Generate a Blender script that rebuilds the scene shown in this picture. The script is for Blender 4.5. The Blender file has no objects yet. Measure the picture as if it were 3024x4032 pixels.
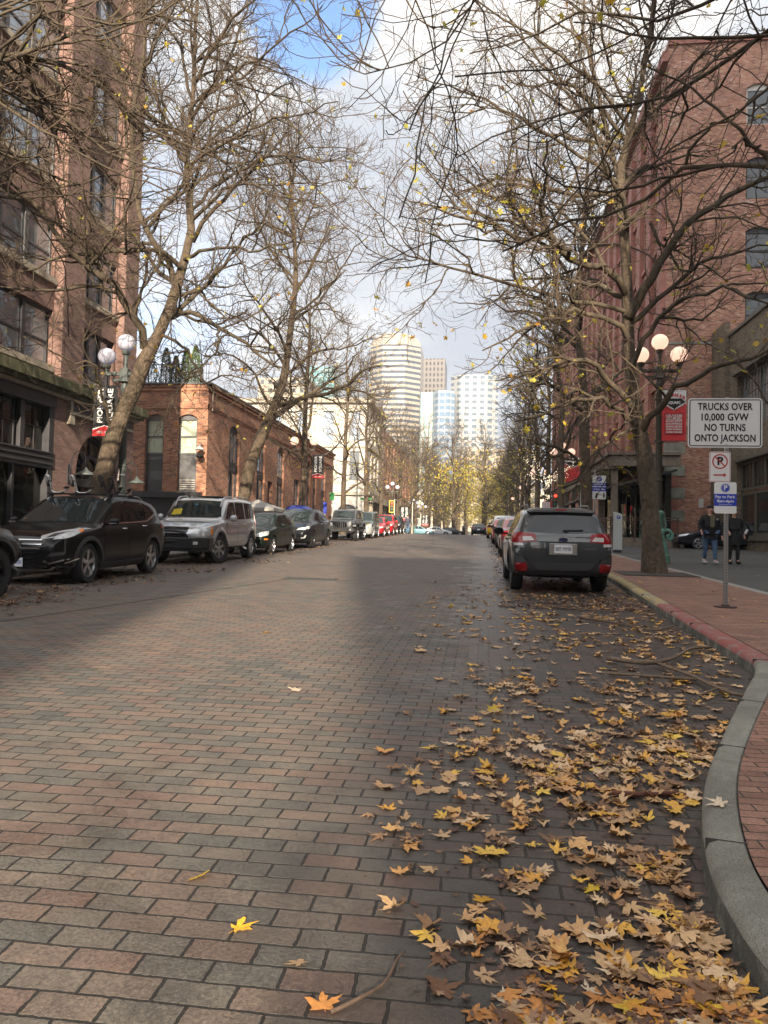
import bpy, bmesh, math, random
import numpy as np
from mathutils import Vector, Matrix
from mathutils.bvhtree import BVHTree
from mathutils.geometry import delaunay_2d_cdt

SC = bpy.context.scene
COL = SC.collection
R = math.radians
# ------------------------------------------------------------------ camera
CAM_H = 1.27
yaw = math.atan(388.0 / 3028.0); pitch = R(1.9); roll = R(1.3)
f = Vector((-math.sin(yaw) * math.cos(pitch), math.cos(yaw) * math.cos(pitch), math.sin(pitch)))
rr = Vector((math.cos(yaw), math.sin(yaw), 0)); uu = rr.cross(f)
r2 = rr * math.cos(roll) + uu * math.sin(roll); u2 = uu * math.cos(roll) - rr * math.sin(roll)
cam = bpy.data.objects.new('camera', bpy.data.cameras.new('camera'))
COL.objects.link(cam)
cam.matrix_world = Matrix(((r2.x, u2.x, -f.x, 0), (r2.y, u2.y, -f.y, 0), (r2.z, u2.z, -f.z, CAM_H), (0, 0, 0, 1)))
cam.data.sensor_fit = 'VERTICAL'; cam.data.sensor_height = 36; cam.data.sensor_width = 27
cam.data.lens = 36 * 3028 / 4032.0
cam.data.clip_start = 0.05; cam.data.clip_end = 4000
SC.camera = cam
# ------------------------------------------------------------------ light
SUN_EL, SUN_AZ = 21.0, 170.0        # degrees above the horizon / clockwise from +Y
SC.view_settings.view_transform = 'Standard'; SC.view_settings.look = 'None'
SC.view_settings.gamma = 1; SC.view_settings.use_curve_mapping = False
SC.view_settings.exposure = 1.58
sun = bpy.data.objects.new('sun', bpy.data.lights.new('sun', 'SUN')); COL.objects.link(sun)
sun.data.energy = 4.4; sun.data.angle = R(0.6); sun.data.color = (1.0, 0.85, 0.66)
sd = Vector((math.sin(R(SUN_AZ)) * math.cos(R(SUN_EL)), math.cos(R(SUN_AZ)) * math.cos(R(SUN_EL)), math.sin(R(SUN_EL))))
sun.rotation_euler = sd.to_track_quat('Z', 'Y').to_euler()
SC.cycles.use_denoising = True
SC.cycles.max_bounces = 6; SC.cycles.transparent_max_bounces = 6
SC.cycles.sample_clamp_indirect = 6

world = bpy.data.worlds.new('World'); SC.world = world; world.use_nodes = True
nt = world.node_tree; nt.nodes.clear()
def wn(t, **k):
    n = nt.nodes.new(t)
    for a, b in k.items(): setattr(n, a, b)
    return n
out = wn('ShaderNodeOutputWorld'); bg = wn('ShaderNodeBackground'); bg.inputs[1].default_value = 0.12
skyt = wn('ShaderNodeTexSky', sky_type='NISHITA'); skyt.sun_disc = False
skyt.sun_elevation = R(SUN_EL); skyt.sun_rotation = R(SUN_AZ); skyt.air_density = 1.0; skyt.dust_density = 0.4; skyt.ozone_density = 3.5
tc = wn('ShaderNodeTexCoord')
def wmath(op, a, b=None, clamp=False):
    n = wn('ShaderNodeMath', operation=op); n.use_clamp = clamp
    for i, v in enumerate((a, b)):
        if v is None: continue
        if isinstance(v, (int, float)): n.inputs[i].default_value = v
        else: nt.links.new(v, n.inputs[i])
    return n.outputs[0]
def wnoise(scale, detail, rough, dist=0.0, off=(0, 0, 0), sz=1.0):
    m = wn('ShaderNodeMapping'); m.inputs['Location'].default_value = off; m.inputs['Scale'].default_value = (1, 1, sz)
    nt.links.new(tc.outputs['Generated'], m.inputs[0])
    n = wn('ShaderNodeTexNoise'); n.inputs['Scale'].default_value = scale; n.inputs['Detail'].default_value = detail
    n.inputs['Roughness'].default_value = rough; n.inputs['Distortion'].default_value = dist
    nt.links.new(m.outputs[0], n.inputs['Vector']); return n.outputs[0]
def wdot(d, lo, hi):
    v = wn('ShaderNodeVectorMath', operation='DOT_PRODUCT'); nt.links.new(tc.outputs['Generated'], v.inputs[0])
    v.inputs[1].default_value = Vector(d).normalized()
    m = wn('ShaderNodeMapRange', interpolation_type='SMOOTHSTEP'); nt.links.new(v.outputs['Value'], m.inputs[0])
    m.inputs[1].default_value = lo; m.inputs[2].default_value = hi; return m.outputs[0]
n1 = wnoise(3.2, 7, 0.55, 0.3, (3.1, 0.4, 1.7), 1.6)
hole1 = wdot((-0.188, 0.80, 0.567), 0.9952, 0.9999)      # blue gap in the clouds high above the street
hole2 = wdot((-0.385, 0.86, 0.315), 0.984, 0.9995)        # hazy blue patch beside the left building
cov = wmath('SUBTRACT', wmath('ADD', n1, 0.43), wmath('ADD', wmath('MULTIPLY', hole1, 0.70), wmath('MULTIPLY', hole2, 0.26)))
cm = wn('ShaderNodeMapRange', interpolation_type='SMOOTHSTEP'); nt.links.new(cov, cm.inputs[0])
cm.inputs[1].default_value = 0.36; cm.inputs[2].default_value = 0.80
n2 = wnoise(2.6, 8, 0.5, 0.2, (0.7, 5.2, 2.4), 2.2)
grey = wdot((-0.10, 0.96, 0.26), 0.93, 0.995)           # greyer cloud bank low over the street end
cr = wn('ShaderNodeValToRGB'); nt.links.new(wmath('SUBTRACT', n2, wmath('MULTIPLY', grey, 0.13)), cr.inputs[0])
cr.color_ramp.elements[0].position = 0.30; cr.color_ramp.elements[0].color = (0.50, 0.57, 0.70, 1)
cr.color_ramp.elements[1].position = 0.60; cr.color_ramp.elements[1].color = (1.0, 1.0, 1.02, 1)
e = cr.color_ramp.elements.new(0.44); e.color = (0.72, 0.78, 0.88, 1)
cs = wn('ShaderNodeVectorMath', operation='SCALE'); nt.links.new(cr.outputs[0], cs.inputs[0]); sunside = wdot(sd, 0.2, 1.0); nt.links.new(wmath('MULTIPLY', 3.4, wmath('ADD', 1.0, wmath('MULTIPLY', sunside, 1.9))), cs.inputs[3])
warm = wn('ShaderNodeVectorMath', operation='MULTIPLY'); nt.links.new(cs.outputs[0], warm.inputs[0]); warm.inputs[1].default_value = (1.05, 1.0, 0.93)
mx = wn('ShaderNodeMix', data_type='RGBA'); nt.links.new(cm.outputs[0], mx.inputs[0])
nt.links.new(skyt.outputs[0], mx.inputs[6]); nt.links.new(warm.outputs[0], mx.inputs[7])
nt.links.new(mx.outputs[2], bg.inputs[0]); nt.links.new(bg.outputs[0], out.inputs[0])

# ------------------------------------------------------------------ ground height
SL = 0.024
def gz(y):
    if y < -45: return -45 * SL
    if y < 62: return SL * y
    if y > 82: return SL * 72
    t = (y - 62) / 20.0
    return SL * 62 + SL * 20 * (t - t * t / 2)
SLOPE_A = math.atan(SL)
KH = 0.13

# ------------------------------------------------------------------ mesh helpers
class MB:
    def __init__(s): s.v = []; s.f = []; s.m = []
    def add(s, verts, faces, mi=0):
        o = len(s.v); s.v += [tuple(p) for p in verts]
        for q in faces: s.f.append([i + o for i in q]); s.m.append(mi)
        return s
    def box(s, c, d, mi=0, M=None):
        x, y, z = (a / 2 for a in d)
        P = [(sx * x, sy * y, sz * z) for sz in (-1, 1) for sy in (-1, 1) for sx in (-1, 1)]
        P = [Vector(p) for p in P]
        if M is not None: P = [M @ p for p in P]
        P = [p + Vector(c) for p in P]
        return s.add(P, [(0, 2, 3, 1), (4, 5, 7, 6), (0, 1, 5, 4), (2, 6, 7, 3), (0, 4, 6, 2), (1, 3, 7, 5)], mi)
    def bb(s, a, b, mi=0):
        return s.box([(a[i] + b[i]) / 2 for i in range(3)], [abs(b[i] - a[i]) for i in range(3)], mi)
    def tube(s, pts, rad, n=8, mi=0, cap=True, flat=None):
        pts = [Vector(p) for p in pts]
        if isinstance(rad, (int, float)): rad = [rad] * len(pts)
        V = []; up = None
        for i, p in enumerate(pts):
            t = (pts[min(i + 1, len(pts) - 1)] - pts[max(i - 1, 0)])
            if t.length < 1e-9: t = Vector((0, 0, 1))
            t.normalize()
            if up is None: up = t.orthogonal().normalized()
            else:
                up = up - t * up.dot(t)
                up = up.normalized() if up.length > 1e-6 else t.orthogonal().normalized()
            w = t.cross(up)
            for k in range(n):
                a = 2 * math.pi * k / n
                V.append(p + (up * math.cos(a) + w * math.sin(a)) * rad[i])
        F = []
        for i in range(len(pts) - 1):
            for k in range(n):
                F.append((i * n + k, i * n + (k + 1) % n, (i + 1) * n + (k + 1) % n, (i + 1) * n + k))
        if cap:
            F.append(tuple(reversed(range(n)))); F.append(tuple(range((len(pts) - 1) * n, len(pts) * n)))
        return s.add(V, F, mi)
    def lathe(s, prof, c=(0, 0, 0), n=16, mi=0, M=None):
        V = []
        for (r, z) in prof:
            for k in range(n):
                a = 2 * math.pi * k / n
                p = Vector((r * math.cos(a), r * math.sin(a), z))
                if M is not None: p = M @ p
                V.append(p + Vector(c))
        F = []
        for i in range(len(prof) - 1):
            for k in range(n):
                F.append((i * n + k, i * n + (k + 1) % n, (i + 1) * n + (k + 1) % n, (i + 1) * n + k))
        if prof[0][0] > 1e-4: F.append(tuple(reversed(range(n))))
        if prof[-1][0] > 1e-4: F.append(tuple(range((len(prof) - 1) * n, len(prof) * n)))
        return s.add(V, F, mi)
    def sphere(s, c, r, n=20, m=12, mi=0, sc=(1, 1, 1)):
        V = []; F = []
        for i in range(m + 1):
            th = math.pi * i / m
            for k in range(n):
                a = 2 * math.pi * k / n
                V.append((c[0] + r * sc[0] * math.sin(th) * math.cos(a), c[1] + r * sc[1] * math.sin(th) * math.sin(a), c[2] + r * sc[2] * math.cos(th)))
        for i in range(m):
            for k in range(n): F.append((i * n + k, (i + 1) * n + k, (i + 1) * n + (k + 1) % n, i * n + (k + 1) % n))
        return s.add(V, F, mi)
    def prism(s, poly, a, b, T, mi=0):
        "poly (u,v) list extruded in w from a to b, T maps (u,v,w) to xyz"
        n = len(poly)
        V = [T(u, v, a) for u, v in poly] + [T(u, v, b) for u, v in poly]
        F = [tuple(range(n)), tuple(reversed(range(n, 2 * n)))]
        for i in range(n): F.append((i, (i + 1) % n, n + (i + 1) % n, n + i))
        return s.add(V, F, mi)
    def build(s, name, mats, parent=None, smooth=False, bevel=0.0, loc=None):
        me = bpy.data.meshes.new(name); me.from_pydata(s.v, [], s.f)
        if not isinstance(mats, (list, tuple)): mats = [mats]
        for m in mats: me.materials.append(m)
        if len(mats) > 1: me.polygons.foreach_set('material_index', s.m)
        bm = bmesh.new(); bm.from_mesh(me); bmesh.ops.remove_doubles(bm, verts=bm.verts, dist=1e-5)
        bmesh.ops.recalc_face_normals(bm, faces=bm.faces); bm.to_mesh(me); bm.free()
        if smooth:
            me.polygons.foreach_set('use_smooth', [True] * len(me.polygons))
            if smooth is not True:
                me.set_sharp_from_angle(angle=R(smooth))
        o = bpy.data.objects.new(name, me); COL.objects.link(o)
        if parent is not None: o.parent = parent
        if loc: o.location = loc
        if bevel:
            b = o.modifiers.new('bevel', 'BEVEL'); b.width = bevel; b.segments = 2; b.limit_method = 'ANGLE'; b.angle_limit = R(40)
        return o

def tag(o, label=None, cat=None, group=None, kind=None):
    if label: o['label'] = label
    if cat: o['category'] = cat
    if group: o['group'] = group
    if kind: o['kind'] = kind
    return o
def thing(name, loc, label, cat, rz=0.0, group=None, slope=False):
    o = bpy.data.objects.new(name, None); COL.objects.link(o); o.empty_display_size = 0.1
    if slope:
        M = Matrix.Rotation(SLOPE_A, 4, 'X') @ Matrix.Rotation(rz, 4, 'Z')
        o.rotation_euler = M.to_euler()
    else: o.rotation_euler = (0, 0, rz)
    o.location = loc
    return tag(o, label, cat, group)
def kids(o): return [c for c in bpy.data.objects if c.parent is o]
def copy_tree(o, kidmap, parent=None, skip=()):
    c = o.copy(); COL.objects.link(c); c.parent = parent
    for ch in kidmap.get(o, ()):
        if ch.name.split('.')[0] in skip: continue
        copy_tree(ch, kidmap, c, skip)
    return c
def kidmap_of(root):
    km = {}
    allo = list(bpy.data.objects)
    for o in allo:
        if o.parent is not None: km.setdefault(o.parent, []).append(o)
    return km

# ------------------------------------------------------------------ materials
MATS = {}
def pmat(name, col, rough=0.6, metal=0.0, spec=0.5, ior=1.5, coat=0.0, emit=None, es=0.0, noise=0.0, nscale=8.0, bump=0.0, trans=0.0):
    if name in MATS: return MATS[name]
    m = bpy.data.materials.new(name); m.use_nodes = True; t = m.node_tree; b = t.nodes['Principled BSDF']
    b.inputs['Base Color'].default_value = (*col, 1); b.inputs['Roughness'].default_value = rough; b.inputs['Metallic'].default_value = metal
    b.inputs['IOR'].default_value = ior; b.inputs['Specular IOR Level'].default_value = spec; b.inputs['Coat Weight'].default_value = coat
    if coat: b.inputs['Coat Roughness'].default_value = 0.03
    if trans: b.inputs['Transmission Weight'].default_value = trans
    if emit: b.inputs['Emission Color'].default_value = (*emit, 1); b.inputs['Emission Strength'].default_value = es
    if noise or bump:
        tcn = t.nodes.new('ShaderNodeTexCoord'); nn = t.nodes.new('ShaderNodeTexNoise'); nn.inputs['Scale'].default_value = nscale
        nn.inputs['Detail'].default_value = 8; nn.inputs['Roughness'].default_value = 0.65; t.links.new(tcn.outputs['Object'], nn.inputs['Vector'])
        if noise:
            h = t.nodes.new('ShaderNodeMapRange'); t.links.new(nn.outputs[0], h.inputs[0]); h.inputs[1].default_value = 0.3; h.inputs[2].default_value = 0.7
            h.inputs[3].default_value = 1 - noise; h.inputs[4].default_value = 1 + noise
            v = t.nodes.new('ShaderNodeVectorMath'); v.operation = 'SCALE'; v.inputs[0].default_value = col; t.links.new(h.outputs[0], v.inputs[3])
            t.links.new(v.outputs[0], b.inputs['Base Color'])
        if bump:
            bn = t.nodes.new('ShaderNodeBump'); bn.inputs['Strength'].default_value = bump; bn.inputs['Distance'].default_value = 0.02
            t.links.new(nn.outputs[0], bn.inputs['Height']); t.links.new(bn.outputs[0], b.inputs['Normal'])
    MATS[name] = m
    return m

class NT:
    "small node-building helper"
    def __init__(s, name):
        s.m = bpy.data.materials.new(name); s.m.use_nodes = True; s.t = s.m.node_tree; s.b = s.t.nodes['Principled BSDF']; MATS[name] = s.m
    def n(s, t, **k):
        x = s.t.nodes.new(t)
        for a, b in k.items(): setattr(x, a, b)
        return x
    def L(s, a, b): s.t.links.new(a, b)
    def sock(s, v, i):
        if hasattr(v, 'is_linked') or hasattr(v, 'links'): s.L(v, i)
        else: i.default_value = v
    def math(s, op, a, b=0.0, clamp=False):
        x = s.n('ShaderNodeMath', operation=op); x.use_clamp = clamp; s.sock(a, x.inputs[0]); s.sock(b, x.inputs[1]); return x.outputs[0]
    def noise(s, vec, scale, detail=6, rough=0.6, dist=0.0):
        x = s.n('ShaderNodeTexNoise'); x.inputs['Scale'].default_value = scale; x.inputs['Detail'].default_value = detail
        x.inputs['Roughness'].default_value = rough; x.inputs['Distortion'].default_value = dist; s.L(vec, x.inputs['Vector']); return x.outputs[0]
    def mr(s, v, a, b, c=0.0, d=1.0, smooth=True):
        x = s.n('ShaderNodeMapRange'); x.interpolation_type = 'SMOOTHSTEP' if smooth else 'LINEAR'
        s.sock(v, x.inputs[0])
        for i, q in enumerate((a, b, c, d)): x.inputs[i + 1].default_value = q
        return x.outputs[0]
    def ramp(s, v, stops):
        x = s.n('ShaderNodeValToRGB'); s.L(v, x.inputs[0]); r = x.color_ramp
        r.elements[0].position = stops[0][0]; r.elements[0].color = (*stops[0][1], 1)
        r.elements[1].position = stops[-1][0]; r.elements[1].color = (*stops[-1][1], 1)
        for p, c in stops[1:-1]:
            q = r.elements.new(p); q.color = (*c, 1)
        return x.outputs[0]
    def mix(s, f, a, b, bt='MIX'):
        x = s.n('ShaderNodeMix', data_type='RGBA', blend_type=bt)
        s.sock(f, x.inputs[0])
        for i, v in ((6, a), (7, b)):
            if isinstance(v, tuple): x.inputs[i].default_value = (*v, 1)
            else: s.L(v, x.inputs[i])
        return x.outputs[2]
    def bump(s, h, strength, dist, normal=None):
        x = s.n('ShaderNodeBump'); x.inputs['Strength'].default_value = strength; x.inputs['Distance'].default_value = dist; s.L(h, x.inputs['Height'])
        if normal is not None: s.L(normal, x.inputs['Normal'])
        return x.outputs[0]
    def geo(s): return s.n('ShaderNodeNewGeometry')
    def wallvec(s):
        g = s.geo(); sp = s.n('ShaderNodeSeparateXYZ'); s.L(g.outputs['Position'], sp.inputs[0])
        sn = s.n('ShaderNodeSeparateXYZ'); s.L(g.outputs['True Normal'], sn.inputs[0])
        ny = s.math('ABSOLUTE', sn.outputs[1]); ny = s.math('GREATER_THAN', ny, 0.5)
        ix = s.math('MULTIPLY', sp.outputs[0], ny); iy = s.math('MULTIPLY', sp.outputs[1], s.math('SUBTRACT', 1.0, ny))
        u = s.math('ADD', ix, iy); c = s.n('ShaderNodeCombineXYZ'); s.L(u, c.inputs[0]); s.L(sp.outputs[2], c.inputs[1])
        return c.outputs[0], g.outputs['Position'], sp

def brick_mat(name, stops, mortar, bw=0.21, bh=0.075, joint=0.010, stain=0.35, white=0.0, rough=0.9, bumpd=0.006):
    s = NT(name); v, pos, sp = s.wallvec()
    b = s.n('ShaderNodeTexBrick'); s.L(v, b.inputs['Vector']); b.inputs['Scale'].default_value = 1
    b.inputs['Color1'].default_value = (0, 0, 0, 1); b.inputs['Color2'].default_value = (1, 1, 1, 1)
    b.inputs['Brick Width'].default_value = bw; b.inputs['Row Height'].default_value = bh; b.inputs['Mortar Size'].default_value = joint; b.inputs['Mortar Smooth'].default_value = 0.2
    c = s.ramp(b.outputs['Color'], stops)
    n = s.noise(pos, 0.7, 8, 0.65, 0.3); n2 = s.noise(pos, 14, 6, 0.7)
    c = s.mix(s.mr(n, 0.38, 0.66, 0, stain), c, (0.5, 0.42, 0.36), 'MULTIPLY')
    c = s.mix(0.35, c, s.ramp(n2, [(0.25, (0.4, 0.4, 0.4)), (0.75, (1.35, 1.35, 1.35))]), 'MULTIPLY')
    c = s.mix(b.outputs['Fac'], c, mortar)
    if white:
        wv = s.n('ShaderNodeMapping'); wv.inputs['Scale'].default_value = (1, 1, 3.0); s.L(pos, wv.inputs[0])
        w = s.noise(wv.outputs[0], 2.3, 10, 0.75, 0.4)
        big = s.noise(pos, 0.23, 3, 0.5)
        c = s.mix(s.math('MULTIPLY', s.mr(s.math('ADD', w, s.math('MULTIPLY', big, 0.35)), 0.76, 0.86), white), c, (0.55, 0.50, 0.46))
    s.L(c, s.b.inputs['Base Color']); s.b.inputs['Roughness'].default_value = rough
    h = s.math('ADD', s.math('MULTIPLY', s.math('SUBTRACT', 1.0, b.outputs['Fac']), 1.0), s.math('MULTIPLY', n2, 0.5))
    s.L(s.bump(h, 0.7, bumpd), s.b.inputs['Normal'])
    return s.m

M_brickL = brick_mat('old red brick', [(0, (0.165, 0.094, 0.08)), (0.5, (0.225, 0.13, 0.11)), (1, (0.28, 0.17, 0.14))], (0.19, 0.135, 0.115), stain=0.35)
M_brickLow = brick_mat('orange brick', [(0, (0.17, 0.065, 0.042)), (0.3, (0.36, 0.135, 0.07)), (0.7, (0.47, 0.185, 0.095)), (1, (0.55, 0.27, 0.15))], (0.26, 0.20, 0.155), bw=0.225, bh=0.078, joint=0.012, stain=0.5)
M_brickR = brick_mat('weathered brick', [(0, (0.22, 0.09, 0.06)), (0.4, (0.37, 0.16, 0.10)), (0.8, (0.44, 0.22, 0.14)), (1, (0.50, 0.31, 0.21))], (0.25, 0.18, 0.15), bw=0.23, bh=0.08, stain=0.7, white=0.6)
M_brickBr = brick_mat('brown brick', [(0, (0.09, 0.07, 0.045)), (0.5, (0.15, 0.115, 0.075)), (1, (0.21, 0.165, 0.11))], (0.09, 0.075, 0.06), stain=0.5)
M_brickFar = brick_mat('far brick', [(0, (0.28, 0.11, 0.06)), (1, (0.42, 0.19, 0.11))], (0.30, 0.2, 0.15), stain=0.3)
M_terra = pmat('red painted pilaster', (0.25, 0.095, 0.07), 0.7, noise=0.25, nscale=3)
M_stone = pmat('weathered stone', (0.33, 0.29, 0.23), 0.9, noise=0.35, nscale=4, bump=0.4)
M_stoneG = pmat('grey green stone', (0.20, 0.20, 0.165), 0.9, noise=0.35, nscale=2.5, bump=0.5)
M_cream = pmat('cream stucco', (0.42, 0.39, 0.35), 0.85, noise=0.12, nscale=2)
M_dkframe = pmat('dark frame paint', (0.028, 0.028, 0.032), 0.45)
M_dkframe2 = pmat('charcoal panel', (0.035, 0.035, 0.040), 0.5, noise=0.15, nscale=3)
M_greyframe = pmat('grey frame paint', (0.10, 0.10, 0.105), 0.5)
M_olive = pmat('olive brown frame', (0.075, 0.066, 0.048), 0.6)
M_ltframe = pmat('pale frame paint', (0.42, 0.40, 0.36), 0.6)
def glass_mat(name, col, rough=0.03, ior=1.7, wav=0.15, metal=0.0):
    s = NT(name); s.b.inputs['Base Color'].default_value = (*col, 1); s.b.inputs['Roughness'].default_value = rough; s.b.inputs['IOR'].default_value = ior
    s.b.inputs['Metallic'].default_value = metal
    g = s.geo(); n = s.noise(g.outputs['Position'], 1.1, 2, 0.5)
    s.L(s.bump(n, wav, 0.06), s.b.inputs['Normal']); return s.m
M_glass = glass_mat('window glass', (0.34, 0.37, 0.40), 0.02, 1.6, metal=0.6)
M_glassS = glass_mat('shop glass', (0.012, 0.012, 0.011), 0.02, 1.6)
M_blind = pmat('drawn blind behind glass', (0.42, 0.46, 0.36), 0.3)
M_wood = pmat('weathered wood', (0.16, 0.13, 0.10), 0.85, noise=0.3, nscale=6, bump=0.3)
M_metal = pmat('galvanised steel', (0.42, 0.43, 0.43), 0.38, 0.85)
M_steelp = pmat('grey painted steel', (0.075, 0.09, 0.085), 0.45, noise=0.15, nscale=5)
M_bronze = pmat('dark bronze paint', (0.055, 0.045, 0.030), 0.5, noise=0.25, nscale=8)
M_patina = pmat('green patina iron', (0.12, 0.27, 0.21), 0.6, noise=0.45, nscale=9, bump=0.3)
M_black = pmat('black rubber', (0.012, 0.012, 0.013), 0.75)
M_blackp = pmat('black plastic', (0.022, 0.022, 0.024), 0.5)
M_white = pmat('white reflective sheet', (0.66, 0.67, 0.66), 0.55)
M_ink = pmat('black sign ink', (0.012, 0.012, 0.014), 0.4)
M_redink = pmat('red sign ink', (0.42, 0.03, 0.035), 0.4)
M_blueink = pmat('blue sign ink', (0.02, 0.045, 0.38), 0.4)
M_chrome = pmat('chrome', (0.75, 0.76, 0.78), 0.12, 1.0)

FONT = None
def text(name, s, size, mat, parent, M, width=None, depth=0.004, bold=0.0, align='CENTER', spacing=1.0):
    cu = bpy.data.curves.new(name, 'FONT'); cu.body = s; cu.size = size; cu.align_x = align; cu.align_y = 'CENTER'
    cu.extrude = depth / 2; cu.offset = bold; cu.space_character = spacing; cu.resolution_u = 3
    o = bpy.data.objects.new(name, cu); COL.objects.link(o)
    bpy.context.view_layer.update()
    dg = bpy.context.evaluated_depsgraph_get(); me = bpy.data.meshes.new_from_object(o.evaluated_get(dg))
    bpy.data.objects.remove(o); bpy.data.curves.remove(cu)
    me.name = name
    if width and len(me.vertices):
        xs = [v.co.x for v in me.vertices]; w = max(xs) - min(xs); k = width / max(w, 1e-6); c = (max(xs) + min(xs)) / 2
        for v in me.vertices: v.co.x = (v.co.x - c) * k
    me.transform(M); me.materials.clear(); me.materials.append(mat)
    r = bpy.data.objects.new(name, me); COL.objects.link(r); r.parent = parent
    return r
def Mface(x, y, z, rz=0.0, rot=0.0):
    "text facing -Y at x,y,z; rot turns it in its own plane"
    return Matrix.Translation((x, y, z)) @ Matrix.Rotation(rz, 4, 'Z') @ Matrix.Rotation(R(90), 4, 'X') @ Matrix.Rotation(rot, 4, 'Z')
def rrect(w, h, r, n=5):
    P = []
    for cx, cz, a0 in ((w / 2 - r, h / 2 - r, 0), (-w / 2 + r, h / 2 - r, 90), (-w / 2 + r, -h / 2 + r, 180), (w / 2 - r, -h / 2 + r, 270)):
        for k in range(n + 1):
            a = R(a0 + 90 * k / n); P.append((cx + r * math.cos(a), cz + r * math.sin(a)))
    return P
def ring_faces(mb, outer, inner, w0, w1, T, mi=0):
    n = len(outer)
    V = [T(u, v, w1) for u, v in outer] + [T(u, v, w1) for u, v in inner] + [T(u, v, w0) for u, v in outer] + [T(u, v, w0) for u, v in inner]
    F = []
    for i in range(n):
        j = (i + 1) % n
        F += [(i, j, n + j, n + i), (2 * n + i, 3 * n + i, 3 * n + j, 2 * n + j), (i, 2 * n + i, 2 * n + j, j), (n + i, n + j, 3 * n + j, 3 * n + i)]
    mb.add(V, F, mi)
# ================================================================== setting: ground, road, kerbs, sidewalks
def sheet(name, xl, xr, y0, y1, dz, mat, step=2.0, nx=2):
    mb = MB(); ys = list(np.arange(y0, y1, step)) + [y1]
    V = []; F = []
    for y in ys:
        a = xl(y) if callable(xl) else xl; b = xr(y) if callable(xr) else xr
        for k in range(nx): V.append((a + (b - a) * k / (nx - 1), y, gz(y) + dz))
    for i in range(len(ys) - 1):
        for k in range(nx - 1): F.append((i * nx + k, i * nx + k + 1, (i + 1) * nx + k + 1, (i + 1) * nx + k))
    mb.add(V, F); o = mb.build(name, mat); tag(o, kind='structure'); return o

def floorvec(s, rot=0.0, wob=0.004):
    g = s.geo(); n = s.n('ShaderNodeTexNoise'); n.inputs['Scale'].default_value = 2.2; n.inputs['Detail'].default_value = 2; s.L(g.outputs['Position'], n.inputs['Vector'])
    d0 = s.n('ShaderNodeVectorMath', operation='MULTIPLY_ADD'); s.L(n.outputs['Color'], d0.inputs[0]); d0.inputs[1].default_value = (wob * 5, wob * 5, 0)
    s.L(g.outputs['Position'], d0.inputs[2])
    nf = s.n('ShaderNodeTexNoise'); nf.inputs['Scale'].default_value = 45; nf.inputs['Detail'].default_value = 4; s.L(g.outputs['Position'], nf.inputs['Vector'])
    d = s.n('ShaderNodeVectorMath', operation='MULTIPLY_ADD'); s.L(nf.outputs['Color'], d.inputs[0]); d.inputs[1].default_value = (wob * 2.6, wob * 2.6, 0); s.L(d0.outputs[0], d.inputs[2])
    m = s.n('ShaderNodeMapping'); m.inputs['Rotation'].default_value = (0, 0, rot); s.L(d.outputs[0], m.inputs[0])
    z = s.n('ShaderNodeVectorMath', operation='MULTIPLY'); s.L(m.outputs[0], z.inputs[0]); z.inputs[1].default_value = (1, 1, 0)
    return z.outputs[0], g.outputs['Position']

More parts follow.
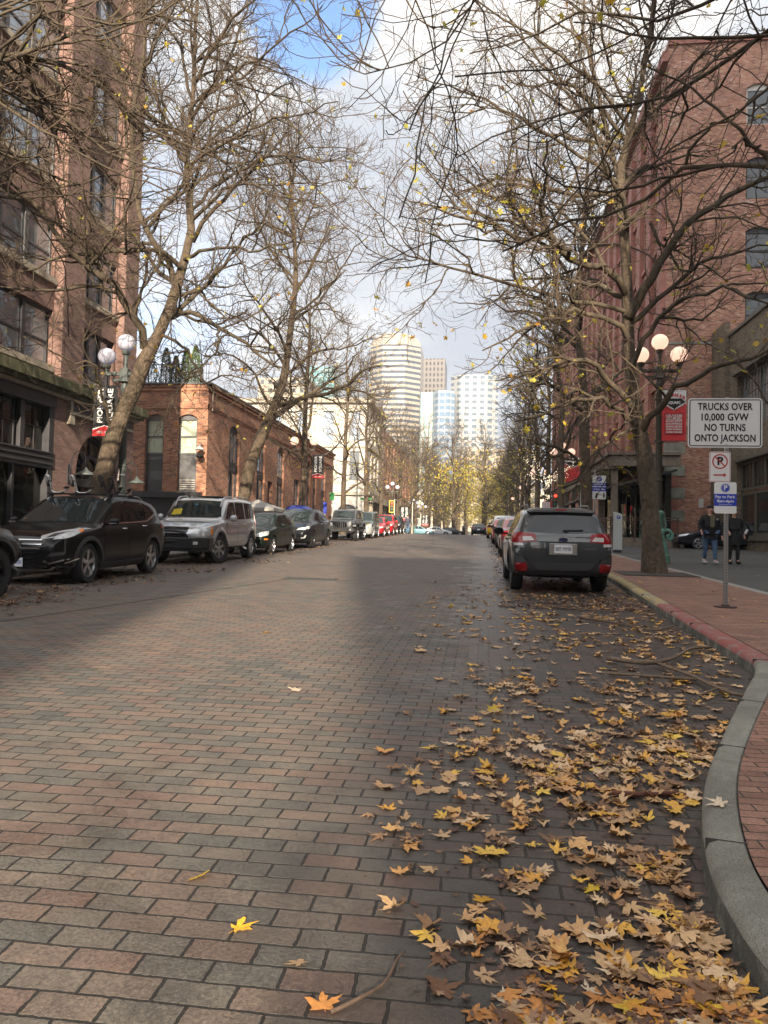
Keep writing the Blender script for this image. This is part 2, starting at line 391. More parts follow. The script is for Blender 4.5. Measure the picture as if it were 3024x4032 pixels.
def paver_mat(name, stops, joint_col, bw, bh, joint, rot=0.0, r0=0.38, r1=0.8, damp=True, bumpd=0.006):
    s = NT(name); v, pos = floorvec(s, rot)
    b = s.n('ShaderNodeTexBrick'); s.L(v, b.inputs['Vector']); b.inputs['Scale'].default_value = 1; b.inputs['Color1'].default_value = (0, 0, 0, 1); b.inputs['Color2'].default_value = (1, 1, 1, 1)
    b.inputs['Brick Width'].default_value = bw; b.inputs['Row Height'].default_value = bh; b.inputs['Mortar Size'].default_value = joint; b.inputs['Mortar Smooth'].default_value = 0.35
    big = s.noise(pos, 0.35, 4, 0.55); mid = s.noise(pos, 3.5, 7, 0.7, 0.5); fine = s.noise(pos, 85, 6, 0.8); grit = s.noise(pos, 320, 3, 0.7)
    t = s.math('ADD', s.math('MULTIPLY', b.outputs['Color'], 0.75), s.math('MULTIPLY', s.mr(big, 0.35, 0.65), 0.25))
    c = s.ramp(t, stops)
    c = s.mix(0.8, c, s.ramp(mid, [(0.30, (0.55, 0.55, 0.58)), (0.5, (0.95, 0.95, 0.95)), (0.70, (1.25, 1.18, 1.1))]), 'MULTIPLY')
    c = s.mix(0.85, c, s.ramp(fine, [(0.32, (0.35, 0.35, 0.36)), (0.5, (0.95, 0.94, 0.92)), (0.68, (1.65, 1.6, 1.5))]), 'MULTIPLY')
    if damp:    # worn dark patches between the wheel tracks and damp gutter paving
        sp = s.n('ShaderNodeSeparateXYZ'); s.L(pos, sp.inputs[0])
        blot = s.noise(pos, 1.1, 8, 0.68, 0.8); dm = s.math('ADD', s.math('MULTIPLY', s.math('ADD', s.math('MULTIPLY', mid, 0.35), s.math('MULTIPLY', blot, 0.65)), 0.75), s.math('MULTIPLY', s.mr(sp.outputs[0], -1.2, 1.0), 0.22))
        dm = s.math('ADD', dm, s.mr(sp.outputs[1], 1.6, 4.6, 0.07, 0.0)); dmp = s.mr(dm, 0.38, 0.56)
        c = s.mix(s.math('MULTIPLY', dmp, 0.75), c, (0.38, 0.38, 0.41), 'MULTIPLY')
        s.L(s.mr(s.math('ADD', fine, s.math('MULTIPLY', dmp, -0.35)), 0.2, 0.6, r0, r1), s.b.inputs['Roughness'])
    else: s.b.inputs['Roughness'].default_value = r1
    c = s.mix(b.outputs['Fac'], c, joint_col)
    s.L(c, s.b.inputs['Base Color'])
    h = s.math('ADD', s.math('SUBTRACT', 1.0, b.outputs['Fac']), s.math('ADD', s.math('MULTIPLY', fine, 0.55), s.math('MULTIPLY', grit, 0.45)))
    h = s.math('ADD', h, s.math('MULTIPLY', b.outputs['Color'], 0.5))
    s.L(s.bump(h, 0.9, bumpd), s.b.inputs['Normal']); return s.m
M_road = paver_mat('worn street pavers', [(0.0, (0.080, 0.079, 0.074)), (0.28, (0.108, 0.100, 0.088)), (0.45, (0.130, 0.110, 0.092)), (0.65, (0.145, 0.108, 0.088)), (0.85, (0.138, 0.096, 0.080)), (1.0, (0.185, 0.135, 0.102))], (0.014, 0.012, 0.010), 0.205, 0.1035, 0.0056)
M_walk = paver_mat('red sidewalk brick', [(0.0, (0.17, 0.088, 0.064)), (0.5, (0.235, 0.12, 0.085)), (1.0, (0.29, 0.165, 0.12))], (0.035, 0.026, 0.022), 0.205, 0.075, 0.0045, r1=0.75, damp=False, bumpd=0.004)
def ground_noise(name, c0, c1, rough=0.85, sc=6, bump=0.5):
    s = NT(name); g = s.geo(); a = s.noise(g.outputs['Position'], 0.5, 6, 0.6, 0.4); b = s.noise(g.outputs['Position'], sc * 12, 6, 0.75)
    c = s.ramp(a, [(0.3, c0), (0.7, c1)]); c = s.mix(0.6, c, s.ramp(b, [(0.3, (0.6, 0.6, 0.6)), (0.7, (1.35, 1.35, 1.35))]), 'MULTIPLY')
    s.L(c, s.b.inputs['Base Color']); s.b.inputs['Roughness'].default_value = rough; s.L(s.bump(b, bump, 0.006), s.b.inputs['Normal']); return s.m
M_asph = ground_noise('dark asphalt', (0.040, 0.041, 0.039), (0.068, 0.067, 0.062), 0.75)
M_conc = ground_noise('concrete', (0.16, 0.155, 0.14), (0.27, 0.26, 0.235), 0.9)
def kerb_mat(name, paint=None, wear=0.5):
    s = NT(name); g = s.geo(); p = g.outputs['Position']; a = s.noise(p, 1.7, 9, 0.75, 0.6); b = s.noise(p, 190, 5, 0.85); sp = s.n('ShaderNodeSeparateXYZ'); s.L(g.outputs['Normal'], sp.inputs[0])
    c = s.ramp(a, [(0.3, (0.13, 0.125, 0.105)), (0.5, (0.22, 0.215, 0.185)), (0.7, (0.32, 0.31, 0.275))])
    if paint:
        w = s.noise(p, 5, 9, 0.8, 0.3); c = s.mix(s.mr(w, wear - 0.1, wear + 0.08, 0.9, 0.15), c, paint)
    c = s.mix(0.9, c, s.ramp(b, [(0.34, (0.3, 0.3, 0.29)), (0.5, (0.95, 0.95, 0.93)), (0.66, (1.7, 1.7, 1.66))]), 'MULTIPLY')
    s.L(c, s.b.inputs['Base Color']); s.b.inputs['Roughness'].default_value = 0.85; s.L(s.bump(b, 0.9, 0.008), s.b.inputs['Normal']); return s.m
M_kerb = kerb_mat('worn kerb concrete'); M_kerbR = kerb_mat('kerb with red paint', (0.27, 0.065, 0.06), 0.55); M_kerbY = kerb_mat('kerb with yellow paint', (0.45, 0.30, 0.06), 0.48)
M_kerbD = kerb_mat('dirty kerb side', (0.05, 0.05, 0.042), 0.56)

# the ground: one sheet reaching the horizon
mbg = MB(); ys = [-120, -45] + list(range(-40, 62, 6)) + [62, 66, 70, 74, 78, 82, 200, 500, 1800]
V = []; F = []
for y in ys:
    for x in (-900, -40, 40, 900): V.append((x, y, gz(y) - 0.004))
for i in range(len(ys) - 1):
    for k in range(3): F.append((i * 4 + k, i * 4 + k + 1, (i + 1) * 4 + k + 1, (i + 1) * 4 + k))
tag(mbg.add(V, F).build('ground', M_asph), kind='structure')
sheet('road', -9.15, 3.3, -45, 82, 0.004, M_road)

def catmull(P, n=6):
    P = [Vector(p) for p in P]; out = []
    for i in range(len(P) - 1):
        p0 = P[max(i - 1, 0)]; p1 = P[i]; p2 = P[i + 1]; p3 = P[min(i + 2, len(P) - 1)]
        for k in range(n):
            t = k / n
            out.append(0.5 * ((2 * p1) + (p2 - p0) * t + (2 * p0 - 5 * p1 + 4 * p2 - p3) * t * t + (3 * p1 - p0 - 3 * p2 + p3) * t ** 3))
    out.append(P[-1]); return out
KO = [(6.5, -9), (4.6, -4), (2.7, -0.8), (1.55, 0.6), (1.0, 1.5), (0.80, 2.12), (0.775, 2.52), (0.83, 2.97), (1.03, 3.7), (1.40, 4.65), (1.88, 5.8), (2.2, 6.55), (2.33, 7.0)]
KO = catmull([(x, y, 0) for x, y in KO], 5) + [Vector((x, y, 0)) for x, y in ((2.35, 7.4), (2.39, 8.4), (2.43, 9.4), (2.49, 10.6), (2.53, 11.6), (2.60, 13), (2.68, 14.8), (2.77, 16.6), (2.80, 18), (2.80, 20), (2.80, 24), (2.80, 30), (2.80, 38), (2.80, 50), (2.8, 62), (2.8, 68), (2.8, 74), (2.8, 82))]
def kerb(name, line, side, width, hgt=KH, paint=lambda y: 0):
    n = len(line); prof = []; mb = MB(); V = []; inner = []
    for i, p in enumerate(line):
        t = (line[min(i + 1, n - 1)] - line[max(i - 1, 0)]).normalized(); nrm = Vector((t.y, -t.x, 0)) * side
        z = gz(p.y)
        w = width(p.y) if callable(width) else width
        for d, h in ((-0.012, -0.06), (-0.004, hgt - 0.045), (0.010, hgt - 0.014), (0.040, hgt), (w - 0.01, hgt), (w, hgt - 0.012), (w, 0)):
            q = p + nrm * d; V.append((q.x, q.y, z + h))
        inner.append(p + nrm * w)
    F = []; mi = []
    for i in range(n - 1):
        y = (line[i].y + line[i + 1].y) / 2
        for k in range(6):
            mb.f.append([i * 7 + k, i * 7 + k + 1, (i + 1) * 7 + k + 1, (i + 1) * 7 + k]); mb.m.append(3 if k == 0 else (paint(y) if k < 5 else 0))
    mb.v = V
    o = mb.build(name, [M_kerb, M_kerbR, M_kerbY, M_kerbD], smooth=50); tag(o, kind='structure'); return inner
def kp(y): return 1 if 6.95 < y < 11.7 else (2 if 11.7 <= y < 24 else 0)
KI = kerb('kerb', KO, 1, lambda y: 0.135 + 0.055 * max(0, min(1, (y - 4.2) / 3)), paint=kp)
# joints between the kerb stones
mb = MB()
for jy in (1.75, 2.95, 4.15, 5.4, 7.0, 9.0, 11.0, 13.4):
    i = min(range(len(KO)), key=lambda i: abs(KO[i].y - jy)); p = KO[i]; q = KI[i]; z = gz(p.y)
    mb.box(((p.x + q.x) / 2, (p.y + q.y) / 2, z + KH / 2 + 0.0008), ((q - p).length + 0.006, 0.005, KH + 0.004), 0, Matrix.Rotation(math.atan2(q.y - p.y, q.x - p.x), 3, 'Z'))
tag(mb.build('kerb_joint', pmat('kerb joint dirt', (0.05, 0.047, 0.04), 0.9)), kind='structure')
LK = [Vector((-9.05, y, 0)) for y in (-45, -10, 0, 10, 20, 30, 40, 50, 62, 68, 74, 82)]
LI = kerb('kerb', LK, -1, 0.17)
# sidewalks: brick beside the kerb, asphalt plaza beyond, with a concrete band between
def walk(name, inner, outer, dz, mat):
    mb = MB(); n = len(inner); V = [(p.x, p.y, gz(p.y) + dz) for p in inner] + [(p.x, p.y, gz(p.y) + dz) for p in outer]
    mb.add(V, [(i, i + 1, n + i + 1, n + i) for i in range(n - 1)]); tag(mb.build(name, mat), kind='structure')
bx = lambda y: 4.75 if y > 6 else 14.0
walk('sidewalk', KI, [Vector((bx(p.y), p.y, 0)) for p in KI], KH, M_walk)
walk('sidewalk', [Vector((4.752, y, 0)) for y in (6, 10, 25, 40, 62, 72, 82)], [Vector((4.95, y, 0)) for y in (6, 10, 25, 40, 62, 72, 82)], KH - 0.002, M_conc)
walk('pavement', [Vector((4.952, y, 0)) for y in (6, 10, 25, 44, 62, 72, 82)], [Vector((16.0, y, 0)) for y in (6, 10, 25, 44, 62, 72, 82)], KH - 0.006, M_asph)
walk('sidewalk', LI, [Vector((-20.0, p.y, 0)) for p in LI], KH, M_conc)
# seam across the paving and iron covers
mb = MB()
def flat(mb, pts, dz, mi=0): mb.add([(x, y, gz(y) + dz) for x, y in pts], [tuple(range(len(pts)))], mi)
for (x0, y0, x1, y1, w) in ((-6.6, 3.0, -3.9, 15.5, 0.022), (-4.1, 15.3, 0.4, 15.5, 0.03)):
    d = Vector((x1 - x0, y1 - y0)).normalized(); nn = Vector((-d.y, d.x)) * w / 2
    for k in range(8):
        a = Vector((x0, y0)).lerp(Vector((x1, y1)), k / 8); b = Vector((x0, y0)).lerp(Vector((x1, y1)), (k + 1) / 8)
        flat(mb, [a - nn, b - nn, b + nn, a + nn], 0.008)
tag(mb.build('pavement_seam', pmat('seam dirt', (0.03, 0.027, 0.023), 0.9)), kind='structure')
mb = MB(); mb.box((0, 0, 0), (1.1, 0.45, 0.012)); 
for k in range(10): mb.box((-0.5 + k * 0.11, 0, 0.007), (0.02, 0.38, 0.006))
o = mb.build('drain_cover', pmat('cast iron', (0.045, 0.045, 0.04), 0.6, 0.3)); o.location = (-3.5, 15.6, gz(15.6) + 0.006); o.rotation_euler = (SLOPE_A, 0, 0)
tag(o, 'dark iron utility cover set flush in the middle of the brick street', 'utility cover')
mb = MB()
for k in range(15): mb.box((-0.77 + k * 0.11, 0, 0), (0.085, 1.5, 0.012))
mb.box((0, 0, -0.002), (1.62, 1.56, 0.006), 1)
o = mb.build('tree_grate', [pmat('grate iron', (0.05, 0.04, 0.034), 0.8, noise=0.3), pmat('grate soil', (0.03, 0.024, 0.02), 0.95)]); o.location = (3.95, 18.35, gz(18.35) + KH + 0.010); o.rotation_euler = (SLOPE_A, 0, 0)
tag(o, 'flat dark tree grate around the nearest trunk on the right sidewalk', 'tree grate')

# ================================================================== leaves
LEAF = [(-86, .16), (-50, .36), (-27, .60), (-18, .47), (2, .30), (17, .60), (29, .70), (37, .96), (45, .70), (54, .62), (64, .33), (74, .66), (83, .74), (90, 1.08)]
def leaf_outline():
    L = [(math.cos(R(a)) * r, math.sin(R(a)) * r) for a, r in LEAF]
    return L + [(-x, y) for x, y in reversed(L[:-1])]
LO = np.array(leaf_outline())
def leaf_geo(rng, s, curl=0.25):
    "one leaf as a fan: verts (n,3), faces; curled and folded a little"
    rad0 = np.linalg.norm(LO, axis=1, keepdims=True); P = LO * rad0 ** rng.uniform(-0.45, 0.35) * s * rng.uniform(0.75, 1.2, (1, 2)); P = P * (1 + rng.normal(0, 0.12, (len(P), 1)))
    C = np.array([[0, 0.12 * s]])
    mid = C + (P - C) * 0.5
    A = np.vstack([C, mid, P]); k1 = rng.uniform(-0.2, 1) * curl / s; k2 = rng.uniform(-0.3, 1) * curl / s
    z = k1 * A[:, 0] ** 2 + k2 * (A[:, 1] - 0.2 * s) ** 2 + np.abs(A[:, 0]) * rng.choice([0, 0.1, 0.2, 0.7], p=[.4, .25, .2, .15])
    z[1 + len(P):] += rng.normal(0, 0.06 * s, len(P)); n = len(P)
    V = np.column_stack([A, z]); F = []
    for i in range(n):
        j = (i + 1) % n; F.append((0, 1 + i, 1 + j)); F.append((1 + i, 1 + n + i, 1 + n + j, 1 + j))
    m = len(V); w = 0.018 * s; L = rng.uniform(0.35, 0.75) * s; b = rng.uniform(-0.25, 0.25) * s
    V = np.vstack([V, [(-w, 0, 0.004), (w, 0, 0.004), (b + w, -L, 0.01), (b - w, -L, 0.01)]]); F.append((m, m + 1, m + 2, m + 3))
    V[:, 2] -= V[:, 2].min() - 0.001
    return V, F
def leaf_mat(name, stops, rough=0.55, objrand=False, trans=0.25):
    s = NT(name)
    if objrand: rnd = s.n('ShaderNodeObjectInfo').outputs['Random']
    else: rnd = s.geo().outputs['Random Per Island']
    c = s.ramp(rnd, stops); g = s.geo(); n = s.noise(g.outputs['Position'], 60, 5, 0.7)
    c = s.mix(0.55, c, s.ramp(n, [(0.3, (0.55, 0.5, 0.45)), (0.65, (1.25, 1.22, 1.15))]), 'MULTIPLY')
    s.L(c, s.b.inputs['Base Color']); s.b.inputs['Roughness'].default_value = rough
    s.b.inputs['Subsurface Weight'].default_value = 0
    tr = s.n('ShaderNodeBsdfTranslucent'); s.L(c, tr.inputs[0]); ms = s.n('ShaderNodeMixShader'); ms.inputs[0].default_value = trans
    o = s.t.nodes['Material Output']; s.L(s.b.outputs[0], ms.inputs[1]); s.L(tr.outputs[0], ms.inputs[2]); s.L(ms.outputs[0], o.inputs[0]); return s.m
M_lit = leaf_mat('fallen leaf mix', [(0, (0.16, 0.085, 0.045)), (0.2, (0.30, 0.17, 0.085)), (0.42, (0.50, 0.34, 0.19)), (0.62, (0.55, 0.27, 0.08)), (0.76, (0.62, 0.47, 0.32)), (0.86, (0.62, 0.31, 0.05)), (1.0, (0.68, 0.46, 0.08))], trans=0.1)
M_litter = leaf_mat('brown leaf mush', [(0, (0.06, 0.03, 0.02)), (0.5, (0.13, 0.065, 0.04)), (0.8, (0.22, 0.12, 0.07)), (1.0, (0.40, 0.28, 0.17))], trans=0.05)
LC = {'yellow': (0.68, 0.46, 0.04), 'golden': (0.70, 0.36, 0.03), 'orange brown': (0.56, 0.25, 0.07), 'tan': (0.52, 0.34, 0.19), 'pale cream': (0.66, 0.54, 0.40), 'dark brown': (0.17, 0.085, 0.045)}
LM = {}
for k, c in LC.items():
    LM[k] = leaf_mat('leaf ' + k, [(0, tuple(x * 0.8 for x in c)), (1, tuple(min(1, x * 1.15) for x in c))], objrand=True)
rngL = np.random.default_rng(11)
leafmesh = {}
for k in LC:
    for v in range(9):
        V, F = leaf_geo(rngL, 1.0, rngL.choice([0.1, 0.2, 0.45])); me = bpy.data.meshes.new('maple_leaf'); me.from_pydata(V.tolist(), [], F); me.materials.append(LM[k]); me.polygons.foreach_set('use_smooth', [True] * len(me.polygons)); leafmesh[(k, v)] = me
def kerb_x(y):
    if y < 2.0: return 0.80
    for i in range(len(KO) - 1):
        if KO[i].y <= y <= KO[i + 1].y:
            t = (y - KO[i].y) / max(KO[i + 1].y - KO[i].y, 1e-6); return KO[i].x + (KO[i + 1].x - KO[i].x) * t
    return 2.8
def lay_leaf(x, y, s, col, dz=0.006, label=None, rz=None, tilt=0.07, z=None):
    o = bpy.data.objects.new('maple_leaf', leafmesh[(col, int(rngL.integers(9)))]); COL.objects.link(o)
    o.location = (x, y, (gz(y) if z is None else z) + dz); o.scale = (s, s, s * rngL.uniform(0.2, 0.65))
    o.rotation_euler = (SLOPE_A + rngL.normal(0, tilt), rngL.normal(0, tilt), rngL.uniform(0, 6.28) if rz is None else rz)
    zone = ('in the corner drift beside the curved kerb' if (y < 2.35 and x > 0.35) else 'in the loose scatter left of the corner drift' if y < 2.35 else 'close against the curved grey kerb' if x > kerb_x(y) - 0.28 else 'in the scatter just beyond the drift' if y < 3.1 else 'in the middle distance scatter')
    tag(o, label or 'fallen %s maple leaf %s' % (col, zone), 'leaf', None if label else '%s leaves %s' % (col, zone))
    return o
# leaves that stand out, each where the photo shows it
SP = [(-0.96, 2.62, .052, 'yellow', 'small yellow leaf alone on bare pavers, farthest left in the foreground', 0.4), (-0.72, 2.32, .062, 'golden', 'golden orange leaf lit on bare pavers in the left foreground, stem pointing left', -0.9),
      (-0.49, 2.17, .06, 'tan', 'crumpled tan leaf with a raised tip on pavers left of the stick', 1.0), (-0.385, 1.99, .06, 'orange brown', 'crumpled leaf touching the near end of the curved stick', 0.2),
      (0.40, 2.76, .065, 'yellow', 'bright lemon yellow leaf standing upright in mid foreground', 0.1), (0.03, 2.62, .06, 'golden', 'golden leaf with a bright centre, left edge of the near leaf scatter', 0.9),
      (0.0, 2.36, .065, 'orange brown', 'orange leaf with pointed lobes on grey pavers at the bottom centre', 0.1), (1.23, 4.05, .115, 'orange brown', 'very large orange brown leaf against the gutter by the curved kerb', 0.6),
      (0.66, 3.0, .062, 'golden', 'golden yellow leaf with two long lobes right of the near scatter', 2.0), (0.64, 2.18, .075, 'pale cream', 'pale cream leaf with five sharp lobes open on dark pavers near the bottom right', 0.2),
      (-1.33, 5.52, .07, 'pale cream', 'pale leaf alone in the sunlit middle of the street', 0.3), (0.12, 5.2, .09, 'yellow', 'small bright yellow leaf beside the left edge of the scatter', 1.2),
      (-2.3, 8.2, .08, 'golden', 'lone golden leaf far out on the open street', 1.2)]
for x, y, s, c, lab, rz in SP: lay_leaf(x, y, s, c, 0.010, lab, rz, 0.16)
lay_leaf(0.985, 3.32, .060, 'pale cream', 0.004, 'pale leaf resting on top of the curved grey kerb', 1.0, 0.1, z=gz(3.32) + KH + 0.004)
def scatter(n, rng):
    "positions: clusters that thicken toward the right kerb, thinning out toward the street middle"
    out = []; cl = []
    for _ in range(240):
        y = 1.7 + 14 * rng.random() ** 1.35; kx = kerb_x(y); w = min(2.9, 0.31 * y)
        u = rng.random() ** (1.25 if y > 3 else 1.7); cl.append((kx - 0.06 - w * u, y, 0.035 + 0.045 * y * rng.random()))
    cl += [(0.70, 2.0, .12), (0.62, 2.3, .12), (0.55, 1.75, .12), (0.70, 2.65, .10), (0.25, 1.75, .11), (0.12, 1.9, .10), (0.6, 2.05, .10), (1.18, 4.2, .12), (1.16, 3.9, .14), (0.45, 3.6, .17), (0.3, 4.3, .2), (0.72, 3.9, .16), (1.05, 4.6, .16)] * 4 + [(0.70, 2.05, .10), (0.62, 2.3, .11), (0.52, 1.85, .10), (0.42, 2.1, .10), (0.72, 2.5, .07), (0.25, 1.8, .07), (0.66, 1.8, .10), (0.15, 1.95, .08)] * 4
    while len(out) < n:
        if rng.random() < 0.84:
            c = cl[int(rng.integers(len(cl)))]; x = c[0] + rng.normal(0, c[2]); y = c[1] + rng.normal(0, c[2] * 1.1)
        else:
            y = 1.6 + 17 * rng.random() ** 1.3; kx = kerb_x(y); x = kx - 0.05 - min(3.4, 0.40 * y) * rng.random() ** 1.2
        if y < 1.45 or x > kerb_x(y) - 0.05: continue
        if 13.6 < y < 18.5 and 0.4 < x < 2.4: continue
        out.append((x, y))
    return out
pts = scatter(1800, rngL); pts.sort(key=lambda p: p[1] + 0.2 * abs(p[0]))
cols = list(LC); pw = [0.06, 0.11, 0.27, 0.32, 0.12, 0.12]
for (x, y) in pts[:275]:
    lay_leaf(x, y, rngL.uniform(0.036, 0.060), cols[int(rngL.choice(6, p=pw))], rngL.uniform(0.004, 0.014))
def mass(name, P, smin, smax, mat, seed, tilt=0.15, curl=0.3, label=None, zf=None, frag=False):
    rng = np.random.default_rng(seed); tmpl = []
    for k in range(16): tmpl.append(leaf_geo(rng, 1.0, curl))
    VV = []; FF = []; o = 0
    for (x, y) in P:
        V, F = tmpl[int(rng.integers(16))]
        if frag: V = V[::1] * np.array([1, rng.uniform(0.3, 0.9), 0.5])
        s = rng.uniform(smin, smax); a = rng.uniform(0, 6.283); M = (Matrix.Rotation(rng.normal(0, tilt), 3, 'X') @ Matrix.Rotation(rng.normal(0, tilt), 3, 'Y') @ Matrix.Rotation(a, 3, 'Z'))
        W = (V * s) @ np.array(M).T; W[:, 2] -= W[:, 2].min(); W += (x, y, (gz(y) if zf is None else zf(x, y)) + 0.005 + rng.uniform(0, 0.008))
        VV.append(W); FF += [tuple(i + o for i in q) for q in F]; o += len(W)
    me = bpy.data.meshes.new(name); me.from_pydata(np.vstack(VV).tolist(), [], FF); me.materials.append(mat); me.polygons.foreach_set('use_smooth', [True] * len(me.polygons))
    ob = bpy.data.objects.new(name, me); COL.objects.link(ob); tag(ob, label, 'leaf litter', None, 'stuff'); return ob
mass('fallen_leaves', pts[275:], 0.042, 0.072, M_lit, 5, tilt=0.06, curl=0.12, label='scatter of tan, gold and cream leaves over the street before the right kerb')
P = []
for _ in range(4200):
    y = 1.6 + 13 * rngL.random() ** 1.2; c = pts[int(rngL.integers(len(pts)))]; P.append((c[0] + rngL.normal(0, 0.05), c[1] + rngL.normal(0, 0.05)))
P = [p for p in P if p[0] < kerb_x(p[1]) - 0.04 and p[1] > 1.45]
mass('leaf_crumbs', P, 0.015, 0.035, M_litter, 8, frag=True, label='small brown crumbs of broken leaves between the larger fallen leaves')
P = []
for _ in range(3600):
    y = 9.5 + 52 * rngL.random() ** 1.3; x = -8.95 + 2.5 * rngL.random() ** 1.6 + rngL.normal(0, 0.12)
    if y < 12: x += 0.5 * (rngL.random() < 0.4)
    P.append((x, y))
for cx, cy, s_, n_ in ((-6.6, 9.2, 0.35, 110), (-6.5, 10.2, 0.25, 60), (-6.9, 11.7, 0.2, 60), (-6.7, 13.6, 0.3, 60), (-6.4, 17, 0.3, 50), (-6.3, 21, 0.4, 60)):
    P += [(cx + rngL.normal(0, s_), cy + rngL.normal(0, s_ * 1.3)) for _ in range(n_)]
mass('gutter_litter', P, 0.03, 0.075, M_litter, 9, label='brown leaf litter drifted along the left gutter beneath the parked cars')
P = [(0.3 + 2.4 * rngL.random() ** 0.9, 11.5 + 50 * rngL.random() ** 1.6) for _ in range(2600)]
mass('gutter_litter', P, 0.03, 0.07, M_litter, 10, label='brown leaf litter drifted along the right gutter beneath the parked cars')
P = [(2.95 + 1.8 * rngL.random(), 7.5 + 16 * rngL.random()) for _ in range(26)] + [(5 + 6 * rngL.random(), 14 + 26 * rngL.random()) for _ in range(40)]
mass('sidewalk_leaves', P, 0.03, 0.06, M_lit, 12, zf=lambda x, y: gz(y) + KH, label='few small leaves strewn over the right sidewalk and plaza')

def stick(name, pts, r0, r1, label, col=(0.10, 0.065, 0.045)):
    m = pmat('fallen bark ' + str(col), col, 0.85, noise=0.4, nscale=30, bump=0.4); mb = MB()
    for P in pts:
        Q = catmull(P, 4); n = len(Q); mb.tube(Q, [r0 + (r1 - r0) * i / (n - 1) for i in range(n)], 7)
        r0 *= 0.75
    o = mb.build(name, m, smooth=True); tag(o, label, 'fallen branch'); return o
def g3(x, y, h): return (x, y, gz(y) + h)
stick('fallen_stick', [[g3(-0.36, 1.97, .012), g3(-0.30, 2.02, .02), g3(-0.24, 2.10, .02), g3(-0.215, 2.19, .035), g3(-0.20, 2.26, .02)]], 0.006, 0.003, 'thin curved stick lying on the pavers at the bottom centre')
stick('fallen_branch', [[g3(1.15, 7.2, .05), g3(1.45, 7.0, .06), g3(1.75, 7.35, .05), g3(2.05, 7.9, .06), g3(2.3, 8.1, .05)], [g3(1.55, 7.05, .05), g3(1.72, 6.6, .04), g3(1.78, 6.1, .05), g3(1.95, 5.95, .04), g3(2.3, 6.4, .10), g3(2.52, 7.0, .19)],
      [g3(1.05, 6.6, .03), g3(1.35, 6.5, .04), g3(1.72, 6.45, .04)], [g3(1.95, 5.95, .04), g3(1.9, 5.6, .03), g3(1.62, 5.2, .03)], [g3(1.78, 6.1, .05), g3(1.6, 5.9, .03)]], 0.022, 0.012, 'forked bare branch fallen in the gutter against the red kerb', (0.13, 0.09, 0.06))
stick('fallen_branch', [[g3(1.3, 10.4, .03), g3(1.7, 9.8, .04), g3(2.0, 9.3, .04), g3(2.35, 9.7, .06)]], 0.016, 0.007, 'slender dark branch lying in the gutter nearer the red kerb')
stick('fallen_branch', [[g3(1.0, 11.6, .03), g3(1.5, 11.3, .03), g3(2.0, 11.2, .04)]], 0.012, 0.006, 'short dark branch lying behind the grey crossover hatchback')
stick('fallen_stick', [[g3(0.62, 3.72, .02), g3(0.78, 3.70, .03), g3(0.93, 3.78, .02)]], 0.014, 0.010, 'short reddish stick among the leaves beside the curved kerb', (0.10, 0.035, 0.02))
stick('fallen_stick', [[g3(-0.02, 3.95, .01), g3(0.05, 3.7, .02), g3(0.16, 3.45, .02), g3(0.3, 3.36, .01)]], 0.006, 0.003, 'thin dark twig curving across the pavers amid the leaves')
# ================================================================== buildings
def TX(x0, s):      # wall in a plane x = x0, outward = s along X
    return lambda u, v, w: (x0 + s * w, u, v)
def TY(y0):         # wall facing -Y
    return lambda u, v, w: (u, y0 - w, v)
def arch_poly(u0, u1, v0, v1, rise, n=8):
    "opening with a segmental arch top; v1 is the crown"
    c = (u0 + u1) / 2; hw = (u1 - u0) / 2
    if rise <= 0: return [(u0, v0), (u1, v0), (u1, v1), (u0, v1)]
    rad = (hw * hw + rise * rise) / (2 * rise); cy = v1 - rad; a0 = math.asin(min(1, hw / rad))
    P = [(u0, v0), (u1, v0)]
    for k in range(n + 1):
        a = a0 - 2 * a0 * k / n; P.append((c + rad * math.sin(a), cy + rad * math.cos(a)))
    return P
def facade(name, T, outer, holes, depth, mat, parent=None, w=0.0):
    "wall sheet with real openings and reveals"
    pts = [Vector(p) for p in outer]; faces = [list(range(len(outer)))]; edges = []
    hp = []
    for h in holes:
        o = len(pts); pts += [Vector(p) for p in h]; hp.append(h)
        edges += [(o + i, o + (i + 1) % len(h)) for i in range(len(h))]
    n0 = len(outer); edges += [(i, (i + 1) % n0) for i in range(n0)]
    r = delaunay_2d_cdt(pts, edges, [], 0, 1e-5)
    vs, fs = r[0], r[2]
    def inside(p, poly):
        c = False; j = len(poly) - 1
        for i in range(len(poly)):
            if (poly[i][1] > p[1]) != (poly[j][1] > p[1]) and p[0] < (poly[j][0] - poly[i][0]) * (p[1] - poly[i][1]) / (poly[j][1] - poly[i][1]) + poly[i][0]: c = not c
            j = i
        return c
    mb = MB(); keep = []
    for q in fs:
        c = [sum(vs[i][k] for i in q) / len(q) for k in (0, 1)]
        if not inside(c, outer) or any(inside(c, h) for h in hp): continue
        keep.append(q)
    mb.add([T(p[0], p[1], w) for p in vs], keep)
    for h in hp:
        n = len(h); V = [T(u, v, w) for u, v in h] + [T(u, v, w - depth) for u, v in h]
        mb.add(V, [(i, (i + 1) % n, n + (i + 1) % n, n + i) for i in range(n)])
    return mb.build(name, mat, parent)
